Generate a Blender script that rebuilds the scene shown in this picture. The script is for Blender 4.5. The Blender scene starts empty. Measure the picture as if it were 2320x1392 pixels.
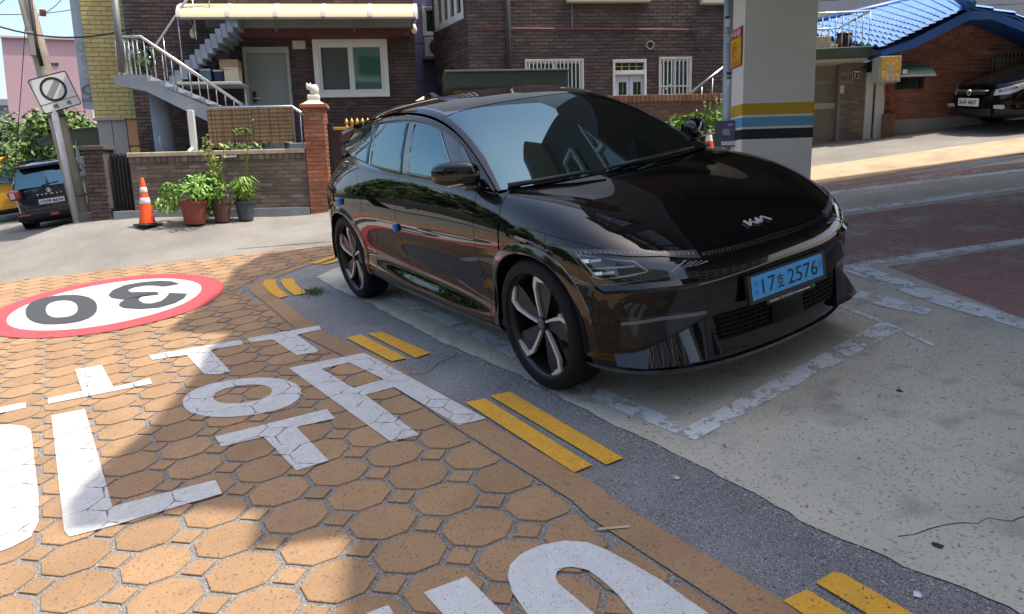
import bpy, bmesh, math, random
import numpy as np
from mathutils import Vector, Matrix
from mathutils.bvhtree import BVHTree
random.seed(7); RNG = np.random.default_rng(7)
SC = bpy.context.scene
COL = SC.collection
# ---------------------------------------------------------------- frames
# "slope frame": x = parked car's forward axis, y = its left, z = normal of the sloping ground; origin under the front axle.
DOWN = Vector((0.0419, -0.1386, -0.98945)).normalized()
M3 = (-DOWN).rotation_difference(Vector((0, 0, 1))).to_matrix()
M4 = M3.to_4x4()
CP = Vector((3.1281, -2.8634, 1.6077)); YAW, PIT, ROL, FPX = 2.61743, -0.29357, -0.13198, 1640.8
_f = Vector((math.cos(PIT)*math.cos(YAW), math.cos(PIT)*math.sin(YAW), math.sin(PIT)))
_r = _f.cross(Vector((0, 0, 1))).normalized(); _u = _r.cross(_f)
CR = math.cos(ROL)*_r + math.sin(ROL)*_u; CU = -math.sin(ROL)*_r + math.cos(ROL)*_u; CF = _f
def ray(px, py): return (CF*FPX + CR*(px-1160) + CU*(696-py)).normalized()
def G(px, py, z=0.0):            # photo pixel -> point on the ground (slope frame)
    d = ray(px, py); t = (z-CP.z)/d.z; p = CP + d*t
    return Vector((p.x, p.y, z))
def TW(p): return M3 @ Vector(p)                  # slope frame -> world
def sstep(t): t = max(0.0, min(1.0, t)); return t*t*(3-2*t)
def dz(x, y):                                     # the street by the garden wall lies above the plane of the slope
    rx, ry = x+8.45, y+3.87; d = -.81*rx+.58*ry; t = .58*rx+.81*ry
    T = sstep((t+2.6)/2.2) if t < -.4 else sstep(1-(t+.0)/3.6)
    return .40*sstep(d/2.2)*T - .14*sstep((d-3.6)/3.0)*sstep((-t-.8)/2.2) - .30*sstep((d-8)/4.0)*sstep((-t-.8)/2.2)
def gz(wx, wy):                                   # ground height in the world under (wx, wy)
    n = M3 @ Vector((0, 0, 1)); z = -(n.x*wx + n.y*wy)/n.z; p = M3.transposed() @ Vector((wx, wy, z))
    return z + dz(p.x, p.y)/n.z
def Gd(px, py):                                   # photo pixel -> slope-frame point on the street surface
    p = G(px, py)
    for _ in range(30): q = G(px, py, dz(p.x, p.y)); p = p.lerp(q, .5)
    return p
CPW = TW(CP)
def rayW(px, py): return (M3 @ ray(px, py)).normalized()
# ---------------------------------------------------------------- camera
cam = bpy.data.cameras.new('camera'); camo = bpy.data.objects.new('camera', cam); COL.objects.link(camo)
cam.sensor_width = 36.0; cam.lens = FPX/2320*36.0; cam.clip_start = 0.05; cam.clip_end = 2000
R3 = Matrix((M3 @ CR, M3 @ CU, -(M3 @ CF))).transposed()
camo.matrix_world = Matrix.Translation(CPW) @ R3.to_4x4()
SC.camera = camo
# ---------------------------------------------------------------- sky, sun, exposure
SUN_AZ, SUN_EL = math.radians(59), math.radians(67)
SDIR = Vector((math.cos(SUN_AZ)*math.cos(SUN_EL), math.sin(SUN_AZ)*math.cos(SUN_EL), math.sin(SUN_EL)))
w = bpy.data.worlds.new('World'); SC.world = w; w.use_nodes = True
nt = w.node_tree; bg = nt.nodes['Background']; sky = nt.nodes.new('ShaderNodeTexSky')
sky.sky_type = 'NISHITA'; sky.sun_disc = False; sky.sun_elevation = SUN_EL
sky.sun_rotation = math.radians(90) - SUN_AZ; sky.air_density = 1.05; sky.dust_density = 3.8; sky.ozone_density = 0.5
nt.links.new(sky.outputs[0], bg.inputs[0]); bg.inputs[1].default_value = 0.15
sl = bpy.data.lights.new('sun', 'SUN'); slo = bpy.data.objects.new('sun', sl); COL.objects.link(slo)
sl.energy = 2.9; sl.angle = math.radians(0.5); sl.color = (1.0, 0.93, 0.82)
slo.rotation_euler = (-SDIR).to_track_quat('-Z', 'Y').to_euler(); slo.location = (10, 12, 30)
SC.view_settings.view_transform = 'Standard'; SC.view_settings.look = 'None'; SC.view_settings.gamma = 1
SC.view_settings.use_curve_mapping = False; SC.view_settings.exposure = 1.16
SC.render.engine = 'CYCLES'
# ---------------------------------------------------------------- mesh helpers
def obj(name, verts, faces, mat, parent=None, smooth=False, mw=None, sharp=None):
    me = bpy.data.meshes.new(name); me.from_pydata([tuple(v) for v in verts], [], [tuple(f) for f in faces]); me.update()
    if mat: 
        for m in (mat if isinstance(mat, (list, tuple)) else [mat]): me.materials.append(m)
    if smooth:
        me.polygons.foreach_set('use_smooth', [True]*len(me.polygons))
        if sharp: me.set_sharp_from_angle(angle=math.radians(sharp))
    o = bpy.data.objects.new(name, me); COL.objects.link(o)
    if mw is not None: o.matrix_world = mw
    if parent: setparent(o, parent)
    return o
def setparent(o, p):
    o.parent = p; o.matrix_parent_inverse = Matrix.Identity(4)
def under(o, p):                                  # parent without moving (a parent is a translated top-level object or a mesh in world coordinates)
    b = o.matrix_basis.copy(); o.parent = p; o.matrix_parent_inverse = (p.matrix_basis.inverted() if p.parent is None else Matrix.Identity(4)); o.matrix_basis = b
    return o
def empty(name, mw=None):
    o = bpy.data.objects.new(name, None); COL.objects.link(o); o.empty_display_size = .1
    if mw is not None: o.matrix_world = mw
    return o
def tag(o, label=None, cat=None, group=None, kind=None):
    if label: o['label'] = label
    if cat: o['category'] = cat
    if group: o['group'] = group
    if kind: o['kind'] = kind
    return o
class MB:                                          # collects shapes into one mesh
    def __init__(s): s.v = []; s.f = []
    def add(s, vs, fs):
        b = len(s.v); s.v += [Vector(v) for v in vs]; s.f += [tuple(i+b for i in f) for f in fs]; return s
    def box(s, lo, hi, mx=None):
        x0, y0, z0 = lo; x1, y1, z1 = hi
        vs = [Vector(p) for p in ((x0,y0,z0),(x1,y0,z0),(x1,y1,z0),(x0,y1,z0),(x0,y0,z1),(x1,y0,z1),(x1,y1,z1),(x0,y1,z1))]
        if mx is not None: vs = [mx @ p for p in vs]
        return s.add(vs, [(0,3,2,1),(4,5,6,7),(0,1,5,4),(1,2,6,5),(2,3,7,6),(3,0,4,7)])
    def bbox(s, lo, hi, b=.01, mx=None):           # bevelled box
        lo = Vector(lo); hi = Vector(hi); c = (lo+hi)/2; h = (hi-lo)/2; b = min(b, min(h)*.9)
        bm = bmesh.new(); bmesh.ops.create_cube(bm, size=1)
        for v in bm.verts: v.co = Vector((v.co.x*2*h.x, v.co.y*2*h.y, v.co.z*2*h.z)) + c
        bmesh.ops.bevel(bm, geom=bm.edges[:], offset=b, segments=2, affect='EDGES', profile=.5)
        bm.verts.index_update()
        vs = [v.co.copy() for v in bm.verts]; fs = [[v.index for v in f.verts] for f in bm.faces]; bm.free()
        if mx is not None: vs = [mx @ p for p in vs]
        return s.add(vs, fs)
    def tube(s, pts, r, n=8, cap=True):
        pts = [Vector(p) for p in pts]; rs = r if isinstance(r, (list, tuple)) else [r]*len(pts)
        vs = []; fs = []; prev = None
        for i, p in enumerate(pts):
            t = (pts[min(i+1, len(pts)-1)]-pts[max(i-1, 0)]).normalized()
            if prev is None: a = t.orthogonal().normalized()
            else: a = (prev - t*prev.dot(t)).normalized()
            prev = a; b = t.cross(a)
            for k in range(n): q = 2*math.pi*k/n; vs.append(p+(a*math.cos(q)+b*math.sin(q))*rs[i])
        for i in range(len(pts)-1):
            for k in range(n): fs.append((i*n+k, i*n+(k+1)%n, (i+1)*n+(k+1)%n, (i+1)*n+k))
        if cap: fs.append(tuple(range(n-1, -1, -1))); fs.append(tuple((len(pts)-1)*n+k for k in range(n)))
        return s.add(vs, fs)
    def lathe(s, prof, n=24, mx=None, closed=False):   # prof: (radius, z) about z
        vs = []; fs = []; m = len(prof)
        for k in range(n):
            q = 2*math.pi*k/n
            for (r, z) in prof: vs.append(Vector((r*math.cos(q), r*math.sin(q), z)))
        for k in range(n):
            for i in range(m if closed else m-1):
                j = (i+1) % m
                fs.append((k*m+i, ((k+1)%n)*m+i, ((k+1)%n)*m+j, k*m+j))
        if mx is not None: vs = [mx @ p for p in vs]
        return s.add(vs, fs)
    def prism(s, poly, d0, d1):                     # poly of 3D points extruded between two offset vectors
        d0 = Vector(d0); d1 = Vector(d1); n = len(poly); P = [Vector(p) for p in poly]
        return s.add([p+d0 for p in P]+[p+d1 for p in P], [tuple(range(n-1,-1,-1)), tuple(range(n,2*n))]+[(i,(i+1)%n,n+(i+1)%n,n+i) for i in range(n)])
    def build(s, name, mat, parent=None, smooth=False, mw=None, sharp=None):
        return obj(name, s.v, s.f, mat, parent, smooth, mw, sharp)
# ---------------------------------------------------------------- materials
MATS = {}
def mat(name, col=(.5,.5,.5), rough=.6, metal=0.0, var=0.0, vscale=6.0, bump=0.0, bscale=80.0, coat=0.0, ior=1.5, spec=.5, tint=None, speck=None, speckscale=150.0, stain=None, stainscale=1.5, stainamt=.35, emit=None, alpha=None, sub=None, coatrough=.03, rvar=0.0, coatior=1.5):
    if name in MATS: return MATS[name]
    m = bpy.data.materials.new(name); m.use_nodes = True; nt = m.node_tree; b = nt.nodes['Principled BSDF']; L = nt.links.new
    b.inputs['Base Color'].default_value = (*col, 1); b.inputs['Roughness'].default_value = rough; b.inputs['Metallic'].default_value = metal
    b.inputs['IOR'].default_value = ior; b.inputs['Specular IOR Level'].default_value = spec
    b.inputs['Coat Weight'].default_value = coat; b.inputs['Coat IOR'].default_value = coatior; b.inputs['Coat Roughness'].default_value = coatrough
    tc = nt.nodes.new('ShaderNodeNewGeometry')
    if tint: b.inputs['Specular Tint'].default_value = (*tint, 1)
    def noise(sc, det=4, rg=.6):
        n = nt.nodes.new('ShaderNodeTexNoise'); n.inputs['Scale'].default_value = sc; n.inputs['Detail'].default_value = det; n.inputs['Roughness'].default_value = rg
        L(tc.outputs['Position'], n.inputs['Vector']); return n
    def mix(a, bcol, fac):
        x = nt.nodes.new('ShaderNodeMix'); x.data_type = 'RGBA'; L(fac, x.inputs[0])
        if isinstance(a, tuple): x.inputs[6].default_value = (*a, 1)
        else: L(a, x.inputs[6])
        if isinstance(bcol, tuple): x.inputs[7].default_value = (*bcol, 1)
        else: L(bcol, x.inputs[7])
        return x.outputs[2]
    def ramp(fac, a, bb):
        r = nt.nodes.new('ShaderNodeMapRange'); r.inputs[1].default_value = a; r.inputs[2].default_value = bb; L(fac, r.inputs[0]); return r.outputs[0]
    cur = col
    if var:
        n = noise(vscale); cur = mix(tuple(c*(1-var) for c in col), tuple(min(1, c*(1+var)) for c in col), ramp(n.outputs[0], .3, .7))
    if speck:
        for (sc_col, sc, lo, hi) in speck:
            n = noise(sc, 2, .5); cur = mix(cur, sc_col, ramp(n.outputs[0], lo, hi))
    if stain:
        n = noise(stainscale, 6, .65); r = ramp(n.outputs[0], .5, .75)
        mm = nt.nodes.new('ShaderNodeMath'); mm.operation = 'MULTIPLY'; L(r, mm.inputs[0]); mm.inputs[1].default_value = stainamt
        cur = mix(cur, stain, mm.outputs[0])
    if not isinstance(cur, tuple): L(cur, b.inputs['Base Color'])
    if rvar:
        n = noise(3.0, 5); r = nt.nodes.new('ShaderNodeMapRange'); r.inputs[1].default_value=.3; r.inputs[2].default_value=.7; r.inputs[3].default_value=max(0,rough-rvar); r.inputs[4].default_value=rough+rvar
        L(n.outputs[0], r.inputs[0]); L(r.outputs[0], b.inputs['Roughness'])
    if bump:
        n = noise(bscale, 4); bn = nt.nodes.new('ShaderNodeBump'); bn.inputs['Strength'].default_value = 1.0; bn.inputs['Distance'].default_value = bump
        L(n.outputs[0], bn.inputs['Height']); L(bn.outputs[0], b.inputs['Normal'])
    if emit: b.inputs['Emission Color'].default_value = (*emit[0], 1); b.inputs['Emission Strength'].default_value = emit[1]
    if sub: b.inputs['Transmission Weight'].default_value = sub
    MATS[name] = m; return m
def text_mesh(body, size=1.0, bold=0.0, align='CENTER', depth=0.0):
    cu = bpy.data.curves.new('txt', 'FONT'); cu.body = body; cu.size = size; cu.align_x = align; cu.align_y = 'CENTER'; cu.offset = bold; cu.extrude = depth; cu.resolution_u = 4
    sc2 = bpy.data.scenes.new('text_tmp'); o = bpy.data.objects.new('txt', cu); sc2.collection.objects.link(o); vl = sc2.view_layers[0]; vl.update()
    me = bpy.data.meshes.new_from_object(o.evaluated_get(vl.depsgraph))
    vs = [v.co.copy() for v in me.vertices]; fs = [tuple(p.vertices) for p in me.polygons]
    bpy.data.objects.remove(o); bpy.data.meshes.remove(me); bpy.data.curves.remove(cu); bpy.data.scenes.remove(sc2)
    return vs, fs
def text_fit(body, w, h, bold=0.0):                 # text scaled to fill w x h, centred
    vs, fs = text_mesh(body, 1.0, bold)
    xs = [v.x for v in vs]; ys = [v.y for v in vs]; cx, cy = (min(xs)+max(xs))/2, (min(ys)+max(ys))/2
    sx, sy = w/(max(xs)-min(xs)), h/(max(ys)-min(ys))
    return [Vector(((v.x-cx)*sx, (v.y-cy)*sy, 0)) for v in vs], fs

def mat_piece(name, c1, c2, rough=.85, var=.18, bump=.0012, bscale=120, speck=None, c3=None):   # bricks, tiles: colour differs from piece to piece
    if name in MATS: return MATS[name]
    m = bpy.data.materials.new(name); m.use_nodes = True; nt = m.node_tree; b = nt.nodes['Principled BSDF']; L = nt.links.new
    b.inputs['Roughness'].default_value = rough
    geo = nt.nodes.new('ShaderNodeNewGeometry'); oi = nt.nodes.new('ShaderNodeObjectInfo')
    ad = nt.nodes.new('ShaderNodeMath'); ad.operation = 'ADD'; L(geo.outputs['Random Per Island'], ad.inputs[0]); L(oi.outputs['Random'], ad.inputs[1])
    fr = nt.nodes.new('ShaderNodeMath'); fr.operation = 'FRACT'; L(ad.outputs[0], fr.inputs[0])
    rp = nt.nodes.new('ShaderNodeValToRGB'); L(fr.outputs[0], rp.inputs[0]); rp.color_ramp.elements[0].color = (*c1, 1); rp.color_ramp.elements[1].color = (*c2, 1)
    if c3: e = rp.color_ramp.elements.new(.5); e.color = (*c3, 1)
    def noise(sc, det, lo, hi):
        n = nt.nodes.new('ShaderNodeTexNoise'); n.inputs['Scale'].default_value = sc; n.inputs['Detail'].default_value = det; n.inputs['Roughness'].default_value = .65; L(geo.outputs['Position'], n.inputs['Vector'])
        r = nt.nodes.new('ShaderNodeMapRange'); r.inputs[1].default_value = .3; r.inputs[2].default_value = .7; r.inputs[3].default_value = lo; r.inputs[4].default_value = hi; L(n.outputs[0], r.inputs[0]); return n, r.outputs[0]
    n1, f1 = noise(2.2, 6, 1-var, 1+var); n2, f2 = noise(60, 3, 1-var*.6, 1+var*.6)
    mm = nt.nodes.new('ShaderNodeMath'); mm.operation = 'MULTIPLY'; L(f1, mm.inputs[0]); L(f2, mm.inputs[1])
    mx = nt.nodes.new('ShaderNodeMix'); mx.data_type = 'RGBA'; mx.blend_type = 'MULTIPLY'; mx.inputs[0].default_value = 1; L(rp.outputs[0], mx.inputs[6]); L(mm.outputs[0], mx.inputs[7])
    cur = mx.outputs[2]
    for (sc_col, sc, lo, hi, amt) in (speck or []):
        n = nt.nodes.new('ShaderNodeTexNoise'); n.inputs['Scale'].default_value = sc; n.inputs['Detail'].default_value = 2; L(geo.outputs['Position'], n.inputs['Vector'])
        r = nt.nodes.new('ShaderNodeMapRange'); r.inputs[1].default_value = lo; r.inputs[2].default_value = hi; r.inputs[4].default_value = amt; L(n.outputs[0], r.inputs[0])
        x = nt.nodes.new('ShaderNodeMix'); x.data_type = 'RGBA'; L(r.outputs[0], x.inputs[0]); L(cur, x.inputs[6]); x.inputs[7].default_value = (*sc_col, 1); cur = x.outputs[2]
    L(cur, b.inputs['Base Color'])
    n, _ = noise(bscale, 4, 0, 1); bn = nt.nodes.new('ShaderNodeBump'); bn.inputs['Distance'].default_value = bump; L(n.outputs[0], bn.inputs['Height']); L(bn.outputs[0], b.inputs['Normal'])
    MATS[name] = m; return m
def mat_worn(name, col, wear=.5, soft=.06, scale=9.0, rough=.7, fine=60.0, cracks=0.0, dirt=.12, pin=0.0, joints=0.0):   # road paint that flakes off and lets the ground show
    if name in MATS: return MATS[name]
    m = bpy.data.materials.new(name); m.use_nodes = True; nt = m.node_tree; b = nt.nodes['Principled BSDF']; L = nt.links.new; out = nt.nodes['Material Output']
    b.inputs['Roughness'].default_value = rough
    geo = nt.nodes.new('ShaderNodeNewGeometry')
    def noise(sc, det=5, rg=.7):
        n = nt.nodes.new('ShaderNodeTexNoise'); n.inputs['Scale'].default_value = sc; n.inputs['Detail'].default_value = det; n.inputs['Roughness'].default_value = rg; L(geo.outputs['Position'], n.inputs['Vector']); return n.outputs[0]
    def mr(x, a, b_, c=0, d=1):
        r = nt.nodes.new('ShaderNodeMapRange'); r.inputs[1].default_value = a; r.inputs[2].default_value = b_; r.inputs[3].default_value = c; r.inputs[4].default_value = d; L(x, r.inputs[0]); return r.outputs[0]
    def math_(op, a, b_):
        k = nt.nodes.new('ShaderNodeMath'); k.operation = op
        for i, x in enumerate((a, b_)):
            if isinstance(x, float): k.inputs[i].default_value = x
            else: L(x, k.inputs[i])
        return k.outputs[0]
    big = noise(scale); fi = noise(fine, 3)
    s_ = math_('ADD', math_('MULTIPLY', big, .7), math_('MULTIPLY', fi, .3))
    mask = mr(s_, wear-soft, wear+soft)
    if cracks:
        vo = nt.nodes.new('ShaderNodeTexVoronoi'); vo.feature = 'DISTANCE_TO_EDGE'; vo.inputs['Scale'].default_value = cracks; L(geo.outputs['Position'], vo.inputs['Vector'])
        ck = mr(vo.outputs['Distance'], .0025, .008); g2 = mr(noise(2.5), .55, .62); ck2 = math_('MAXIMUM', ck, math_('SUBTRACT', 1.0, g2)); mask = math_('MULTIPLY', mask, ck2)
    if pin: mask = math_('MULTIPLY', mask, mr(noise(pin, 1, .4), .29, .33))
    if joints:               # paint splits along the joints of the stamped octagons
        def dotp(v, off):
            d_ = nt.nodes.new('ShaderNodeVectorMath'); d_.operation = 'DOT_PRODUCT'; L(geo.outputs['Position'], d_.inputs[0]); d_.inputs[1].default_value = v; return math_('ADD', d_.outputs['Value'], off)
        R_ = M3; ex_ = tuple(R_ @ Vector((1,0,0))); ey_ = tuple(R_ @ Vector((0,1,0)))
        y_ = dotp(ey_, 1.575); x_ = math_('SUBTRACT', dotp(ex_, -.095), math_('MULTIPLY', y_, .12))
        def cell(v): k = math_('DIVIDE', v, .272); k2 = nt.nodes.new('ShaderNodeMath'); k2.operation = 'FRACT'; L(math_('ADD', k, .5), k2.inputs[0]); k3 = nt.nodes.new('ShaderNodeMath'); k3.operation = 'ABSOLUTE'; L(math_('SUBTRACT', k2.outputs[0], .5), k3.inputs[0]); return k3.outputs[0]
        fx, fy = cell(x_), cell(y_); sm_ = math_('ADD', fx, fy)
        ab = lambda v: (lambda k: (L(v, k.inputs[0]), setattr(k, 'operation', 'ABSOLUTE'), k.outputs[0])[2])(nt.nodes.new('ShaderNodeMath'))
        ddg = math_('MULTIPLY', ab(math_('SUBTRACT', sm_, .71)), .71); ind = math_('MULTIPLY', math_('GREATER_THAN', sm_, .71), 1.0)
        dst_ = math_('MINIMUM', ddg, math_('ADD', math_('MINIMUM', math_('SUBTRACT', .5, fx), math_('SUBTRACT', .5, fy)), ind))
        wob = math_('MULTIPLY', math_('SUBTRACT', noise(18, 3), .5), .06); dst_ = math_('ADD', dst_, wob)
        ln = mr(ab(dst_), .004, .013); gate = mr(noise(1.8, 4), joints-.04, joints+.04); mask = math_('MULTIPLY', mask, math_('MAXIMUM', ln, gate))
    mx = nt.nodes.new('ShaderNodeMix'); mx.data_type = 'RGBA'; L(mr(noise(14, 6), .3, .75), mx.inputs[0]); mx.inputs[6].default_value = (*tuple(c*(1-dirt*2) for c in col), 1); mx.inputs[7].default_value = (*col, 1); L(mx.outputs[2], b.inputs['Base Color'])
    tr = nt.nodes.new('ShaderNodeBsdfTransparent'); ms = nt.nodes.new('ShaderNodeMixShader'); L(mask, ms.inputs[0]); L(tr.outputs[0], ms.inputs[1]); L(b.outputs[0], ms.inputs[2]); L(ms.outputs[0], out.inputs[0])
    bn = nt.nodes.new('ShaderNodeBump'); bn.inputs['Distance'].default_value = .0008; L(fi, bn.inputs['Height']); L(bn.outputs[0], b.inputs['Normal'])
    MATS[name] = m; return m
# ================================================================ ground (all in the slope frame, moved to the world with M3)
def sheet(name, poly, z, m, kind='structure', parent=None, label=None, cat=None, tri=False):
    vs = [TW((p[0], p[1], z)) for p in poly]
    bm = bmesh.new(); f = bm.faces.new([bm.verts.new(v) for v in vs]); bmesh.ops.triangulate(bm, faces=[f]); bm.verts.index_update()
    n = TW((0,0,1))
    fs = []
    for q in bm.faces:
        t = tuple(v.index for v in q.verts); q.normal_update(); fs.append(t if q.normal.dot(n) > 0 else t[::-1])
    bm.free()
    o = obj(name, vs, fs, m, parent)
    if kind: o['kind'] = kind
    if label: tag(o, label, cat)
    return o
def gp(pix): return [tuple(G(*p)[:2]) for p in pix]
asph_lit = mat('street_asphalt', (.195,.182,.160), rough=.95, var=.20, vscale=1.3, speck=[((.09,.085,.08),90,.56,.68),((.32,.30,.27),130,.58,.70)], stain=(.115,.105,.095), stainscale=.55, stainamt=.6, bump=.002, bscale=160)
asph_dark = mat('edge_asphalt', (.155,.155,.155), rough=.9, var=.18, vscale=2.2, speck=[((.33,.33,.33),170,.54,.64),((.05,.05,.05),120,.56,.66)], stain=(.27,.275,.28), stainscale=1.0, stainamt=.7, bump=.004, bscale=130)
concrete = mat('pad_concrete', (.45,.42,.335), rough=.9, var=.13, vscale=1.1, speck=[((.10,.093,.080),30,.68,.74),((.17,.16,.138),75,.58,.70),((.27,.25,.215),5,.58,.78),((.47,.46,.42),170,.58,.70)], stain=(.20,.19,.17), stainscale=1.3, stainamt=.45, bump=.0022, bscale=120)
gx = sorted(set([-70,-50,-36,-26,-20]+[-16+.5*i for i in range(37)]+[5,12,24,45,70])); gy = sorted(set([-70,-45,-28,-18,-14,-11]+[-9+.5*i for i in range(37)]+[12,16,24,45,70]))
gv = [TW((x, y, -.012+dz(x, y))) for x in gx for y in gy]; ny_ = len(gy)
tag(obj('ground', gv, [(i*ny_+j, (i+1)*ny_+j, (i+1)*ny_+j+1, i*ny_+j+1) for i in range(len(gx)-1) for j in range(ny_-1)], asph_lit, smooth=True), kind='structure')
edge_in = [(2060,1560),(1773,1360),(1400,1138),(1357,1101),(1099,953),(884,821),(732,751),(639,679),(603,655),(598,645),(606,636),(623,629),(692,603),(758,583)]   # ochre | asphalt
pad_edge = [(2700,1600),(2284,1376),(2050,1281),(1844,1193),(1654,1090),(1471,999),(1400,967),(1171,847),(986,768),(834,685),(778,662),(728,636),(716,628),(765,605)]
E_in = gp(edge_in); E_pad = gp(pad_edge)
back_pad = [(-3.9,.9),(-2.9,3.0),(-1.9,5.2),(-1.0,7.4),(1.9,12.6),(5,18.8)]
inner2 = [(-4.45,.45),(-3.45,2.7),(-2.4,5.0),(-1.45,7.25),(1.4,12.5),(4.4,18.7)]
far_edge = [(-13,-10.5),(-10.6,-7.0),(-8.45,-3.87),(-5.84,-.24),(-4.6,3.0),(-3.55,6.0),(-2.25,8.5),(.7,13.5),(4.1,19.9)]
# dark asphalt strip that carries the yellow lines
strip = [(5.2,-1.15)]+E_in+[(-5.0,.3),(-4.6,.9),(-4.2,.5)]
sheet('asphalt_strip', [(7,-1.42)]+E_in+inner2[:4]+[(-.8,6.8),(-2.2,4.2),(-3.3,0),(0,0),(7,-.6)], -.006, asph_dark)
# concrete pad: polygon with rough edge
rag = []
for a, b in zip(E_pad[:-1], E_pad[1:]):
    a, b = Vector(a), Vector(b); n = max(2, int((b-a).length/.05))
    for k in range(n):
        p = a.lerp(b, k/n); q = Vector((-(b-a).y, (b-a).x)).normalized(); j = .004*math.sin(p.x*17+p.y*9)+random.uniform(-.007,.007); rag.append((p.x+q.x*j, p.y+q.y*j))
sheet('concrete_pad', [(8,-1.25)]+rag+back_pad+[(22,20),(22,-1.3)], 0.0, concrete)
# ragged gravelly seam along the pad's edge
grav = mat('crumbled_seam', (.30,.30,.30), rough=.95, speck=[((.05,.05,.05),70,.48,.56),((.6,.6,.6),120,.58,.66)], bump=.008, bscale=70)
seam = MB(); NUP = TW((0,0,1))
for a, b in zip(E_pad[1:8], E_pad[2:9]):
    n = int((Vector(a)-Vector(b)).length/.0022)
    for k in range(n):
        p = Vector(a).lerp(Vector(b), k/n); d = abs(random.gauss(0, .045))-.012; r = random.choice((.0015,.002,.0025,.003,.004,.006))*random.uniform(.7,1.3); c = Vector((p.x+random.uniform(-.01,.01), p.y-d-.01, -.004))
        vs = [TW(c+Vector((math.cos(t)*r*random.uniform(.7,1.3), math.sin(t)*r*random.uniform(.7,1.3), 0))) for t in (0,1.3,2.6,3.9,5.2)]+[TW(c+Vector((0,0,r*.9)))]
        seam.add(vs, [(i,(i+1)%5,5) for i in range(5)])
tag(seam.build('gravel', mat('grit', (.30,.295,.285), rough=.95, var=.6, vscale=60)), 'grey grit crumbling along the edge of the concrete pad', 'gravel', kind='stuff')
# ------------------------------------------------ ochre stamped road: base, border band, octagons and small squares
ochre1, ochre2 = (.290,.176,.090), (.350,.213,.112)
och_speck = [((.17,.105,.055),1.6,.52,.78,.55),((.22,.14,.08),7.0,.55,.75,.5),((.085,.056,.036),75,.60,.67,.65),((.46,.30,.17),160,.60,.7,.5)]
ochre = mat_piece('ochre_paver', ochre1, ochre2, rough=.85, var=.10, bump=.0016, bscale=110, speck=och_speck)
ochre_b = mat_piece('ochre_border', (.315,.190,.099), (.325,.196,.103), rough=.85, var=.10, bump=.0016, bscale=110, speck=och_speck)
joint = mat('road_joint', (.165,.155,.145), rough=.95, var=.2, vscale=9, speck=[((.33,.31,.28),150,.50,.6),((.05,.05,.05),190,.58,.66)], bump=.003, bscale=140)
road_poly = [(7,-1.42)]+E_in+inner2+far_edge[::-1]+[(-13,-14),(7,-14)]
PAVE = sheet('paved_road', road_poly, -.008, joint)
# border band (solid ochre) along the strip and around the corner
inner = []
EI = [(7,-1.42)]+E_in+inner2
def offset_line(L, d):
    out = []
    for i in range(len(L)):
        t = (Vector(L[min(i+1, len(L)-1)])-Vector(L[max(i-1, 0)])).normalized(); out.append((L[i][0]-t.y*d*-1, L[i][1]+t.x*d*-1))
    return out
OI = offset_line(EI, -.145)
if (Vector(OI[2])-Vector(EI[2])).y > 0: OI = offset_line(EI, .145)
bv = [TW((p[0], p[1], -.0008)) for p in EI]+[TW((p[0], p[1], -.0008)) for p in OI]; nb = len(EI)
obj('border_band', bv, [(i, nb+i, nb+i+1, i+1) for i in range(nb-1)], ochre_b, PAVE)
# far part of the road (towards the street): plain ochre band beyond the tiles
PIT_ = .272; SH = .12
def inside(p, poly):
    c = False; n = len(poly)
    for i in range(n):
        a, b = poly[i], poly[(i+1) % n]
        if (a[1] > p[1]) != (b[1] > p[1]) and p[0] < (b[0]-a[0])*(p[1]-a[1])/(b[1]-a[1])+a[0]: c = not c
    return c
OI2 = offset_line(EI, -.160)
if (Vector(OI2[2])-Vector(EI[2])).y > 0: OI2 = offset_line(EI, .160)
tile_region = OI2+far_edge[::-1]+[(-13,-14),(7,-14)]
hw, ct, dr = .1240, .0740, .0625
OCT = [(hw,-hw+ct),(hw,hw-ct),(hw-ct,hw),(-hw+ct,hw),(-hw,hw-ct),(-hw,-hw+ct),(-hw+ct,-hw),(hw-ct,-hw)]
DIA = [(dr,0),(0,dr),(-dr,0),(0,-dr)]
shr = lambda p: (p[0]+SH*p[1], p[1])
OCT = [shr(p) for p in OCT]; DIA = [shr(p) for p in DIA]
def slab_mesh(poly, name):
    n = len(poly); c = (sum(p[0] for p in poly)/n, sum(p[1] for p in poly)/n)
    sh2 = [((p[0]-c[0])*.975+c[0], (p[1]-c[1])*.975+c[1]) for p in poly]
    vs = [(p[0], p[1], -.0075) for p in poly]+[(p[0], p[1], -.003) for p in poly]+[(p[0], p[1], 0.0) for p in sh2]
    fs = [(i, (i+1)%n, n+(i+1)%n, n+i) for i in range(n)]+[(n+i, n+(i+1)%n, 2*n+(i+1)%n, 2*n+i) for i in range(n)]+[tuple(range(2*n, 3*n))]
    return vs, fs
def pm(name, poly):
    vs, fs = slab_mesh(poly, name); me = bpy.data.meshes.new(name); me.from_pydata(vs, [], fs); me.materials.append(ochre); return me
ME_O, ME_D = pm('octagon_paver', OCT), pm('square_paver', DIA)
cand = []
for j in range(-10, 42):
    for i in range(-60, 14):
        for kind, off in (('octagon_paver', 0), ('square_paver', .5)):
            y = -1.575-(j-off)*PIT_; x = .095+(i+off)*PIT_ + SH*(y+1.575)
            if x > 3.3 or x < -12.5 or (j < 0 and x > -3.2): continue
            cand.append((kind, x, y))
near = {'octagon_paver': [], 'square_paver': []}
_ar = sum(tile_region[i][0]*tile_region[(i+1)%len(tile_region)][1]-tile_region[(i+1)%len(tile_region)][0]*tile_region[i][1] for i in range(len(tile_region))); SGNR = 1 if _ar > 0 else -1
SEG = [(Vector(tile_region[i]), Vector(tile_region[(i+1)%len(tile_region)])) for i in range(len(tile_region))]
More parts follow.
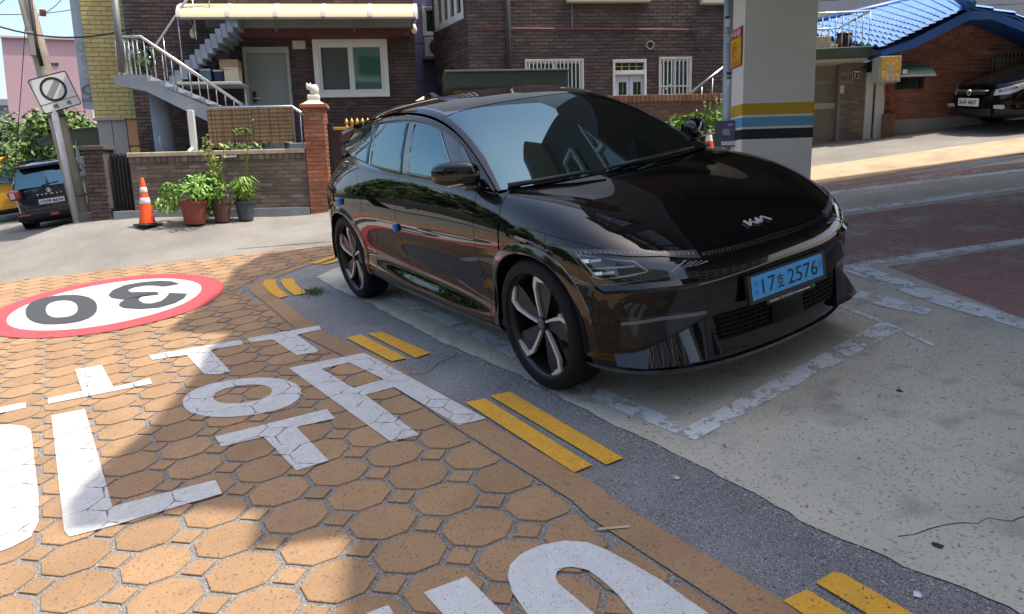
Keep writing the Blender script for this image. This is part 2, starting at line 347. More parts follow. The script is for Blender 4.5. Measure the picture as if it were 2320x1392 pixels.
for kind, x, y in cand:
    base = OCT if kind[0] == 'o' else DIA
    ok = [inside((x+p[0], y+p[1]), tile_region) for p in base]
    if not any(ok): continue
    d = (Vector((x, y, 0))-CP); dep = d.dot(CF)
    if dep < .3: continue
    if not all(ok):                                    # cut the piece along the border
        P = [(x+p[0], y+p[1]) for p in base]
        for a, b in SEG:
            e = b-a; t = max(0, min(1, (Vector((x, y))-a).dot(e)/e.length_squared)); 
            if (a+e*t-Vector((x, y))).length > .20: continue
            sd_ = lambda q: SGNR*(e.x*(q[1]-a.y)-e.y*(q[0]-a.x))-.002
            r = []
            for k in range(len(P)):
                u, v = P[k], P[(k+1) % len(P)]; du, dv = sd_(u), sd_(v)
                if du >= 0: r.append(u)
                if (du >= 0) != (dv >= 0): tt = du/(du-dv); r.append((u[0]+(v[0]-u[0])*tt, u[1]+(v[1]-u[1])*tt))
            P = r
            if len(P) < 3: break
        if len(P) >= 3: near[kind].append((dep, x, y, P))
        continue
    px = 1160+FPX*d.dot(CR)/dep; py = 696-FPX*d.dot(CU)/dep
    near[kind].append((dep+(100 if (px < -120 or px > 2450 or py > 1500) else 0), x, y, None))
rest = MB()
for kind, me in (('octagon_paver', ME_O), ('square_paver', ME_D)):
    L = sorted(near[kind], key=lambda t: t[0]); cnt = 0
    for dep, x, y, cutp in L:
        if cnt < 298 and dep < 99:
            if cutp is None:
                o = bpy.data.objects.new(kind, me); COL.objects.link(o); o.matrix_world = M4 @ Matrix.Translation((x, y, random.uniform(-.0012,.0004)))
                setparent(o, PAVE)
            else:
                vs, fs = slab_mesh(cutp, kind); obj(kind, [TW(v) for v in vs], fs, ochre, PAVE)
            cnt += 1
        else:
            base = cutp or [(x+p[0], y+p[1]) for p in (OCT if kind[0] == 'o' else DIA)]
            vs, fs = slab_mesh(base, kind); rest.add([TW(v) for v in vs], fs)
o = rest.build('far_pavers', ochre, PAVE); o['kind'] = 'stuff'
# ochre band of the street side, right of the corner (tile pattern too worn and far to tell apart)
sheet('ochre_band', [(-4.42,1.02)]+[(p[0]-.13, p[1]+.07) for p in inner2[1:]]+[(p[0]+.03, p[1]-.02) for p in far_edge[::-1][0:5]]+[(-5.32,1.02)], -.0012, mat_piece('ochre_far', (.40,.30,.19), (.42,.315,.20), var=.12, speck=och_speck))
# ------------------------------------------------ painted markings
white = mat_worn('road_paint_white', (.58,.578,.565), wear=.345, soft=.03, scale=7, dirt=.13, pin=120.0, joints=.53)
white_new = mat_worn('road_paint_white_new', (.59,.598,.592), wear=.30, soft=.025, scale=7, fine=95, dirt=.09, pin=150.0)
white_old = mat_worn('bay_line_white', (.66,.68,.69), wear=.455, soft=.03, scale=8, fine=45)
yellow = mat_worn('road_paint_yellow', (.70,.36,.03), wear=.31, soft=.03, scale=9, dirt=.12, pin=110.0)
redp = mat_worn('road_paint_red', (.50,.07,.08), wear=.28, soft=.03, scale=7, dirt=.10, pin=110.0, joints=.45)
disc_w = mat_worn('road_paint_disc', (.56,.545,.505), wear=.28, soft=.03, scale=7, dirt=.10, pin=110.0, joints=.48)
dgrey = mat_worn('road_paint_dark', (.05,.052,.058), wear=.27, soft=.03, scale=7, dirt=.1)
zone_red = mat_worn('zone_red', (.42,.215,.185), wear=.485, soft=.14, scale=1.6, fine=16, rough=.8, dirt=.2)
def marking(name, polys, m, label=None, cat='road marking', z=.004, group=None):
    """polys: lists of photo pixels on the ground; joined into one flat marking 1 mm thick"""
    b = MB(); up = TW((0,0,1))
    for P in polys:
        pts = [TW((q.x, q.y, z)) for q in (G(*p) for p in P)]
        bm = bmesh.new(); f = bm.faces.new([bm.verts.new(v) for v in pts]); bmesh.ops.triangulate(bm, faces=[f]); bm.verts.index_update()
        fs = []
        for q in bm.faces:
            q.normal_update(); t = tuple(v.index for v in q.verts); fs.append(t if q.normal.dot(up) > 0 else t[::-1])
        bm.free(); n = len(pts); b.add(pts, fs)
    o = b.build(name, m)
    if label: tag(o, label, cat, group)
    return o
# 30 roundel: a true circle on the road
RC = Vector((-5.405,-2.785)); AX = Vector((.938,.347)); AY = Vector((-.347,.938))      # drawn out along the direction of travel
def ring_mesh(r0, r1, z, n=96):
    vs = []; fs = []
    for k in range(n):
        a = 2*math.pi*k/n; e = 1+.003*math.sin(7*a)
        for (ra, rb) in (r0, r1): p = RC+AX*(ra*e*math.cos(a))+AY*(rb*e*math.sin(a)); vs.append(TW((p.x, p.y, z)))
    for k in range(n): j = (k+1) % n; fs.append((2*k, 2*k+1, 2*j+1, 2*j))
    return vs, fs
ROUND = empty('speed_roundel'); ROUND.matrix_world = Matrix.Translation(TW((RC.x, RC.y, 0))); tag(ROUND, 'red ringed white disc reading 30 painted on the ochre road', 'road marking')
vs, fs = ring_mesh((0,0), (1.23,.865), .004); under(obj('white_disc', vs, [(a, b, c) for (_, a, b, c) in []]+[tuple(range(1, 192, 2))], disc_w), ROUND)
vs, fs = ring_mesh((1.205,.846), (1.526,1.026), .0065); under(obj('red_ring', vs, fs, redp), ROUND)
def digit_ring(px_list_out, px_list_in, name):
    n = len(px_list_out); vs = [TW((q.x, q.y, .0085)) for q in (G(*p) for p in px_list_out)]+[TW((q.x, q.y, .0085)) for q in (G(*p) for p in px_list_in)]
    return obj(name, vs, [(i, n+i, n+(i+1)%n, (i+1)%n) for i in range(n)], dgrey)
Zr = lambda x, y: (x/3.026, 540+y/3.026)
def ell(cx, cy, a, b, rot, n=40, sq=.85):
    out = []
    for k in range(n):
        t = 2*math.pi*k/n; x = math.copysign(abs(math.cos(t))**sq, math.cos(t))*a; y = math.copysign(abs(math.sin(t))**sq, math.sin(t))*b
        out.append((cx+x*math.cos(rot)-y*math.sin(rot), cy+x*math.sin(rot)+y*math.cos(rot)))
    return out
under(digit_ring([Zr(*p) for p in ell(422,494,246,98,-.08)], [Zr(*p) for p in ell(425,489,110,59,-.08)], 'digit_zero'), ROUND)
th_o = [(1232,318),(1180,300),(1100,296),(980,305),(860,325),(775,360),(745,392),(765,413),(850,425),(950,412)]; th_i = [(1120,336),(1085,330),(1050,327),(1000,328),(925,340),(884,356),(882,366),(900,375),(960,374),(1080,372)]
tl_o = [(960,405),(870,420),(825,445),(815,466),(850,482),(960,490),(1090,480),(1200,450),(1265,415),(1284,385)]; tl_i = [(1090,390),(1000,394),(960,412),(952,430),(985,451),(1040,453),(1105,436),(1140,410),(1154,394),(1160,380)]
vs = []; fs = []
for (O_, I_) in ((th_o, th_i), (tl_o, tl_i)):
    k0 = len(vs); n = len(O_); vs += [TW((q.x, q.y, .0085)) for q in (G(*Zr(*p)) for p in O_+I_)]; fs += [(k0+i, k0+n+i, k0+n+i+1, k0+i+1) for i in range(n-1)]
fs.append((9, 19, 30, 20))
under(obj('digit_three', vs, fs, dgrey), ROUND)
# lane lettering, traced stroke by stroke
def glyph(strokes, label, m=white): return marking('road_lettering', strokes, m, label, 'road marking', group='white lettering painted on the ochre road')
Zt = lambda x, y: (x/2.829, 900+y/2.829)
Zs = lambda x, y: (560+x/3.026, 540+y/3.026)
Zq = lambda x, y: (700+x/2.829, 900+y/2.829)
def sm(zf, L): return [zf(*p) for p in L]
glyph([sm(Zr, [(515,903),(700,873),(780,1025),(1028,962),(1044,1000),(330,1140),(330,1100),(565,1050)])], 'white upturned T stroke lying between the roundel and the tall L stroke')
glyph([sm(Zr, [(1020,805),(1650,700),(1668,730),(1440,768),(1580,915),(1500,938),(1400,935),(1280,802),(1045,838)])], 'white T stroke with a cracked stem just below the red ringed disc')
glyph([sm(Zr, [(1695,690),(2185,602),(2205,628),(2035,665),(2182,770),(2170,785),(2035,806),(1870,697),(1715,718)])], 'white T stroke with a speckled stem touching the ochre border band')
RG = []
po = [Zr(*p) for p in ell(1660,1095,408,128,-.10,48,.92)]; pi_ = [Zr(*p) for p in ell(1665,1072,203,60,-.12,48,.95)]
n = 48; vs = [TW((q.x, q.y, .004)) for q in (G(*p) for p in po)]+[TW((q.x, q.y, .004)) for q in (G(*p) for p in pi_)]
tag(obj('road_lettering', vs, [(i, n+i, n+(i+1)%n, (i+1)%n) for i in range(n)], white), 'white oval ring letter between the cracked T and the A shaped letter', 'road marking', 'white lettering painted on the ochre road')
A_ = MB()
a_out = [sm(Zs, [(285,893),(800,790),(880,828),(1635,1235),(1450,1285),(1010,1025),(810,1078),(1180,1352),(1010,1392),(990,1400)]), ]
glyph([sm(Zs, [(285,893),(800,790),(880,828),(700,855),(510,900),(730,1030),(810,1078),(1182,1352),(985,1400)]), sm(Zs, [(700,855),(880,828),(1637,1240),(1450,1287),(1010,1025),(942,972)]), sm(Zs, [(730,1030),(942,972),(1010,1025),(810,1078)])], 'large white A shaped letter with two long legs beside the yellow lines')
glyph([sm(Zt, [(1380,258),(2095,80),(2150,140),(1900,195),(2108,412),(1900,475),(1690,258),(1420,322)])], 'white T stroke below the oval ring with its stem towards the L')
glyph([sm(Zt, [(330,122),(545,78),(722,705),(1382,535),(1425,622),(735,825),(445,900),(412,860),(395,700)])], 'tall white L shaped letter crossing the shadow edge')
glyph([sm(Zt, [(-130,190),(60,178),(160,190),(200,215),(250,640),(250,800),(200,900),(80,965),(-130,1040)])], 'wide worn white letter block left of the L shaped letter')
glyph([sm(Zt, [(-130,95),(165,35),(170,70),(-130,135)])], 'short white bar above the wide worn letter block')
# new letters at the near edge
n_o = [(2263,1183),(2060,1065),(1900,980),(1780,935),(1640,925),(1480,955),(1360,1010),(1290,1080),(1275,1150),(1300,1250),(1400,1395),(1600,1640)]
n_i = [(2080,1395),(1980,1270),(1880,1180),(1790,1115),(1730,1100),(1680,1093),(1630,1100),(1590,1125),(1580,1160),(1600,1200),(1830,1395),(2000,1600)]
q_ = MB()
pts = [TW((q.x, q.y, .004)) for q in (G(*Zq(*p)) for p in [(2560,1392)]+n_o)]+[TW((q.x, q.y, .004)) for q in (G(*Zq(*p)) for p in [(2330,1640)]+n_i)]
n = len(n_o)+1
tag(obj('road_lettering', pts, [(i, i+1, n+i+1, n+i) for i in range(n-1)], white_new), 'fresh white rounded loop letter with fine black pinholes by the border band', 'road marking', 'white lettering painted on the ochre road')
glyph([sm(Zq, [(735,1258),(1010,1155),(1250,1395),(1400,1560),(1100,1660)])], 'fresh white slab stroke beside the rounded loop letter', white_new)
glyph([sm(Zq, [(370,1392),(510,1338),(545,1395),(640,1560),(480,1640)])], 'small corner of a fresh white stroke left of the slab stroke', white_new)
# double yellow dashes
YG = 'double yellow dashes on the asphalt strip'
def yel(zf, L, label): marking('yellow_dash', [sm(zf, L)], yellow, label, 'road marking', group=YG)
yel(Zs, [(680,686),(780,662),(1095,825),(990,848)], 'yellow dash beside the A shaped letter, nearer the letter')
yel(Zs, [(825,655),(920,642),(1258,790),(1155,824)], 'yellow dash beside the A shaped letter, nearer the car')
yel(Zq, [(1003,38),(1130,12),(1815,440),(1700,487)], 'long yellow dash ahead of the front wheel along the ochre border')
yel(Zq, [(1160,-5),(1290,-32),(2015,395),(1905,438)], 'long yellow dash ahead of the front wheel along the concrete side')
Zv = lambda x, y: (1400+x/2.5217, 900+y/2.5217)
yel(Zv, [(943,1168),(1080,1103),(1310,1245),(1600,1420),(1450,1500)], 'yellow dash by the corner of the concrete pad, ochre side')
yel(Zv, [(1130,1065),(1230,1003),(1290,1015),(1690,1245),(2000,1420),(1880,1520)], 'yellow dash by the corner of the concrete pad, pad side')
yel(Zs, [(105,318),(120,290),(200,282),(195,310),(220,345),(285,398),(215,414),(150,370)], 'curved yellow dash at the bend of the strip, outer')
yel(Zs, [(228,298),(240,280),(318,274),(330,310),(370,345),(415,378),(325,394),(260,345)], 'curved yellow dash at the bend of the strip, inner')
yel(Zs, [(430,173),(660,100),(665,112),(480,178)], 'far yellow dash behind the rear wheel, outer')
yel(Zs, [(495,182),(690,122),(700,140),(540,182)], 'far yellow dash behind the rear wheel, inner')
# parking bay lines on the concrete
BG = 'white bay lines on the concrete pad'
def bay(L, label, m=white_old): marking('bay_line', [L], m, label, 'road marking', z=.004, group=BG)
bay([(1530,983),(1575,999),(2040,748),(1992,733)], 'flaking white line across the front of the black car')
bay([(1530,983),(1556,991),(1540,958),(1330,866),(1270,838),(1100,750),(900,668),(870,672),(1060,760),(1270,866),(1400,930)], 'worn white line running along under the black car')
bay([(1905,612),(1948,600),(2130,664),(2320,726),(2480,776),(2480,800),(2320,748),(2120,690)], 'broad white line slanting away from the bumper of the black car')
bay([(1900,650),(1916,652),(2014,675),(2112,703),(2098,716),(2010,698),(1900,668)], 'short flaking white line right beside the car bumper')
bay([(1900,690),(1908,692),(1960,712),(2020,736),(2115,780),(2112,786),(2015,742),(1900,696)], 'thin broken white line crossing the end of the front line')
bay([(1905,606),(1944,596),(2320,541),(2500,516),(2500,528),(2320,553),(1952,607)], 'white line between the red patch and the slanting line')
bay([(1900,478),(2320,421),(2500,398),(2500,406),(2320,429),(1902,486)], 'thin white line behind the large red patch')
bay([(1880,436),(2320,383),(2500,362),(2500,368),(2320,389),(1882,441)], 'thin white line at the edge of the narrow red band')
def zone(L, label): marking('red_zone', [L], zone_red, label, 'road marking', z=.002, group='worn red paint on the pad')
zone([(1896,492),(2320,436),(2600,405),(2600,508),(2320,543),(1944,598),(1900,604)], 'large worn red painted patch behind the white bay line')
zone([(2010,604),(2320,556),(2600,520),(2600,800),(2320,724)], 'mottled red patch beyond the slanting white line')
zone([(1872,420),(2000,398),(2320,368),(2600,345),(2600,352),(2320,382),(1880,434)], 'narrow worn red band along the ochre road')
# street furniture in the ground
for (px, py, r, lab) in ((242,562,.36,'round iron manhole cover in the grey street'), (408,549,.22,'small round iron cover in the grey street farther along')):
    c = G(px, py); b = MB()
    b.lathe([(0,.0),(r*.9,.0),(r*.9,-.006),(r*.96,-.006),(r*.96,.001),(r,.001),(r,-.012)], 40, M4 @ Matrix.Translation((c.x, c.y, -.004)))
    for k in range(-4, 5): b.box((c.x-r*.7, c.y+k*r*.17-.012, -.004), (c.x+r*.7, c.y+k*r*.17+.012, .0005), M4)
    tag(b.build('manhole_cover', mat('iron_cover', (.16,.125,.10), rough=.8, var=.2, vscale=12)), lab, 'manhole cover', 'covers in the street')
crk = mat('road_crack', (.035,.034,.033), rough=.95)
def crack(name, P, w0, label, z=-.008, jit=.01, m=crk):
    pts = [Vector(G(*p)) for p in P]; F = []; L = []
    for a, b in zip(pts[:-1], pts[1:]):
        n = max(2, int((b-a).length/.08)); L += [a.lerp(b, k/n) for k in range(n)]
    L.append(pts[-1]); vs = []
    for i, p in enumerate(L):
        t = (L[min(i+1, len(L)-1)]-L[max(i-1, 0)]).normalized(); q = Vector((-t.y, t.x, 0)); p = p+q*random.uniform(-jit, jit); ww = w0*random.uniform(.5, 1.3)
        vs += [TW((p.x+q.x*ww, p.y+q.y*ww, z)), TW((p.x-q.x*ww, p.y-q.y*ww, z))]
    o = obj(name, vs, [(2*i, 2*i+1, 2*i+3, 2*i+2) for i in range(len(L)-1)], m)
    tag(o, label, 'road crack', 'cracks and seams in the ground'); return o
crack('pavement_seam', [(-60,606),(0,602),(200,588),(480,568),(760,545)], .012, 'dark seam line across the grey street near the ochre road', jit=.006)
crack('pavement_seam', [(1830,392),(2060,364),(2140,353),(2320,326)], .012, 'dark seam wandering through the sunlit street by the red brick house', jit=.02)
crack('road_crack', [(2030,1212),(2110,1205),(2180,1188),(2240,1178),(2330,1172)], .0022, 'thin crack across the concrete pad', z=.0015, jit=.02)
crack('road_crack', [(880,850),(960,845),(1040,800),(1100,790)], .004, 'fine crack in the asphalt strip beside the car', z=-.0045, jit=.03)
# litter
c = G(1392, 1198); a = G(1355, 1201); d = G(1428, 1195)
MBs = MB(); dv = (d-a).normalized(); sv = Vector((-dv.y, dv.x, 0))*.006
MBs.add([TW(p+Vector((0,0,h))) for h in (.002,.005) for p in (a-sv, d-sv, d+sv, a+sv)], [(0,3,2,1),(4,5,6,7),(0,1,5,4),(1,2,6,5),(2,3,7,6),(3,0,4,7)])
tag(MBs.build('wooden_stick', mat('bare_wood', (.45,.37,.27), rough=.8)), 'flat pale wooden stick lying on the ochre border', 'stick')
for (px, py, r, m_, nm, lab) in ((2122,1237,.015,mat('litter_black', (.015,.015,.015)),'litter_scrap','crumpled black scrap lying on the concrete pad'), (2080,1349,.014,mat('litter_white', (.6,.62,.66)),'paper_scrap','torn white paper scrap beside the yellow dash'), (1532,1083,.012,mat('litter_tan', (.5,.42,.3)),'cigarette_butt','tan cigarette butt on the dark asphalt strip'), (2038,887,.012,mat('litter_black'),'litter_scrap','small dark lump in front of the white bay line')):
    c = G(px, py); vs = []; k = 7
    for i in range(k): t = 2*math.pi*i/k; rr = r*random.uniform(.5,1.2); vs.append(TW((c.x+math.cos(t)*rr*1.6, c.y+math.sin(t)*rr, .003)))
    vs.append(TW((c.x, c.y, .003+r*.6))); obj_ = obj(nm, vs, [(i,(i+1)%k,k) for i in range(k)], m_); tag(obj_, lab, 'litter')
# grass tuft growing in the joint
tuft = MB(); c = G(712, 662)
for k in range(420):
    p = Vector((c.x+random.gauss(0,.09), c.y+random.gauss(0,.05), -.003)); a = random.uniform(0, 6.28); h = random.uniform(.015,.05); l = Vector((math.cos(a), math.sin(a), 0))*random.uniform(.01,.03); s_ = Vector((-math.sin(a), math.cos(a), 0))*.0025
    tuft.add([TW(p-s_), TW(p+s_), TW(p+l+Vector((0,0,h)))], [(0,1,2)])
tag(tuft.build('grass', mat('grass_green', (.07,.11,.025), rough=.8, var=.4, vscale=40)), 'green weeds growing in the broken asphalt by the rear wheel', 'grass', kind='stuff')
# ================================================================ building on columns over the pad
def roofpt(px, py, zr):                        # point of a roof edge at height zr whose shadow falls on the ground at this pixel
    s = TW(G(px, py)); t = (zr-s.z)/SDIR.z; return s+SDIR*t
BLD = empty('apartment_block'); BLD.matrix_world = Matrix.Translation(TW((-2.4,4.6,0)))
tag(BLD, 'building raised on a grey column with yellow, blue and black painted bands', 'building')
ZC, ZR = 3.7, 9.6
wallb = mat('upper_brick', (.10,.075,.06), rough=.9, var=.25, vscale=8)
ceil_m = mat('ceiling_panel', (.075,.064,.05), rough=.7, var=.08, vscale=2)
conc_roof = mat('roof_concrete', (.35,.34,.32), rough=.9)
def shadow_poly(pix, z): return [roofpt(px, py, z) for px, py in pix]
R_left = [(600,575),(530,610),(500,660),(375,750),(520,757),(470,790),(440,850),(330,975),(250,1040),(190,1095),(145,1150),(148,1205)]
roofL = shadow_poly(R_left, ZR)
az2 = Vector((math.cos(SUN_AZ), math.sin(SUN_AZ), 0))
backdir = Vector((math.cos(math.radians(60)), math.sin(math.radians(60)), 0))
A0 = roofL[0]; B0 = roofL[-1]
step = shadow_poly([(792,1180),(766,1392)], ZR)
stepdir = (step[1]-step[0]); stepdir.z = 0; stepdir.normalize()
C0 = step[0]; D0 = step[0]+stepdir*5
far = A0+backdir*10; farD = D0+backdir*9
foot = lambda p, z: Vector((p.x, p.y, z))
shadow_roof_poly = roofL+shadow_poly([(270,1188),(430,1152),(560,1160),(740,1120)], ZR)+[C0, D0, farD, far]
MB().prism([foot(p, ZR) for p in shadow_roof_poly], (0,0,-.25), (0,0,0)).build('roof_slab', conc_roof); o = bpy.data.objects['roof_slab']; under(o, BLD)  # unseen roof, its notched outline shaped to throw the shadow edge on the road
ins = (backdir*.35)
bq = shadow_poly([(330,975),(720,1118)], ZR)
body = [A0+ins, bq[0]+ins, bq[1]+ins*1.6, C0+ins*1.2, D0+ins, farD, far]
under(MB().prism([foot(p, 0) for p in body], (0,0,ZC+.02), (0,0,ZR-.26)).build('upper_wall', wallb), BLD)
# ceiling of the open ground floor: panel with beams
under(MB().prism([foot(p, 0) for p in [A0+ins*.2, B0+ins*.2, C0+ins*.5, D0+ins*.5, farD, far]], (0,0,ZC-.12), (0,0,ZC)).build('ceiling', ceil_m), BLD)
sd = (B0-A0); sd.z = 0; sd.normalize()
for k, (t, l) in enumerate(((.3,8.5),(2.6,8.5),(5.0,8.5))):
    p = A0+sd*t+ins; q = p+backdir*l; w_ = sd*.22
    under(MB().prism([foot(p-w_, 0), foot(p+w_, 0), foot(q+w_, 0), foot(q-w_, 0)], (0,0,ZC-.50), (0,0,ZC-.121)).build('beam', mat('beam_dark', (.03,.026,.022), rough=.7)), BLD)
# windows of the upper floors on the side over the car
fw = mat('upper_window_frame', (.6,.6,.58), rough=.5); gw = mat('upper_window_glass', (.02,.05,.055), rough=.03, ior=2.0)
L_ = (B0-A0).length
fn = Vector((sd.y, -sd.x, 0)); 
if fn.dot(CPW-A0) < 0: fn = -fn
for zz in (4.9, 7.2):
    for t in (1.2, 3.4, 5.2):
        p = A0+ins+sd*t+fn*.02; b = MB()
        for (x0, x1, y0, y1) in ((0,1.4,0,.07),(0,1.4,1.03,1.1),(0,.07,.07,1.03),(1.33,1.4,.07,1.03),(.66,.74,.07,1.03)):
            b.prism([foot(p+sd*x0, zz+y0), foot(p+sd*x1, zz+y0), foot(p+sd*x1, zz+y1), foot(p+sd*x0, zz+y1)], (0,0,0), fn*.06)
        wn = under(b.build('window', fw), BLD)
        under(MB().prism([foot(p+sd*.05, zz+.05), foot(p+sd*1.35, zz+.05), foot(p+sd*1.35, zz+1.05), foot(p+sd*.05, zz+1.05)], fn*.005, fn*.02).build('pane', gw), wn)
# the banded column
cr = TW(G(1836, 432)); fd = backdir.copy()
wpx = 9.0
def on_plane(px, py, P0, n):
    d = rayW(px, py); t = (P0-CPW).dot(n)/d.dot(n); return CPW+d*t
cn = Vector((fd.y, -fd.x, 0))
if cn.dot(CPW-cr) < 0: cn = -cn
cl = on_plane(1684, 170, cr, cn); wcol = (Vector((cl.x, cl.y, 0))-Vector((cr.x, cr.y, 0))).length
zt_ = lambda py, px=1765: on_plane(px, py, cr, cn).z
cmx = Matrix(((fd.x, -cn.x, 0, cr.x), (fd.y, -cn.y, 0, cr.y), (0, 0, 1, 0), (0, 0, 0, 1)))     # local x along the face (towards the right), y away from camera, z world height
if fd.dot(Vector((cl.x-cr.x, cl.y-cr.y, 0))) > 0: sgn = 1
else: sgn = -1
colm = mat('column_paint', (.74,.70,.63), rough=.75, var=.06, vscale=1.6, stain=(.56,.52,.46), stainscale=1.0, stainamt=.5, bump=.0006, bscale=60)
xa, xb = (0, sgn*wcol) if sgn > 0 else (-wcol, 0)
COLM = under(MB().bbox((xa,0,cr.z-.4),(xb,.5,ZC-.13), .012, cmx).build('column', colm), BLD)
for (y0, y1, c, nm) in ((233,259,(.56,.33,.015),'yellow'),(264,286,(.13,.34,.50),'blue'),(291,314,(.012,.012,.018),'black')):
    z1, z0 = zt_(y0), zt_(y1)
    under(MB().bbox((xa-.003,-.003,z0),(xb+.003,.503,z1), .003, cmx).build(nm+'_band', mat('band_'+nm, c, rough=.6, var=.06, vscale=5)), COLM)
# ================================================================ houses across the street
class Fac:                                      # vertical wall plane: s along it (towards image right), o outwards (towards camera), z world height
    def __init__(f, a, b, off=0.0):             # a, b: ground points in the slope frame
        A, B = TW((a[0], a[1], 0)), TW((b[0], b[1], 0)); d = Vector((B.x-A.x, B.y-A.y, 0)).normalized(); n = Vector((d.y, -d.x, 0))
        if n.dot(CPW-A) < 0: n = -n
        f.d, f.n = d, n; f.o = Vector((A.x, A.y, 0))+n*off
        f.mx = Matrix(((d.x, n.x, 0, f.o.x), (d.y, n.y, 0, f.o.y), (0, 0, 1, 0), (0, 0, 0, 1)))
    def at(f, px, py, o=0.0):                   # photo pixel -> (s, z) on the plane shifted outwards by o
        d = rayW(px, py); P0 = f.o+f.n*o; t = (P0-CPW).dot(f.n)/d.dot(f.n); p = CPW+d*t
        return (p-f.o).dot(f.d), p.z
    def P(f, s, o, z): return f.mx @ Vector((s, o, z))
    def ground(f, s, o=0.0): p = f.P(s, o, 0); return gz(p.x, p.y)
    def rect(f, x0, y0, x1, y1, o=0.0):         # pixel box -> s0, s1, z0, z1 (mean of the corners)
        a, b, c, d = f.at(x0, y0, o), f.at(x1, y0, o), f.at(x0, y1, o), f.at(x1, y1, o)
        return (a[0]+c[0])/2, (b[0]+d[0])/2, (c[1]+d[1])/2, (a[1]+b[1])/2
def root(name, f, s, label, cat, group=None, o=0.0):
    e = empty(name); p = f.P(s, o, 0); e.matrix_world = Matrix.Translation((p.x, p.y, gz(p.x, p.y)))
    return tag(e, label, cat, group)
def put(b, name, m, parent, smooth=False, sharp=None): return under(b.build(name, m, None, smooth, None, sharp), parent)
BR_L, BR_H, BR_J = .198, .066, .010
def bricks(f, parent, s0, s1, z0, z1, m, mortar, holes=(), o=0.0, L=BR_L, H=BR_H, J=BR_J, slope=True, nmax=290, depth=.012, limit=None, back=.10, wall='wall', top=None, prefer=None):
    """brick face between s0..s1 and z0..z1 with rectangular holes; mortar slab behind; nmax nearest bricks are objects, the rest one mesh"""
    gb = min(f.ground(s0, o), f.ground(s1, o)) if slope else z0
    lo = min(z0, gb)
    # mortar slab with holes, as strips
    b = MB(); zs = sorted({lo, z1}|{h[2] for h in holes}|{h[3] for h in holes}); zs = [z for z in zs if lo <= z <= z1]
    for a, c in zip(zs[:-1], zs[1:]):
        mid = (a+c)/2; cuts = sorted([(h[0], h[1]) for h in holes if h[2] < mid < h[3]]); x = s0
        for h0, h1 in cuts+[(s1, s1)]:
            if h0 > x+1e-4: b.box((x, o-back, a), (min(h0, s1), o, c), f.mx)
            x = max(x, h1)
    wl = put(b, wall, mortar, parent)
    def mesh_for(l):
        bb = MB(); g = .004
        vs = [(0,0,0),(l,0,0),(l,0,H-J),(0,0,H-J),(g,depth,g),(l-g,depth,g),(l-g,depth,H-J-g),(g,depth,H-J-g)]
        me = bpy.data.meshes.new('brick'); me.from_pydata(vs, [], [(4,5,6,7),(0,1,5,4),(1,2,6,5),(2,3,7,6),(3,0,4,7)]); 
        if f.mx.to_3x3().determinant() < 0: me.flip_normals()
        me.materials.append(m); return me
    lst = []; r = 0; z = z0 if not slope else z1-math.ceil((z1-lo)/H)*H
    while z < z1-.02:
        off = (r % 2)*L*.5; x = s0-off
        while x < s1-.015:
            a, c = max(x, s0), min(x+L-J, s1)
            if c-a > .02:
                segs = [(a, c)]
                for h in holes:
                    if h[2]-H*.6 < z < h[3]-H*.3:
                        ns = []
                        for (p, q) in segs:
                            if q <= h[0] or p >= h[1]: ns.append((p, q))
                            else:
                                if p < h[0]-.02: ns.append((p, h[0]))
                                if q > h[1]+.02: ns.append((h[1], q))
                        segs = ns
                for (p, q) in segs:
                    if z+H < z1+.03 and (not slope or z+H*.6 > f.ground(p, o)): lst.append((p, q, z))
            x += L
        z += H; r += 1
    def vis(t):
        p = f.P((t[0]+t[1])/2, o, t[2]+H/2)-CPW; dep = p.dot(M3 @ CF)
        px = 1160+FPX*p.dot(M3 @ CR)/dep; py = 696-FPX*p.dot(M3 @ CU)/dep
        pen = 0 if (0 <= px <= 2320 and 0 <= py <= 1392) else 100
        if prefer and not (prefer[0] <= px <= prefer[2] and prefer[1] <= py <= prefer[3]): pen += 50
        return dep+pen-(.5 if q_full(t) else 0)
    q_full = lambda t: t[1]-t[0] > L-J-.002
    lst.sort(key=vis); meshes = {}; rest = MB()
    for k, (p, q, z) in enumerate(lst):
        l = round(q-p, 2) if not q_full((p, q, z)) else L-J
        if k < nmax:
            if l not in meshes: meshes[l] = mesh_for(l)
            ob = bpy.data.objects.new('brick', meshes[l]); COL.objects.link(ob); setparent(ob, wl); ob.matrix_basis = f.mx @ Matrix.Translation((p, o+random.uniform(-.002,.002), z))
        else:
            g = .004; d_ = depth+random.uniform(-.002,.002)
            vs = [(p,o,z),(q,o,z),(q,o,z+H-J),(p,o,z+H-J),(p+g,o+d_,z+g),(q-g,o+d_,z+g),(q-g,o+d_,z+H-J-g),(p+g,o+d_,z+H-J-g)]
            rest.add([f.mx @ Vector(v) for v in vs], [(4,5,6,7),(0,1,5,4),(1,2,6,5),(2,3,7,6),(3,0,4,7)])
    if rest.v: ob = put(rest, 'bricks', m, wl); ob['kind'] = 'stuff'
    return wl
br_dark = mat_piece('brick_dark_brown', (.052,.036,.033), (.105,.071,.061), var=.18, c3=(.076,.050,.045))
br_brown = mat_piece('brick_brown', (.070,.049,.044), (.130,.091,.078), var=.22, c3=(.095,.067,.060))
br_wall = mat_piece('brick_garden_wall', (.125,.096,.078), (.235,.178,.140), var=.28, c3=(.165,.120,.096))
br_red = mat_piece('brick_red', (.24,.085,.056), (.37,.145,.09), var=.18, c3=(.29,.105,.068))
br_orange = mat_piece('brick_orange_red', (.26,.085,.045), (.40,.15,.08), var=.15, c3=(.32,.11,.06))
mort_d = mat('mortar_dark', (.075,.066,.060), rough=.95, var=.3, vscale=3)
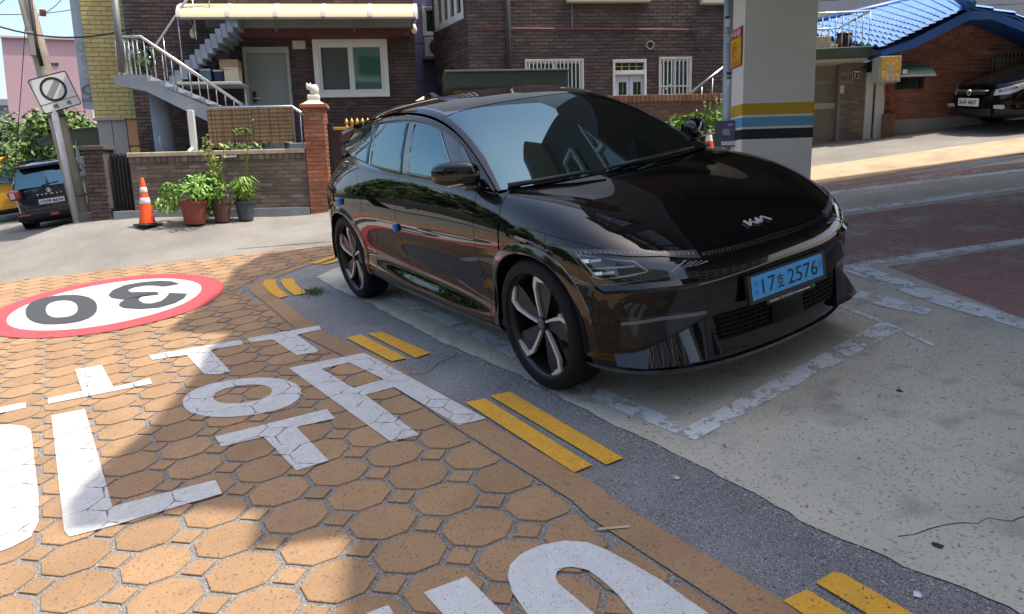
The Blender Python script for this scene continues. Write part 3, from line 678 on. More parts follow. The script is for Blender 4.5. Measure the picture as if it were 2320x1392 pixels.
mort_m = mat('mortar_mid', (.27,.235,.20), rough=.95, var=.3, vscale=3)
mort_b2 = mat('mortar_b2', (.15,.125,.115), rough=.95, var=.45, vscale=4)
mort_l = mat('mortar_light', (.40,.32,.27), rough=.95, var=.2, vscale=4)
pvc = mat('white_window_pvc', (.72,.71,.66), rough=.45, var=.04, vscale=5)
steelp = mat('stainless_rail', (.62,.62,.61), rough=.28, metal=1.0)
bluegrey = mat('stair_paint_bluegrey', (.22,.26,.31), rough=.75, var=.12, vscale=3, stain=(.13,.14,.16), stainscale=2.5, stainamt=.5)
winglass = mat('house_glass', (.012,.055,.035), rough=.03, ior=1.9, spec=.8)  # dark green of mirrored trees mixed into the base colour
scr = mat('insect_screen', (.075,.085,.075), rough=.6)
def window(f, parent, s0, s1, z0, z1, o=0.0, fw=.07, panes=2, m=pvc, depth=.06, glass_m=winglass, screen=None):
    b = MB()
    b.bbox((s0,o,z1-fw),(s1,o+depth,z1), .006, f.mx); b.bbox((s0,o,z0),(s1,o+depth,z0+fw), .006, f.mx); b.bbox((s0,o,z0+fw),(s0+fw,o+depth,z1-fw), .006, f.mx); b.bbox((s1-fw,o,z0+fw),(s1,o+depth,z1-fw), .006, f.mx)
    w_ = put(b, 'window', m, parent)
    ww = (s1-s0-2*fw)/panes
    for k in range(panes):
        a = s0+fw+k*ww
        put(MB().box((a,o+.004,z0+fw),(a+ww,o+.012,z1-fw), f.mx), 'pane', (screen if (screen and k in (0,)) else glass_m), w_)
        if k: put(MB().bbox((a-fw*.4,o+.013,z0+fw),(a+fw*.4,o+depth*.9,z1-fw), .005, f.mx), 'mullion', m, w_)
        sf = fw*.55; q = MB(); y0, y1 = o+.013, o+depth*.7
        q.box((a+.002,y0,z0+fw),(a+sf,y1,z1-fw), f.mx); q.box((a+ww-sf,y0,z0+fw),(a+ww-.002,y1,z1-fw), f.mx); q.box((a+sf,y0,z0+fw),(a+ww-sf,y1,z0+fw+sf), f.mx); q.box((a+sf,y0,z1-fw-sf),(a+ww-sf,y1,z1-fw), f.mx)
        put(q, 'sash', m, w_)
    return w_
# ---------------------------------------------------------------- house with the outside stair
W1b = G(735, 480); W1a = W1b-Vector((math.cos(math.radians(67)), math.sin(math.radians(67)), 0))*3.55
FW = Fac(W1a, W1b); F1 = Fac(W1a, W1b, -2.6)
H1 = root('brick_house', F1, F1.at(800, 200)[0], 'dark brown brick house with an outside stair and a long cream awning', 'house')
sL, sR = F1.at(300, 200)[0], F1.at(943, 160)[0]
zt1 = 6.4
win = F1.rect(712, 90, 880, 221); door = F1.rect(556, 107, 660, 262)
door = (door[0], door[1], door[3]-2.05, door[3])
holes = [win, door]
bricks(F1, H1, sL, sR, F1.ground(sL)-.2, zt1, br_dark, mort_d, holes, prefer=(540, 60, 960, 300))
put(MB().box((sL,-7,F1.ground(sL)-1.0),(sR-.005,-.101,zt1-.01), F1.mx), 'house_core', mort_d, H1)
window(F1, H1, *win, o=-.03, fw=.095, screen=scr, depth=.09, glass_m=mat('green_reflection_glass', (.012,.10,.06), rough=.03, ior=1.9))  # pane colour carries the green reflection of trees
dm = mat('door_grey_green', (.22,.235,.21), rough=.45, var=.05, vscale=3)
b = MB(); b.bbox((door[0],-.03,door[3]-.12),(door[1],.04,door[3]), .005, F1.mx); b.bbox((door[0],-.03,door[2]),(door[0]+.06,.04,door[3]-.12), .005, F1.mx); b.bbox((door[1]-.06,-.03,door[2]),(door[1],.04,door[3]-.12), .005, F1.mx)
DF = put(b, 'door_frame', mat('door_frame_beige', (.36,.35,.30), rough=.5), H1)
DL = put(MB().bbox((door[0]+.062,-.05,door[2]),(door[1]-.062,.0,door[3]-.125), .004, F1.mx), 'door', dm, H1)
hs, hz = F1.at(577, 220)
b = MB(); b.bbox((hs-.035,.0,hz-.11),(hs+.035,.03,hz+.10), .012, F1.mx); put(b, 'lock', mat('lock_black', (.01,.01,.01), rough=.3), DL)
put(MB().bbox((hs-.01,.031,hz-.045),(hs+.13,.055,hz-.02), .008, F1.mx), 'handle', steelp, DL)
v = F1.rect(663, 93, 692, 112); put(MB().bbox((v[0],.012,v[2]),(v[1],.035,v[3]), .004, F1.mx), 'vent_cover', mat('vent_cream', (.55,.50,.40), rough=.7), H1)
# awning: rounded polycarbonate panels on a grey frame
aw0, aw1 = F1.at(402, 30, 1.0)[0], F1.at(942, 30, 1.0)[0]; az0 = F1.at(700, 40, 1.0)[1]; az1 = F1.at(700, 14, .75)[1]
AW = root('awning', F1, (aw0+aw1)/2, 'long cream rounded awning on a grey frame above the door', 'awning', o=1.0)
cream = mat('awning_panel_cream', (.62,.53,.33), rough=.3, coat=.3)
np_ = 5; wseg = (aw1-aw0)/np_
prof = [(0.02,.30),(.35,.29),(.65,.25),(.85,.17),(.97,.06),(1.0,-.05)]
for k in range(np_):
    a, c = aw0+k*wseg+.03, aw0+(k+1)*wseg-.03; b = MB(); n = len(prof)
    vs = [F1.mx @ Vector((x, o_, az0+.06+z_)) for x in (a, c) for (o_, z_) in prof]+[F1.mx @ Vector((x, o_-.008, az0+.05+z_)) for x in (a, c) for (o_, z_) in prof]
    b.add(vs, [(i, i+1, n+i+1, n+i) for i in range(n-1)]+[(2*n+i+1, 2*n+i, 3*n+i, 3*n+i+1) for i in range(n-1)])
    put(b, 'awning_panel', cream, AW, smooth=True)
for k in range(np_+1):
    x = aw0+k*wseg; b = MB(); n = len(prof)
    vs = [F1.mx @ Vector((x+dx, o_+.006, az0+.065+z_)) for dx in (-.035,.035) for (o_, z_) in prof]+[F1.mx @ Vector((x+dx, o_-.03, az0+.03+z_)) for dx in (-.035,.035) for (o_, z_) in prof]
    b.add(vs, [(i, i+1, n+i+1, n+i) for i in range(n-1)]+[(2*n+i+1, 2*n+i, 3*n+i, 3*n+i+1) for i in range(n-1)]); put(b, 'awning_joint', mat('awning_joint_grey', (.42,.41,.38), rough=.5), AW, smooth=True)
greyf = mat('frame_grey', (.16,.165,.155), rough=.6, var=.1, vscale=3)
put(MB().bbox((aw0,.93,az0-.03),(aw1,1.0,az0+.0), .008, F1.mx), 'front_rail', greyf, AW)
zf0, zf1 = F1.at(700, 61, .55)[1], F1.at(700, 40, .55)[1]
put(MB().bbox((aw0+.35,.0,zf0),(aw1-.1,.55,zf1+.05), .01, F1.mx), 'gutter_box', mat('gutter_grey', (.20,.205,.19), rough=.6, var=.08, vscale=2), H1)
put(MB().bbox((aw0+.9,.012,zf0-.14),(aw1-.12,.40,zf0-.002), .005, F1.mx), 'soffit_board', mat('soffit_red', (.10,.03,.022), rough=.7, var=.1), H1)
for k in (.04, .38, .72, .98):
    x = aw0+(aw1-aw0)*k; put(MB().tube([F1.P(x,.97,az0-.02), F1.P(x+.02,.56,az0-.16)], .018, 6), 'bracket', greyf, AW)
for px, py in ((437, 72), (938, 62)):
    s_, z_ = F1.at(px, py, .6); LM = root('wall_lamp', F1, s_, 'small cream lamp hanging at the end of the awning, '+('stair side' if px < 500 else 'alley side'), 'lamp', 'lamps at the awning ends', o=.6)
    put(MB().lathe([(0,.06),(.03,.05),(.05,0),(.06,-.06),(.035,-.11),(0,-.12)], 14, F1.mx @ Matrix.Translation((s_,.6,z_))), 'lamp_body', mat('lamp_cream', (.65,.58,.40), rough=.4), LM, smooth=True)
    put(MB().tube([F1.P(s_,.6,z_+.05), F1.P(s_+.05,.58,z_+.14)], .012, 6), 'lamp_hook', steelp, LM)
# ---- outside stair: lower flight rises to the left, landing, upper flight rises to the right behind it
ST = root('outside_stair', F1, F1.at(400, 250)[0], 'blue grey concrete stair with thin steel rails climbing the dark brick house', 'stair', o=1.5)
of0, of1 = 1.25, 2.15         # lower flight depth range
ls, lz = F1.at(335, 170, of1); le, _ = F1.at(258, 165, of1)
bs, bz = F1.at(640, 300, of1)
nst = 10; rise = (lz-bz)/nst; run = (bs-ls)/nst
put(MB().bbox((le,.05,lz-.14),(ls,of1,lz), .008, F1.mx), 'landing', bluegrey, ST)
for k in range(nst):
    a = ls+k*run; z = lz-(k+1)*rise
    tr = put(MB().box((a,of0,z-.16),(a+run+.02,of1-.012,z), F1.mx), 'step', bluegrey, ST)
# stringer on the camera side: sloping slab with the sawtooth edge
saw = [(le+.0,lz-.0),(ls,lz)]
for k in range(nst): saw += [(ls+k*run, lz-(k+1)*rise), (ls+(k+1)*run, lz-(k+1)*rise)]
low = [(bs, bz-.45), (ls-.05, lz-.26), (le, lz-.15)]
b = MB(); pts = [F1.P(x, of1, z) for x, z in saw+low]; 
bm = bmesh.new(); fc = bm.faces.new([bm.verts.new(p) for p in pts]); bmesh.ops.triangulate(bm, faces=[fc]); bm.verts.index_update(); tri = [tuple(v.index for v in q.verts) for q in bm.faces]; bm.free()
n = len(pts); off_ = F1.n*.03; b.add(pts+[p+off_ for p in pts], tri+[tuple(n+i for i in t[::-1]) for t in tri]+[(i,(i+1)%n,n+(i+1)%n,n+i) for i in range(n)])
put(b, 'stringer', bluegrey, ST)
put(MB().prism([F1.P(ls-.05,of1-.03,lz-.262),F1.P(bs,of1-.03,bz-.452),F1.P(bs,of1-.03,bz-.35),F1.P(ls-.05,of1-.03,lz-.15)], (0,0,0), F1.n*-.85), 'flight_soffit', bluegrey, ST)
# upper flight
us, uz = F1.at(375, 196, .9); ue, uz2 = F1.at(478, 92, .9); nu = 9; rise2 = (uz2-uz)/nu*1.02; run2 = (ue-us)/nu
for k in range(14):
    a = us+k*run2; z = uz+(k+1)*rise2
    put(MB().box((a,.06,z-rise2-.15),(a+run2+.02,.95,z), F1.mx), 'step', bluegrey, ST)
# rails
def rail(pts, r, nm='handrail', par=None): return put(MB().tube(pts, r, 8), nm, steelp, par or ST, smooth=True)
hh = .92
r0 = F1.at(258, 84, of1); r1 = F1.at(316, 82, of1); r2 = F1.at(552, 240, of1)
rail([F1.P(r0[0],of1-.04,r0[1]), F1.P(r1[0],of1-.04,r1[1]), F1.P(r2[0],of1-.04,r2[1])], .026)
rail([F1.P(r0[0],of1-.04,r0[1]), F1.P(r0[0],.2,r0[1])], .022)
for k in range(6):
    x = r0[0]+(r1[0]-r0[0])*k/6; rail([F1.P(x,of1-.04,lz), F1.P(x,of1-.04,r0[1])], .010, 'baluster')
for k in range(7):
    o_ = .2+(of1-.24)*k/7; rail([F1.P(r0[0],o_,lz), F1.P(r0[0],o_,r0[1])], .010, 'baluster')
for k in range(11):
    t = (k+.3)/11.5; x = r1[0]+(r2[0]-r1[0])*t; z = r1[1]+(r2[1]-r1[1])*t; zb = lz+(bz-lz)*max(0, (x-ls)/(bs-ls)); rail([F1.P(x,of1-.04,zb-.02), F1.P(x,of1-.04,z)], .010, 'baluster')
u0 = F1.at(352, 105, .9); u1 = F1.at(402, 30, .9); sl_ = (u1[1]-u0[1])/(u1[0]-u0[0])
rail([F1.P(u0[0]-.1,.9,u0[1]-.02), F1.P(u0[0],.9,u0[1]), F1.P(u1[0]+1.0,.9,u1[1]+sl_*1.0)], .022)
for k in range(6):
    x = u0[0]+.15+k*.28; rail([F1.P(x,.9,uz+(x-us)*sl_), F1.P(x,.9,u0[1]+(x-u0[0])*sl_)], .010, 'baluster')
# round post and drain pipe under the stair
p0 = F1.at(375, 345, 1.6); p1 = F1.at(352, 200, 1.6)
put(MB().tube([F1.P(p0[0],1.6,F1.ground(p0[0],1.6)-.1), F1.P(p0[0],1.6,lz-.15)], .16, 20), 'support_post', bluegrey, ST, smooth=True)
d0 = F1.at(440, 330, 2.25); PIP = root('drain_pipe', F1, d0[0], 'square white drain pipe with a tap standing behind the garden wall', 'pipe', o=2.25)
dz1 = F1.at(432, 250, 2.25)[1]
put(MB().bbox((d0[0]-.05,2.2,F1.ground(d0[0],2.25)),(d0[0]+.05,2.3,dz1), .01, F1.mx), 'pipe', mat('pipe_white', (.55,.57,.58), rough=.5), PIP)
put(MB().tube([F1.P(d0[0]-.02,2.31,dz1-.62), F1.P(d0[0]-.06,2.38,dz1-.66), F1.P(d0[0]-.02,2.36,dz1-.74)], .03, 8), 'tap', mat('pipe_white'), PIP, smooth=True)
# clutter under the upper flight: shelf and boxes
sh0 = F1.at(400, 185, 1.0); sh1 = F1.at(545, 187, 1.0)
SHF = root('shelf_rail', F1, (sh0[0]+sh1[0])/2, 'pale horizontal rail shelf under the upper stair flight', 'shelf', o=1.0)
put(MB().bbox((sh0[0],.3,sh1[1]-.03),(sh1[0],1.0,sh1[1]+.02), .008, F1.mx), 'board', mat('shelf_grey', (.42,.42,.40), rough=.6), SHF)
put(MB().box((sh1[0]-.06,.4,F1.ground(sh1[0])),(sh1[0]-.02,.44,sh1[1]-.03), F1.mx), 'leg', steelp, SHF)
cbx = mat('cardboard', (.33,.22,.12), rough=.9, var=.1, vscale=6)
for (x0, y0, x1, y1, m_, lab, o_) in ((508,155,540,185,mat('carton_pale', (.50,.42,.30), rough=.9),'pale cardboard carton at the end of the stair shelf',.8),(497,137,538,157,cbx,'brown cardboard box on top of the pale carton',.75),(452,158,476,183,mat('crate_blue', (.10,.20,.26), rough=.6),'blue grey plastic crate with a white lid under the stair',.75),(485,160,506,185,mat('bag_dark_blue', (.03,.04,.09), rough=.8),'dark blue bundle between the crate and the carton',.7),(488,125,518,137,mat('crate_dark', (.05,.02,.02), rough=.7),'dark red tray on top of the boxes',.7)):
    q = F1.rect(x0, y0, x1, y1, o_); BX = root('storage_box', F1, (q[0]+q[1])/2, lab, 'box', 'boxes stored under the stair', o=o_)
    put(MB().bbox((q[0],o_-.35,q[2]),(q[1],o_,q[3]-.02), .006, F1.mx), 'box_body', m_, BX)
    put(MB().bbox((q[0]-.006,o_-.356,q[3]-.018),(q[1]+.006,o_+.006,q[3]+.012), .004, F1.mx), 'box_lid', (mat('lid_white', (.6,.62,.6)) if 'crate' in lab else m_), BX)
# plant on the landing
def leafball(name, c, rx, rz, n, size, m, label, cat='plant', group=None, stem=None, shape=1.0, seed=1, pot=None):
    rg = random.Random(seed); e = empty(name); e.matrix_world = Matrix.Translation(c-Vector((0,0,rz))); tag(e, label, cat, group)
    b = MB()
    cl = [(Vector((rg.gauss(0,.45), rg.gauss(0,.45), rg.gauss(0,.45))), rg.uniform(.35,.6)) for _ in range(9)]
    for k in range(n):
        cc, cr_ = cl[k % 9]; v = Vector((rg.gauss(0,1), rg.gauss(0,1), rg.gauss(0,1))).normalized()*cr_*rg.uniform(.6,1.0)+cc
        p = c+Vector((v.x*rx, v.y*rx, v.z*rz)); nn = (v+Vector((rg.uniform(-.8,.8), rg.uniform(-.8,.8), rg.uniform(-.2,.9)))).normalized(); a = nn.orthogonal().normalized(); a = (Matrix.Rotation(rg.uniform(0,6.28), 3, nn) @ a); t = nn.cross(a); s_ = size*rg.uniform(.6,1.3)
        b.add([p-a*s_, p+t*s_*.45, p+a*s_, p-t*s_*.45], [(0,1,2,3)])
    put(b, 'foliage', m, e)
    if stem:
        st = MB()
        for k in range(4): st.tube([c-Vector((0,0,rz*stem)), c+Vector((rg.uniform(-.4,.4)*rx, rg.uniform(-.4,.4)*rx, rz*.4))], [size*.3, size*.12], 5)
        put(st, 'stem', mat('stem_brown', (.09,.07,.04), rough=.9), e)
    return e
lf_dark = mat('leaf_dark', (.035,.065,.018), rough=.55, var=.35, vscale=14); lf_mid = mat('leaf_mid', (.075,.15,.030), rough=.5, var=.35, vscale=18); lf_lime = mat('leaf_lime', (.16,.27,.035), rough=.5, var=.3, vscale=18)
q = F1.at(330, 135, 1.5); leafball('potted_shrub', F1.P(q[0],1.5,q[1]), .22, .36, 260, .06, lf_dark, 'dark leafy shrub standing on the stair landing', 'plant', stem=1.0, seed=4)
# ---------------------------------------------------------------- garden wall, pier, iron gate
GW = root('garden_wall', FW, 2.0, 'low brown brick garden wall with a pale coping behind the flower pots', 'wall')
g0, g1 = FW.at(300, 420)[0], FW.at(703, 480)[0]
ztw = FW.at(500, 352)[1]; zcap = FW.at(500, 345)[1]
bricks(FW, GW, g0, g1, FW.ground(g0)-.1, ztw, br_wall, mort_m, back=.2)
put(MB().bbox((g0-.02,-.25,ztw+.001),(g1-.002,.05,ztw+.075), .012, FW.mx), 'coping', mat('coping_pale', (.42,.35,.25), rough=.9, var=.2, vscale=5), GW)
for k in range(int((g1-g0)/.10)):
    put(MB().bbox((g0+k*.10,.004,ztw-.085),(g0+k*.10+.088,.034,ztw-.004), .004, FW.mx), 'header_brick', br_wall, GW)
q = FW.rect(502, 345, 535, 357, .04); NT = tag(MB().bbox((q[0],.038,q[2]),(q[1],.045,q[3]), .001, FW.mx).build('notice_plate', mat('notice_white', (.7,.7,.68), rough=.5)), 'small white notice plate fixed under the garden wall coping', 'sign')
vs, fs = text_fit('▬ ▬▬ ▬', (q[1]-q[0])*.8, (q[3]-q[2])*.3); o_ = obj('notice_text', [FW.mx @ Vector((v.x+(q[0]+q[1])/2, .0465, v.y+(q[2]+q[3])/2)) for v in vs], fs, mat('notice_ink', (.25,.03,.03))); under(o_, NT)
zg = FW.ground((g0+g1)/2)
put(MB().prism([FW.P(g0-.3,0,FW.ground(g0-.3)-.05),FW.P(g1,0,FW.ground(g1)-.05),FW.P(g1,0,FW.ground(g1)+.10),FW.P(g0-.3,0,FW.ground(g0-.3)+.10)], FW.n*.014, FW.n*.12), 'plinth', mat('plinth_blue', (.20,.225,.25), rough=.85, var=.15), GW)
# courtyard floor behind the wall
tag(MB().prism([FW.P(g0-1,-.3,.0),FW.P(g1+1.8,-.3,.0),FW.P(g1+1.8,-2.6,.0),FW.P(g0-1,-2.6,.0)], (0,0,FW.ground(g0)-.3), (0,0,FW.ground(g1)+.12)).build('courtyard', mat('court_floor', (.16,.16,.15), rough=.9)), kind='structure')
# left pier and dark iron gate
pa, pb = FW.at(207, 490)[0], FW.at(252, 490)[0]; pzt = FW.at(228, 340)[1]
PR = root('gate_pier', FW, pa, 'dark brown brick pier left of the black iron gate', 'pier')
bricks(FW, PR, pa, pb, FW.ground(pa)-.1, pzt, br_dark, mort_d, back=.45, nmax=150)
put(MB().bbox((pa-.03,-.47,pzt),(pb+.03,.04,pzt+.07), .01, FW.mx), 'pier_cap', mat('cap_brown', (.09,.07,.06), rough=.9), PR)
IG = root('iron_gate', FW, (pb+g0)/2, 'narrow black iron gate between the brick pier and the garden wall', 'gate')
gz0, gz1 = FW.ground(pb)+.06, FW.at(270, 352)[1]; irn = mat('iron_black', (.012,.012,.013), rough=.5)
put(MB().box((pb+.02,-.2,gz0),(g0-.03,-.18,gz1), FW.mx), 'gate_sheet', irn, IG)
for k in range(6): x = pb+.04+k*(g0-pb-.1)/5; put(MB().box((x,-.18,gz0),(x+.02,-.15,gz1+.03), FW.mx), 'gate_bar', irn, IG)
q = FW.rect(275, 478, 305, 503, .08); CB = tag(MB().bbox((q[0],.06,q[2]),(q[1],.09,q[3]), .004, FW.mx).build('cardboard_sheet', cbx), 'folded brown cardboard leaning at the foot of the iron gate', 'cardboard')
# bamboo screen on the porch rail
oB = 2.30
BS = root('bamboo_screen', F1, F1.at(570, 290, oB)[0], 'woven brown bamboo screens hung along the porch rail', 'screen', o=oB)
bam = mat_piece('bamboo_slat', (.20,.13,.065), (.36,.25,.135), var=.25, bscale=60)
for (xa_, xb_, ya, yb) in ((472,573,246,334),(575,665,243,322)):
    q = F1.rect(xa_, ya, xb_, yb, oB); b = MB(); n = int((q[1]-q[0])/.022)
    pnl = put(MB().box((q[0],oB-.012,q[2]),(q[1],oB-.006,q[3]), F1.mx), 'screen_backing', mat('bamboo_back', (.11,.07,.035), rough=.9), BS)
    for k in range(n):
        x = q[0]+k*.022; put(MB().box((x,oB-.004,q[2]+random.uniform(-.02,.02)),(x+.019,oB+.006+random.uniform(0,.004),q[3]+random.uniform(-.008,.012)), F1.mx), 'slat', bam, BS)
    for k in range(9): z = q[2]+(q[3]-q[2])*(k+.5)/9; put(MB().tube([F1.P(q[0],oB+.012,z), F1.P(q[1],oB+.012,z+.004)], .005, 4), 'tie_cord', mat('cord_dark', (.06,.045,.03)), BS)
RL = root('porch_rail', F1, F1.at(680, 260, oB)[0], 'stainless porch handrail running down to the red brick gate pillar', 'railing', o=oB-.05)
r_a = F1.at(472, 244, oB); r_b = F1.at(660, 241, oB); r_c = F1.at(702, 270, oB)
rail([F1.P(r_a[0],oB-.05,r_a[1]), F1.P(r_b[0],oB-.05,r_b[1]), F1.P(r_c[0]+.25,oB-.05,r_c[1]-.17)], .024, 'handrail', RL)
for px_, top in ((680, 255),): s_, z_ = F1.at(px_, top, oB-.05); rail([F1.P(s_,oB-.05,z_), F1.P(s_,oB-.05,z_-1.0)], .012, 'baluster', RL)
s_, z_ = F1.at(645, 322, 1.5)
PS = root('porch_step', F1, s_, 'blue grey porch plinth behind the bamboo screens', 'step', o=1.5)
e0 = F1.at(585, 326, 1.6); e1 = F1.at(703, 330, 1.6); put(MB().bbox((e0[0],.0,F1.ground(e0[0])-.2),(e1[0],1.55,e0[1]), .01, F1.mx), 'plinth_block', bluegrey, PS)
q0 = F1.at(520, 335, 2.2); leafball('planter_greens', F1.P(F1.at(545, 332, 2.2)[0],2.2,q0[1]-.02), .38, .16, 420, .045, lf_mid, 'green seedlings in a planter behind the garden wall', 'plant', stem=1.0, seed=8)
# ---------------------------------------------------------------- red brick gate pillar with ornament, black gate with gold finials
gpL, gpR = FW.at(705, 480)[0], FW.at(752, 478)[0]; gpt = FW.at(728, 245)[1]
GP = root('gate_pillar', FW, (gpL+gpR)/2, 'red brick gate pillar with a cream cap at the end of the garden wall', 'pillar')
bricks(FW, GP, gpL, gpR, FW.ground(gpL)-.1, gpt, br_orange, mort_m, back=.40, o=.06, nmax=250)
dP = FW.n
FS = Fac((0,0), (1,0)); FS.d = -FW.n; FS.n = FW.d; FS.o = FW.P(gpR, .06, 0); FS.o.z = 0; FS.mx = Matrix(((FS.d.x, FS.n.x, 0, FS.o.x), (FS.d.y, FS.n.y, 0, FS.o.y), (0,0,1,0), (0,0,0,1)))
bricks(FS, GP, 0.012, .40, FW.ground(gpL)-.1, gpt, br_orange, mort_m, back=.02, nmax=150, wall='side_wall')
b = MB(); capz = gpt
for (e, z0_, z1_) in ((.04,0,.06),): b.bbox((gpL-e,-.34-e,capz+z0_),(gpR+e+.012,.06+e+.012,capz+z1_), .01, FW.mx)
put(b, 'cap', br_orange, GP)
cx_, cy_ = (gpL+gpR)/2, -.14; hw_ = (gpR-gpL)/2+.02
put(MB().add([FW.P(cx_-hw_,cy_-hw_,capz+.061),FW.P(cx_+hw_,cy_-hw_,capz+.061),FW.P(cx_+hw_,cy_+hw_,capz+.061),FW.P(cx_-hw_,cy_+hw_,capz+.061),FW.P(cx_-.08,cy_-.08,capz+.13),FW.P(cx_+.08,cy_-.08,capz+.13),FW.P(cx_+.08,cy_+.08,capz+.13),FW.P(cx_-.08,cy_+.08,capz+.13)], [(4,5,6,7),(0,1,5,4),(1,2,6,5),(2,3,7,6),(3,0,4,7)]), 'cap_stone', mat('cap_cream', (.62,.55,.42), rough=.8), GP)
ORN = root('garden_ornament', FW, cx_, 'small cream animal ornament sitting on the gate pillar', 'ornament', o=cy_)
om = mat('ornament_cream', (.66,.64,.55), rough=.6); zo = capz+.13
put(MB().bbox((cx_-.10,cy_-.07,zo),(cx_+.10,cy_+.07,zo+.10), .03, FW.mx), 'base', om, ORN, smooth=True)
put(MB().lathe([(0,.17),(.05,.16),(.075,.10),(.07,.03),(.05,0)], 14, FW.mx @ Matrix.Translation((cx_+.02,cy_,zo+.09))), 'body', om, ORN, smooth=True)
put(MB().lathe([(0,.10),(.04,.085),(.05,.05),(.035,.01),(0,0)], 12, FW.mx @ Matrix.Translation((cx_-.06,cy_,zo+.17))), 'head', om, ORN, smooth=True)
put(MB().lathe([(0,.04),(.012,.03),(.014,0)], 8, FW.mx @ Matrix.Translation((cx_-.09,cy_,zo+.25))), 'ear', om, ORN, smooth=True)
put(MB().lathe([(0,.04),(.012,.03),(.014,0)], 8, FW.mx @ Matrix.Translation((cx_-.035,cy_,zo+.25))), 'ear', om, ORN, smooth=True)
BG_ = root('ornamental_gate', FW, gpR+.8, 'black steel yard gate topped with gold leaf finials', 'gate', o=-.2)
ga = gpR+.05; gb_ = FW.at(905, 300)[0]; gtz = FW.at(800, 290)[1]; gold = mat('gold_paint', (.62,.36,.08), rough=.35, metal=.6)
put(MB().box((ga,-.22,FW.ground(ga)+.05),(gb_,-.19,gtz-.02), FW.mx), 'gate_sheet', mat('gate_brown', (.035,.02,.018), rough=.5), BG_)
put(MB().bbox((ga-.04,-.25,FW.ground(ga)),(ga+.04,-.16,gtz+.10), .008, FW.mx), 'gate_post', irn, BG_)
put(MB().bbox((ga+.05,-.23,gtz-.02),(gb_,-.17,gtz+.03), .008, FW.mx), 'top_rail', gold, BG_)
for k in range(9):
    x = FW.at(783+k*12.3, 275)[0]
    put(MB().lathe([(0,.14),(.012,.125),(.03,.09),(.034,.07),(.02,.04),(.014,.02),(.03,.012),(.03,0)], 10, FW.mx @ Matrix.Translation((x,-.2,gtz+.03))), 'finial', gold, BG_, smooth=True)
for r_ in range(4):
    for k in range(4):
        x = ga+.15+k*.35; z = gtz-.14-r_*.26; put(MB().bbox((x,-.19,z-.08),(x+.28,-.175,z+.08), .01, FW.mx), 'gate_panel', mat('gate_panel_brown', (.06,.03,.026), rough=.45), BG_)
# second gate pillar behind the car roof
q = FW.at(960, 238, -.1); P2_ = root('gate_pillar', FW, q[0], 'red brick gate pillar with a pointed cap just showing behind the car roof', 'pillar')
put(MB().box((q[0]-.19,-.30,FW.ground(q[0])-.1),(q[0]+.19,.08,q[1]), FW.mx), 'shaft', br_orange, P2_)
put(MB().add([FW.P(q[0]-.22,-.33,q[1]),FW.P(q[0]+.22,-.33,q[1]),FW.P(q[0]+.22,.11,q[1]),FW.P(q[0]-.22,.11,q[1]),FW.P(q[0],-.11,q[1]+.14)], [(0,1,4),(1,2,4),(2,3,4),(3,0,4),(3,2,1,0)]), 'cap_stone', mat('cap_cream'), P2_)
# ---------------------------------------------------------------- lilac house in the gap
FL = Fac(W1a, W1b, -5.5)
LH = root('lilac_house', FL, FL.at(958, 100)[0], 'lilac painted house seen through the narrow alley', 'house')
a0, a1 = FL.at(900, 100)[0], FL.at(1040, 100)[0]
lil = mat('lilac_paint', (.24,.21,.42), rough=.8, var=.08, vscale=2)
zlo, zhi = FL.ground(a0)-.5, 7.5
for k in range(8):
    z0_ = zlo+(zhi-zlo)*k/8; put(MB().box((a0,-4,z0_+.012),(a1,0,zlo+(zhi-zlo)*(k+1)/8-.012), FL.mx), 'wall_panel', lil, LH)
put(MB().box((a0+.02,-3.9,zlo),(a1-.02,-.012,zhi-.02), FL.mx), 'wall_core', mat('lilac_joint', (.10,.09,.16)), LH)
q = FL.rect(957, 15, 990, 82); window(FL, LH, *q, o=.004, fw=.06, panes=1)
AC = root('air_conditioner', FL, FL.at(972, 105)[0], 'white outdoor air conditioner unit on the lilac wall', 'air conditioner', o=.3)
q = FL.rect(962, 86, 978, 130, .3); put(MB().bbox((q[0],.05,q[2]),(q[1]+.35,.36,q[3]), .02, FL.mx), 'casing', mat('ac_white', (.62,.62,.60), rough=.5), AC)
put(MB().lathe([(0,.01),(.16,.01),(.18,0)], 20, FL.mx @ Matrix.Translation((q[1]+.12,.362,(q[2]+q[3])/2)) @ Matrix.Rotation(-math.pi/2, 4, 'X')), 'fan_grille', mat('ac_dark', (.05,.05,.05)), AC)
put(MB().box((q[0]-.05,.02,q[2]-.06),(q[1]+.4,.40,q[2]-.002), FL.mx), 'bracket', greyf, AC)
# ---------------------------------------------------------------- middle house (brown brick, barred windows)
Q2a, Q2b = Vector((-8.5,1.75)), Vector((-5.65,8.15))
F2W = Fac(Q2a, Q2b); F2 = Fac(Q2a, Q2b, -2.0)
H2 = root('brick_house', F2, F2.at(1400, 200)[0], 'brown brick house with white barred windows behind the parking column', 'house')
m0, m1 = F2.at(1062, 120)[0], F2.at(1740, 120)[0]
w1 = F2.rect(1190, 135, 1322, 232); w2 = F2.rect(1388, 135, 1464, 245); w3 = F2.rect(1492, 130, 1565, 222)
z2t = 6.6; zlow = min(F2.ground(m0), F2.ground(m1))-.3
up1 = F2.rect(1290, -90, 1470, 0); up2 = F2.rect(1600, -90, 1680, 0)
bricks(F2, H2, m0, m1, zlow, z2t, br_brown, mort_b2, [w1, w2, w3, up1, up2], slope=False, prefer=(1060, 0, 1640, 215))
put(MB().box((m0,-6,zlow),(m1,-.101,z2t-.01), F2.mx), 'house_core', mort_d, H2)
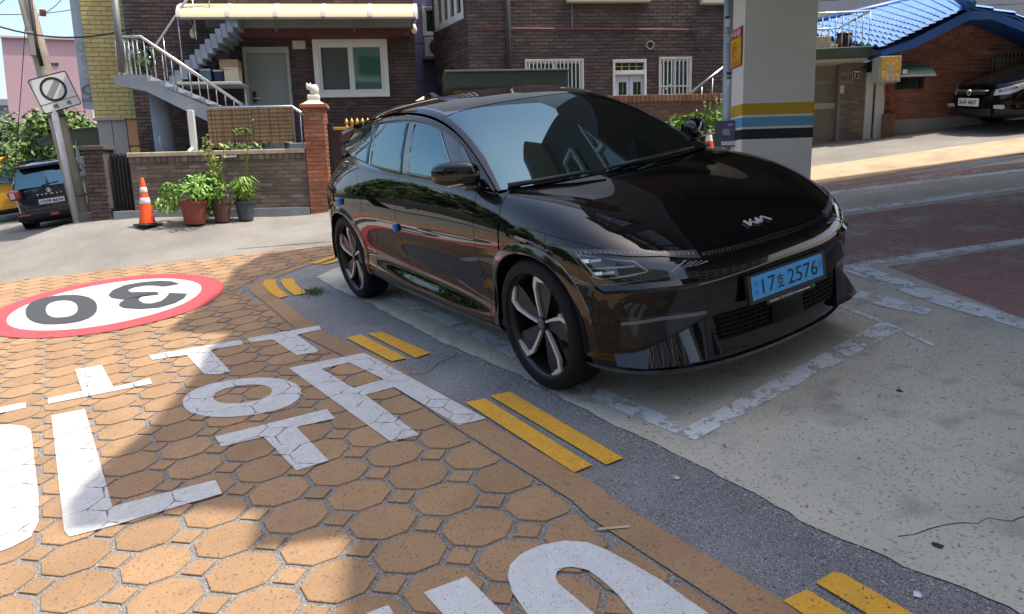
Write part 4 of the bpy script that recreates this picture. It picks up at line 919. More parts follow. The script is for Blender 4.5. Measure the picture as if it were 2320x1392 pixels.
def bars(f, par, s0, s1, z0, z1, n, o, mid=None):
    b = MB(); e = .02; put(MB().box((s0,o,z1-e),(s1,o+.025,z1), f.mx), 'grille_rail', pvc, par); put(MB().box((s0,o,z0),(s1,o+.025,z0+e), f.mx), 'grille_rail', pvc, par)
    if mid: put(MB().box((s0,o,mid),(s1,o+.025,mid+e), f.mx), 'grille_rail', pvc, par)
    for k in range(n+1): x = s0+(s1-s0-.02)*k/n; put(MB().box((x,o+.002,z0+e),(x+.018,o+.022,z1-e), f.mx), 'grille_bar', pvc, par)
teal = mat('teal_glass', (.03,.09,.095), rough=.05, ior=1.8)
for (w_, n, mid) in ((w1, 15, None), (w3, 8, w3[2]+(w3[3]-w3[2])*.27)):
    ww = window(F2, H2, *w_, o=-.05, fw=.05, panes=2, glass_m=teal); bars(F2, ww, w_[0], w_[1], w_[2], w_[3], n, .03, mid)
# white glazed door with a barred fanlight
D2 = put(MB().bbox((w2[0],-.05,w2[2]),(w2[0]+.05,.03,w2[3]), .005, F2.mx), 'door_frame', pvc, H2)
put(MB().bbox((w2[1]-.05,-.05,w2[2]),(w2[1],.03,w2[3]), .005, F2.mx), 'door_jamb', pvc, D2); put(MB().bbox((w2[0]+.05,-.05,w2[3]-.06),(w2[1]-.05,.03,w2[3]), .005, F2.mx), 'door_head', pvc, D2)
trz = F2.at(1420, 165)[1]; put(MB().bbox((w2[0]+.05,-.05,trz-.04),(w2[1]-.05,.03,trz+.04), .005, F2.mx), 'transom', pvc, D2)
put(MB().box((w2[0]+.05,-.045,trz+.04),(w2[1]-.05,-.035,w2[3]-.06), F2.mx), 'fanlight_pane', winglass, D2)
gy = mat('gilt_bar', (.60,.52,.22), rough=.4)
for k in range(1, 4): x = w2[0]+.05+(w2[1]-w2[0]-.1)*k/4; put(MB().box((x-.006,-.034,trz+.04),(x+.006,-.02,w2[3]-.06), F2.mx), 'glazing_bar', gy, D2)
put(MB().box((w2[0]+.05,-.033,(trz+w2[3])/2-.012),(w2[1]-.05,-.019,(trz+w2[3])/2), F2.mx), 'glazing_bar', gy, D2)
wd = (w2[1]-w2[0]-.1)/2; lv = mat('door_leaf_white', (.62,.63,.66), rough=.5)
for k in range(2):
    x0_ = w2[0]+.05+k*wd; lf = put(MB().bbox((x0_+.004,-.06,w2[2]),(x0_+wd-.004,-.02,trz-.045), .006, F2.mx), 'door_leaf', lv, H2)
    zc1, zc0 = trz-.18, trz-.95; put(MB().box((x0_+wd*.28,-.019,zc0),(x0_+wd*.80,-.014,zc1), F2.mx), 'pane', winglass, lf)
    for kk in (1, 2): z_ = zc0+(zc1-zc0)*kk/3; put(MB().box((x0_+wd*.28,-.013,z_),(x0_+wd*.80,-.006,z_+.012), F2.mx), 'glazing_bar', gy, lf)
    put(MB().box((x0_+wd*.53,-.012,zc0),(x0_+wd*.55,-.005,zc1), F2.mx), 'glazing_bar', gy, lf)
# upper sills, red pipe, vent hole, drain pipe
for (x0_, x1_, y_) in ((1285,1474,0),(1590,1690,4)):
    a, z_ = F2.at(x0_, y_, .12); c, _ = F2.at(x1_, y_, .12); put(MB().bbox((a,-.05,z_-.04),(c,.14,z_+.10), .02, F2.mx), 'window_sill', mat('sill_cream', (.60,.55,.42), rough=.7), H2)
for u_ in (up1, up2): window(F2, H2, *u_, o=-.05, fw=.06)
rp = mat('pipe_red', (.16,.05,.05), rough=.5)
pA = F2.at(1165, 65, .05); pB = F2.at(1578, 68, .05); pC = F2.at(1582, 122, .05); pZ = F2.at(1090, 68, .05)
put(MB().tube([F2.P(pZ[0],.05,pZ[1]), F2.P(pA[0],.05,pA[1]), F2.P(pB[0],.05,pB[1]), F2.P(pC[0],.05,pC[1])], .016, 8), 'red_pipe', rp, H2, smooth=True)
dp = F2.at(1150, 60, .07); put(MB().tube([F2.P(dp[0],.09,zlow+.5), F2.P(dp[0],.09,z2t-.2)], .06, 12), 'downpipe', mat('pipe_dark', (.03,.028,.028), rough=.5), H2, smooth=True)
vt = F2.at(1473, 103, .02); put(MB().lathe([(.085,-.06),(.085,.03),(.062,.03),(.055,.0),(.055,-.06)], 20, F2.mx @ Matrix.Translation((vt[0],.012,vt[1])) @ Matrix.Rotation(-math.pi/2, 4, 'X')), 'vent_pipe', mat('vent_pipe_grey', (.30,.27,.25), rough=.6), H2, smooth=True)
put(MB().lathe([(0,0),(.055,0)], 20, F2.mx @ Matrix.Translation((vt[0],.013,vt[1])) @ Matrix.Rotation(-math.pi/2, 4, 'X')), 'vent_void', void if 'void' in globals() else mat('car_void', (.002,.002,.002)), H2)
cw = F2.at(1295, -10, .03); cw2 = F2.at(1297, 65, .03); put(MB().tube([F2.P(cw[0],.03,cw[1]), F2.P(cw2[0],.03,cw2[1])], .006, 5), 'cable', mat('cable_pale', (.4,.35,.34)), H2)
# left flank with the tall windows
F2S = Fac((0,0), (1,0)); F2S.o = F2.P(m0, 0, 0); F2S.o.z = 0
vd = Vector((F2S.o.x-CPW.x, F2S.o.y-CPW.y, 0)).normalized(); side = (Matrix.Rotation(math.radians(24), 3, 'Z') @ vd)
F2S.d = -side; F2S.n = Vector((F2S.d.y, -F2S.d.x, 0)); 
if F2S.n.dot(CPW-F2S.o) < 0: F2S.n = -F2S.n
F2S.mx = Matrix(((F2S.d.x, F2S.n.x, 0, F2S.o.x), (F2S.d.y, F2S.n.y, 0, F2S.o.y), (0,0,1,0), (0,0,0,1)))
sl0 = F2S.at(982, 60)[0]; wq = F2S.rect(984, -60, 1050, 70); wq = (wq[0], wq[1], F2S.at(1015, 60)[1], z2t-.5)
bricks(F2S, H2, max(sl0, -9), -.002, zlow, z2t, br_brown, mort_b2, [wq], slope=False, nmax=120, wall='side_wall', prefer=(970, 0, 1062, 215))
wx = window(F2S, H2, *wq, o=-.04, fw=.09, panes=4)
# gate canopy and garden wall of the middle house
CN = root('gate_canopy', F2W, F2W.at(1150, 180)[0], 'dark green flat gate canopy above the car roof', 'canopy', o=.2)
c0, cz1 = F2W.at(1010, 164, .5); c1, _ = F2W.at(1288, 164, .5); cz0 = F2W.at(1150, 197, .5)[1]
put(MB().bbox((c0,-.9,cz0),(c1,.5,cz1), .015, F2W.mx), 'fascia', mat('canopy_green', (.028,.042,.036), rough=.55, var=.08, vscale=2), CN)
put(MB().bbox((c0-.02,-.92,cz1),(c1+.02,.52,cz1+.03), .006, F2W.mx), 'canopy_cap', mat('canopy_edge', (.10,.12,.11), rough=.5), CN)
put(MB().box((c0+.15,-.8,F2W.ground(c0)),(c0+.55,.1,cz0-.002), F2W.mx), 'gate_pier', br_red, CN)
put(MB().bbox((c0+.62,-.3,F2W.ground(c0)),(c1-.3,-.24,cz0-.002), .01, F2W.mx), 'gate_leaf', mat('gate_wood', (.16,.10,.06), rough=.7, var=.2), CN)
put(MB().bbox((c0+.62,-.22,cz0-.16),(c1-.3,-.12,cz0-.004), .01, F2W.mx), 'lintel', mat('lintel_tan', (.30,.20,.12), rough=.8), CN)
put(MB().box((c1-.28,-.8,F2W.ground(c1)),(c1-.02,.1,cz0-.002), F2W.mx), 'gate_pier', br_red, CN)
W2 = root('garden_wall', F2W, F2W.at(1450, 260)[0], 'reddish brown garden wall with upright brick coping behind the car', 'wall')
v0, v1 = c1+.02, F2W.at(1700, 240)[0]; vz = F2W.at(1450, 232)[1]
bricks(F2W, W2, v0, v1, min(F2W.ground(v0), F2W.ground(v1))-.1, vz, mat_piece('brick_wall2', (.11,.058,.040), (.19,.105,.072), var=.2, c3=(.14,.075,.052)), mort_m, slope=False, prefer=(1200, 200, 1640, 330))
for k in range(int((v1-v0)/.075)):
    put(MB().bbox((v0+k*.075,-.12,vz+.004),(v0+k*.075+.066,.03,vz+.115), .005, F2W.mx), 'coping_brick', mat_piece('brick_coping2', (.17,.075,.045), (.26,.125,.08)), W2)
RS = root('stair_rail', F2W, F2W.at(1600, 190)[0], 'stainless stair rail rising behind the garden wall by the steel pole', 'railing', o=-.6)
ra = F2W.at(1558, 216, -.6); rb = F2W.at(1645, 148, -.6)
rail([F2W.P(ra[0],-.6,ra[1]), F2W.P(rb[0],-.6,rb[1])], .024, 'handrail', RS)
for px_ in (1590, 1614): s_ = F2W.at(px_, 200, -.6)[0]; t = (s_-ra[0])/(rb[0]-ra[0]); rail([F2W.P(s_,-.6,ra[1]+(rb[1]-ra[1])*t), F2W.P(s_,-.6,ra[1]-.5)], .01, 'baluster', RS)
# ---------------------------------------------------------------- red brick house with the blue tiled roof
G3a, G3b = G(1862, 325), G(1972, 312)
d3 = (Vector(G(2320, 286))-Vector(G3b)); 
F3 = Fac(G3b, Vector(G3b)+Vector((math.cos(math.radians(60)), math.sin(math.radians(60)), 0))); F3G = Fac(G3a, G3b)
H3 = root('brick_house', F3, 2.0, 'red brick house with a bright blue tiled roof', 'house')
t0, t1 = F3.at(1978, 250)[0], F3.at(2320, 200)[0]+4.0
pl_ = F3.at(2100, 272)[1]; gw3 = F3.rect(2243, 116, 2420, 200); sm3 = F3.rect(2028, 172, 2094, 204)
eave = [F3.at(*p) for p in ((1985,130),(2040,108),(2190,40),(2240,40),(2310,62),(2400,110))]
apex = max(e[1] for e in eave)
# stepped gable: brick up to the eave line by clipping the courses to the roof line
def roofline(s):
    for a, b_ in zip(eave[:-1], eave[1:]):
        if a[0] <= s <= b_[0]: return a[1]+(b_[1]-a[1])*(s-a[0])/(b_[0]-a[0])
    return eave[0][1] if s < eave[0][0] else eave[-1][1]
s_e = eave[-1][0]
zlow3 = F3.ground(t0)-.3
low_top = min(eave[0][1], eave[-1][1])-.02
bricks(F3, H3, t0, s_e, pl_, low_top, br_red, mort_l, [h for h in (gw3, sm3) if h[1] > t0], slope=False, prefer=(1980, 90, 2320, 290), nmax=270)
# gable part above
gb = MB(); z = low_top; mb_ = MB(); r = 0
pts_ = [(eave[0][0], low_top)]+[e for e in eave if e[1] > low_top]+[(eave[-1][0], low_top)]
put(MB().prism([F3.P(s, 0, z_) for s, z_ in pts_], (0,0,0), F3.n*-.1), 'gable_wall', mort_l, H3)
while z < apex:
    xs = np.linspace(eave[0][0], s_e, 240); okx = [x for x in xs if roofline(x) > z+.03]
    if okx:
        x = okx[0]-(r % 2)*.1
        while x < okx[-1]:
            a, c = max(x, okx[0]), min(x+.188, okx[-1])
            hit = any(h[0] < c and h[1] > a and h[2] < z+.05 and h[3] > z for h in (gw3, sm3))
            if c-a > .03 and not hit: gb.box((a, .0, z), (c, .012, z+.056), F3.mx)
            x += .198
    z += .066; r += 1
ob = put(gb, 'bricks', br_red, H3); ob['kind'] = 'stuff'
put(MB().box((t0,-6,zlow3),(s_e,-.11,low_top-.02), F3.mx), 'house_core', mort_d, H3)
put(MB().prism([F3.P(t0,0,F3.ground(t0)-.1), F3.P(s_e,0,F3.ground(s_e)-.1), F3.P(s_e,0,max(pl_, F3.ground(s_e)+.05)), F3.P(t0,0,pl_)], F3.n*-.1, F3.n*.03), 'plinth', mat('plinth_grey', (.33,.33,.31), rough=.9, var=.12, vscale=2), H3)
# fascia and tiled roof
blue = mat('roof_blue', (.012,.085,.30), rough=.45, var=.08, vscale=3); tile_m = mat_piece('roof_tile_blue', (.03,.14,.38), (.05,.19,.46), rough=.65, var=.08, bump=.0005)
fas = [F3.at(*p, .45) for p in ((1990,118),(2062,92),(2190,26),(2245,28),(2330,58),(2420,105))]; fbt = [F3.at(*p, .45) for p in ((1995,128),(2066,112),(2195,46),(2243,46),(2310,72),(2400,118))]
RF = put(MB().prism([F3.P(s, .45, z) for s, z in fas]+[F3.P(s, .45, z) for s, z in fbt[::-1]], (0,0,0), F3.n*.05), 'fascia', blue, H3)
put(MB().prism([F3.P(s, .44, z) for s, z in fbt]+[F3.P(s, .44, z+.05) for s, z in fbt[::-1]], (0,0,0), F3.n*-.55), 'soffit', blue, H3)
# the roof slope that faces us: hip plane from the left eave up to the ridge
eA = F3.at(1992, 116, .5); eB = F3.at(2196, 22, .5)
pA_ = F3.P(eA[0], .5, eA[1]+.03); pB_ = F3.P(eB[0], .5, eB[1]+.03)
# direction back into the house: towards the far left corner seen at the column edge
backv = -F3.n; rlen = 4.6
_c = F3.at(2150, -14, -4.6); _d = F3.at(1790, 72, -4.6); pC_ = F3.P(_c[0], -4.6, _c[1]); pD_ = F3.P(_d[0], -4.6, _d[1])
def roof_at(u, v): return pA_.lerp(pB_, u).lerp(pD_.lerp(pC_, u), v)
nu_, nv_ = 13, 17
nrm = (pB_-pA_).cross(pD_-pA_).normalized()
if nrm.z < 0: nrm = -nrm
b = MB(); b.add([roof_at(i/6, j/6)-nrm*.03 for i in range(7) for j in range(7)], [(i*7+j, (i+1)*7+j, (i+1)*7+j+1, i*7+j+1) for i in range(6) for j in range(6)]); put(b, 'roof_deck', blue, H3)
me_t = None
tw = th = 1.0
prof_t = [(0,0),(.16,.035),(.32,.05),(.48,.035),(.62,.005),(.82,-.004),(1.0,0)]
vs = []; fs = []
for k, (y, z) in enumerate(prof_t):
    for (x, dq) in ((0,.035),(1.12,.004),(0,.0)): vs.append(Vector((x, y, z+dq)))
for k in range(len(prof_t)-1):
    a = 3*k; fs += [(a, a+3, a+4, a+1), (a+2, a+5, a+3, a)]
me_t = bpy.data.meshes.new('roof_tile'); me_t.from_pydata([tuple(v) for v in vs], [], fs); me_t.materials.append(tile_m)
for i in range(nu_):
    for j in range(nv_):
        q0 = roof_at(i/nu_, j/nv_); eu = roof_at((i+1)/nu_, j/nv_)-q0; ev = roof_at(i/nu_, (j+1)/nv_)-q0; en = eu.cross(ev).normalized(); en = en if en.z > 0 else -en
        ob = bpy.data.objects.new('roof_tile', me_t); COL.objects.link(ob); under(ob, RF); ob.matrix_basis = Matrix(((eu.x, ev.x, en.x, q0.x), (eu.y, ev.y, en.y, q0.y), (eu.z, ev.z, en.z, q0.z), (0,0,0,1)))
put(MB().tube([roof_at(1.0,-.02)+nrm*.06, roof_at(1.0,1.02)+nrm*.06], .10, 10), 'ridge_cap', blue, H3, smooth=True)
put(MB().tube([roof_at(0,1.0)+nrm*.06, roof_at(1.0,1.0)+nrm*.06], .09, 10), 'ridge_cap', blue, H3, smooth=True)
tr0 = F3.at(2200, 20, .5); tr1 = F3.at(2300, 40, .5); tr2 = F3.at(2420, 100, .5)
p_r = [F3.P(tr0[0], .5, tr0[1]+.03), F3.P(tr1[0], .5, tr1[1]+.03), F3.P(tr2[0], .5, tr2[1]+.03)]
for a, b_ in zip(p_r[:-1], p_r[1:]):
    put(MB().prism([a, b_, b_+backv*4.6, a+backv*4.6], (0,0,-.03), (0,0,0)), 'roof_deck', blue, H3)
    n_ = max(2, int((b_-a).length/.25)); ev = backv*.27; eu = (a-b_)/n_; en = eu.cross(ev).normalized(); en = en if en.z > 0 else -en
    for i in range(n_):
        for j in range(2):
            q0 = a+(b_-a)*((i+1)/n_)+ev*j+en*.006; ob = bpy.data.objects.new('roof_tile', me_t); COL.objects.link(ob); under(ob, RF); ob.matrix_basis = Matrix(((eu.x, ev.x, en.x, q0.x), (eu.y, ev.y, en.y, q0.y), (eu.z, ev.z, en.z, q0.z), (0,0,0,1)))
# barred yellow window, small window with a green hood
wy = window(F3, H3, *gw3, o=-.06, fw=.05, panes=2, m=mat('window_brown', (.07,.05,.04), rough=.5), glass_m=mat('blind_yellow', (.40,.36,.20), rough=.5, coat=.6))
for k in range(22):
    x = gw3[0]+(gw3[1]-gw3[0])*k/21; put(MB().box((x-.008,.045,gw3[2]),(x+.008,.062,gw3[3]), F3.mx), 'grille_bar', mat('bar_tan', (.30,.26,.18), rough=.5), wy)
for z_ in (gw3[2], gw3[2]+(gw3[3]-gw3[2])*.42, gw3[3]-.02): put(MB().box((gw3[0],.062,z_),(gw3[1],.075,z_+.02), F3.mx), 'grille_rail', mat('bar_tan'), wy)
window(F3, H3, *sm3, o=-.06, fw=.03, panes=1, m=mat('frame_dark', (.03,.04,.035)), glass_m=mat('dark_glass', (.01,.012,.01), rough=.1))
GA = root('window_hood', F3, (sm3[0]+sm3[1])/2, 'rounded green metal hood over the small window of the red brick house', 'awning', o=.3)
ga0, gaz = F3.at(2040, 146, .4); ga1, _ = F3.at(2118, 146, .4); gab = F3.at(2080, 170, .4)[1]
prof_g = [(.02,gaz+.03),(.2,gaz),(.34,gaz-.05),(.42,gaz-.14),(.44,gab)]
b = MB(); n = len(prof_g); b.add([F3.mx @ Vector((x, o_, z_)) for x in (ga0, ga1) for o_, z_ in prof_g]+[F3.mx @ Vector((x, .012, gab)) for x in (ga0, ga1)], [(i, i+1, n+i+1, n+i) for i in range(n-1)]+[tuple(range(n))+(2*n,), tuple(range(2*n-1, n-1, -1))+(2*n+1,)])
put(b, 'hood', mat('hood_green', (.045,.13,.10), rough=.5, var=.08), GA, smooth=True, sharp=40)
put(MB().bbox((ga0-.01,.43,gab-.03),(ga1+.01,.45,gab), .004, F3.mx), 'hood_trim', mat('trim_pale', (.5,.5,.46)), GA)
q = F3.rect(2046, 158, 2056, 168, .45); put(MB().box((q[0],.43,q[2]),(q[1],.445,q[3]), F3.mx), 'sticker', mat('notice_white'), GA)
# yellow lightbox sign with torn poster
SG = root('wall_sign', F3, F3.at(2015, 155)[0], 'weathered yellow box sign with peeling white paper on the red brick house', 'sign', o=.4)
q = F3.rect(1993, 127, 2042, 186, .55)
put(MB().bbox((q[0],.3,q[2]),(q[1],.545,q[3]), .008, F3.mx), 'sign_case', mat('sign_frame', (.34,.33,.25), rough=.6), SG)
fc_ = mat('sign_yellow', (.62,.36,.03), rough=.6, var=.1, vscale=8, speck=[((.62,.58,.50),11,.60,.64),((.45,.18,.05),17,.62,.66)])
put(MB().box((q[0]+.03,.545,q[2]+.03),(q[1]-.03,.55,q[3]-.03), F3.mx), 'sign_face', fc_, SG)
zc = q[2]+(q[3]-q[2])*.42; b = MB()
for k in range(60): x = random.uniform(q[0]+.12, q[1]-.12); z_ = random.uniform(zc-.14, zc+.12); r = random.uniform(.008,.02); b.box((x-r,.5505,z_-r*.7),(x+r,.5515,z_+r*.7), F3.mx)
ob = put(b, 'torn_paper', mat('paper_torn', (.62,.60,.56), rough=.9), SG); ob['kind'] = 'stuff'
put(MB().tube([F3.P(q[0]+.02,.0,q[3]-.1), F3.P(q[0]+.02,.35,q[3]-.1)], .02, 6), 'bracket', irn, SG)
# red downpipe and wooden post box
dpx = F3.at(2012, 250, .12); DP = root('gas_pipe', F3, dpx[0], 'red gas pipe in a rusty wooden guard on the brick wall', 'pipe', o=.12)
tz = F3.at(2015, 195, .12)[1]; tz2 = F3.at(2015, 258, .12)[1]
rr_ = mat('pipe_rust_red', (.30,.05,.04), rough=.6); 
put(MB().tube([F3.P(dpx[0]-.05,.1,tz), F3.P(dpx[0]-.05,.1,tz-.12), F3.P(dpx[0]+.06,.12,tz-.16), F3.P(dpx[0]+.06,.12,tz2)], .028, 8), 'pipe', rr_, DP, smooth=True)
put(MB().bbox((dpx[0]-.09,.032,F3.ground(dpx[0])-.05),(dpx[0]+.09,.2,tz2), .01, F3.mx), 'guard', mat('guard_rust', (.18,.085,.05), rough=.9, var=.3, vscale=8), DP)
# gate of that house: green canopy, railing, brick pier, stainless door, number plate
F3G2 = F3G
CG = root('gatehouse', F3G, .5, 'gate with a green flat roof, brick pier and grey ribbed steel door', 'gate')
k0, kz1 = F3G.at(1846, 110, .35); k1, _ = F3G.at(1978, 112, .35); kz0 = F3G.at(1910, 131, .35)[1]
put(MB().bbox((k0-.6,-1.4,kz0),(k1,.35,kz1), .012, F3G.mx), 'roof_slab', mat('canopy_green2', (.05,.075,.055), rough=.6, var=.1), CG)
put(MB().bbox((k0-.6,-1.38,kz0-.05),(k1-.05,.30,kz0-.002), .01, F3G.mx), 'soffit', mat('soffit_pale', (.42,.41,.37), rough=.8), CG)
p3a, p3b = F3G.at(1903, 240)[0], F3G.at(1958, 240)[0]
bricks(F3G, CG, p3a, p3b, F3G.ground(p3a)-.1, kz0-.052, br_wall, mort_m, back=.4, nmax=200, wall='pier')
jb = mat('jamb_white', (.52,.51,.48), rough=.8, var=.12, vscale=3)
put(MB().bbox((p3b+.004,-.4,F3G.ground(p3b)-.1),(p3b+.12,.05,F3G.at(1960, 165)[1]), .01, F3G.mx), 'jamb', jb, CG)
put(MB().bbox((p3b+.16,-.3,F3G.ground(p3b)-.1),(p3b+.30,.08,kz0-.06), .01, F3G.mx), 'jamb', jb, CG)
da, db = F3G.at(1838, 230, -.15)[0]-.35, F3G.at(1893, 230, -.15)[0]; dz1 = F3G.at(1870, 147, -.15)[1]; dz0 = F3G.ground(da)+.05
dst = mat('door_steel_tan', (.30,.27,.21), rough=.4, metal=.5, var=.1, vscale=3)
DR = put(MB().box((da,-.2,dz0),(db,-.17,dz1), F3G.mx), 'door', dst, CG)
for k in range(34):
    x = da+(db-da)*(k+.2)/34
    for (f0, f1) in ((.03,.43),(.53,.76),(.80,.97)): put(MB().box((x,-.17,dz0+(dz1-dz0)*f0),(x+(db-da)/34*.55,-.155,dz0+(dz1-dz0)*f1), F3G.mx), 'rib', dst, DR)
put(MB().bbox((da,-.169,dz0+(dz1-dz0)*.445),(db,-.15,dz0+(dz1-dz0)*.515), .004, F3G.mx), 'lock_rail', mat('lock_rail', (.42,.38,.30), rough=.35, metal=.5), DR)
put(MB().bbox((db+.004,-.22,dz0),(db+.09,-.12,dz1+.05), .006, F3G.mx), 'door_frame', mat('frame_bronze', (.16,.12,.09), rough=.5), CG)
q = F3G.rect(1903, 194, 1912, 212, .03); put(MB().bbox((q[0],.014,q[2]),(q[1],.05,q[3]), .006, F3G.mx), 'intercom', mat('intercom_cream', (.55,.50,.38), rough=.5), CG)
q = F3G.rect(1930, 160, 1952, 179, .03); NP = tag(MB().bbox((q[0],.014,q[2]),(q[1],.03,q[3]), .004, F3G.mx).build('house_number', mat('number_navy', (.012,.016,.06), rough=.4)), 'navy house number plate reading 11 on the brick gate pier', 'sign')
wm = mat('sign_white', (.75,.75,.75), rough=.5)
def ftext(f, body, s, z, w_, h_, o, m, par, bold=.0, name='lettering'):
    vs, fs = text_fit(body, w_, h_, bold); ob = obj(name, [f.mx @ Vector((v.x+s, o, v.y+z)) for v in vs], fs, m); return under(ob, par)
ftext(F3G, '11', (q[0]+q[1])/2, q[2]+(q[3]-q[2])*.42, (q[1]-q[0])*.42, (q[3]-q[2])*.42, .0315, wm, NP, .02); ftext(F3G, '▬ ▬ ▬', (q[0]+q[1])/2, q[2]+(q[3]-q[2])*.82, (q[1]-q[0])*.6, (q[3]-q[2])*.14, .0315, wm, NP)
b = MB()
for (x0_, z0_, x1_, z1_) in ((q[0]+.01,q[2]+.008,q[1]-.01,q[2]+.014),(q[0]+.01,q[3]-.014,q[1]-.01,q[3]-.008),(q[0]+.008,q[2]+.014,q[0]+.014,q[3]-.014),(q[1]-.014,q[2]+.014,q[1]-.008,q[3]-.014)): b.box((x0_,.03,z0_),(x1_,.0312,z1_), F3G.mx)
under(b.build('border_line', wm), NP)
# railing and jar on the gate roof
TR = root('roof_railing', F3G, (k0+k1)/2, 'thin stainless railing standing on the green gate roof', 'railing', o=.2)
ta, tzz = F3G.at(1860, 31, .25); tb, _ = F3G.at(1972, 31, .25)
rail([F3G.P(ta-.6,.25,tzz), F3G.P(tb,.25,tzz)], .02, 'handrail', TR); rail([F3G.P(ta+.1,.25,tzz-.02), F3G.P(ta-.35,-.9,tzz+.15)], .018, 'handrail', TR)
rail([F3G.P(tb,.25,tzz), F3G.P(tb,-1.2,tzz)], .018, 'handrail', TR); rail([F3G.P(ta+.15,-1.2,tzz-.02), F3G.P(tb,-1.2,tzz)], .018, 'handrail', TR)
for k in range(13): x = ta-.5+(tb-ta+.5)*k/12; rail([F3G.P(x,.25,kz1), F3G.P(x,.25,tzz)], .008, 'baluster', TR)
for k in range(5): x = ta+.2+(tb-ta-.2)*k/4; rail([F3G.P(x,-1.2,kz1), F3G.P(x,-1.2,tzz)], .008, 'baluster', TR)
js, jz = F3G.at(1912, 95, -.2); JR = root('storage_jar', F3G, js, 'dark brown earthenware jar with a lid on the gate roof', 'jar', o=-.2)
jm = mat('jar_brown', (.028,.018,.014), rough=.35); jx = F3G.mx @ Matrix.Translation((js,-.2,kz1))
put(MB().lathe([(0,.0),(.09,.0),(.12,.08),(.135,.16),(.12,.25),(.10,.275)], 24, jx), 'jar_body', jm, JR, smooth=True); put(MB().lathe([(.13,.275),(.14,.285),(.13,.30),(.04,.325),(0,.33)], 24, jx), 'jar_lid', jm, JR, smooth=True, sharp=40)
js2 = F3G.at(1862, 96, -.1)[0]; PB = root('storage_box', F3G, js2, 'pale cardboard boxes on the gate roof beside the column', 'box', o=-.1)
put(MB().bbox((js2-.15,-.3,kz1),(js2+.12,.0,kz1+.24), .01, F3G.mx), 'box_body', mat('carton_pale'), PB); put(MB().bbox((js2+.13,-.25,kz1),(js2+.24,-.02,kz1+.10), .008, F3G.mx), 'box_body', mat('carton_pale'), PB)
# grey clad building far behind
FB = Fac(G3a, G3b, -14.0)
BB = root('clad_building', FB, FB.at(1900, 20)[0], 'grey panel clad building rising behind the blue roof', 'building')
x0_, x1_ = FB.at(1700, 20)[0]-1, FB.at(2100, 20)[0]+6
for k in range(24):
    z0_ = 1.0+k*.42; put(MB().bbox((x0_,-.3,z0_),(x1_,0,z0_+.405), .012, FB.mx), 'cladding_panel', mat('clad_grey', (.24,.25,.27), rough=.5, var=.05, vscale=1), BB)
put(MB().box((x0_+.01,-6,.5),(x1_-.01,-.301,11.0), FB.mx), 'core', mort_d, BB)
# ================================================================ hero car: black electric crossover
paint = mat('car_paint_black', (.0035,.0035,.004), rough=.3, coat=1.0, coatrough=.012, ior=1.5, spec=.0, coatior=1.58)
gloss = mat('gloss_black_trim', (.006,.006,.006), rough=.12, coat=.8, coatrough=.05)
satin = mat('satin_black_plastic', (.012,.012,.012), rough=.45, bump=.0004, bscale=600)
void = mat('car_void', (.002,.002,.002), rough=.9, spec=.1)
glass = mat('tinted_car_glass', (.004,.006,.006), rough=.01, ior=2.8, spec=.5, tint=(.50,.86,.95))
rubber = mat('tyre_rubber', (.008,.008,.0085), rough=.7, spec=.25, bump=.0006, bscale=400, var=.25, vscale=30)
silver = mat('machined_alloy', (.68,.66,.63), rough=.35, metal=.35, coat=.4)
chrome = mat('badge_chrome', (.75,.75,.76), rough=.25, metal=.5)
darkalloy = mat('dark_alloy', (.02,.02,.021), rough=.35, metal=.4, coat=.3)
steel = mat('brake_steel', (.35,.34,.33), rough=.4, metal=1.0)

def bspl(P, n, sym0=False, sym1=False):
    """cubic B-spline along axis 0 of P (k, m, 3); n samples per span; ends clamped or mirrored over y=0"""
    P = np.asarray(P, float); flip = np.array([1., -1., 1.])
    a = P[1]*flip if sym0 else 2*P[0]-P[1]
    b = P[-2]*flip if sym1 else 2*P[-1]-P[-2]
    Q = np.concatenate([[a], P, [b]]); k = len(P)-1
    out = []; prm = []
    for i in range(k):
        ts = np.linspace(0, 1, n, endpoint=False) if i < k-1 else np.linspace(0, 1, n+1)
        for t in ts:
            w0 = (1-t)**3/6; w1 = (3*t**3-6*t*t+4)/6; w2 = (-3*t**3+3*t*t+3*t+1)/6; w3 = t**3/6
            out.append(w0*Q[i]+w1*Q[i+1]+w2*Q[i+2]+w3*Q[i+3]); prm.append(i+t)
    return np.array(out), np.array(prm)
def sharpen(P, axis, k=.5):       # push control points out so that the smoothed surface passes near them
    P = np.asarray(P, float).copy(); Q = np.moveaxis(P, axis, 0).copy()
    R = Q.copy(); R[1:-1] = Q[1:-1] - k*((Q[:-2]+Q[2:])/2-Q[1:-1])/1.5
    return np.moveaxis(R, 0, axis)

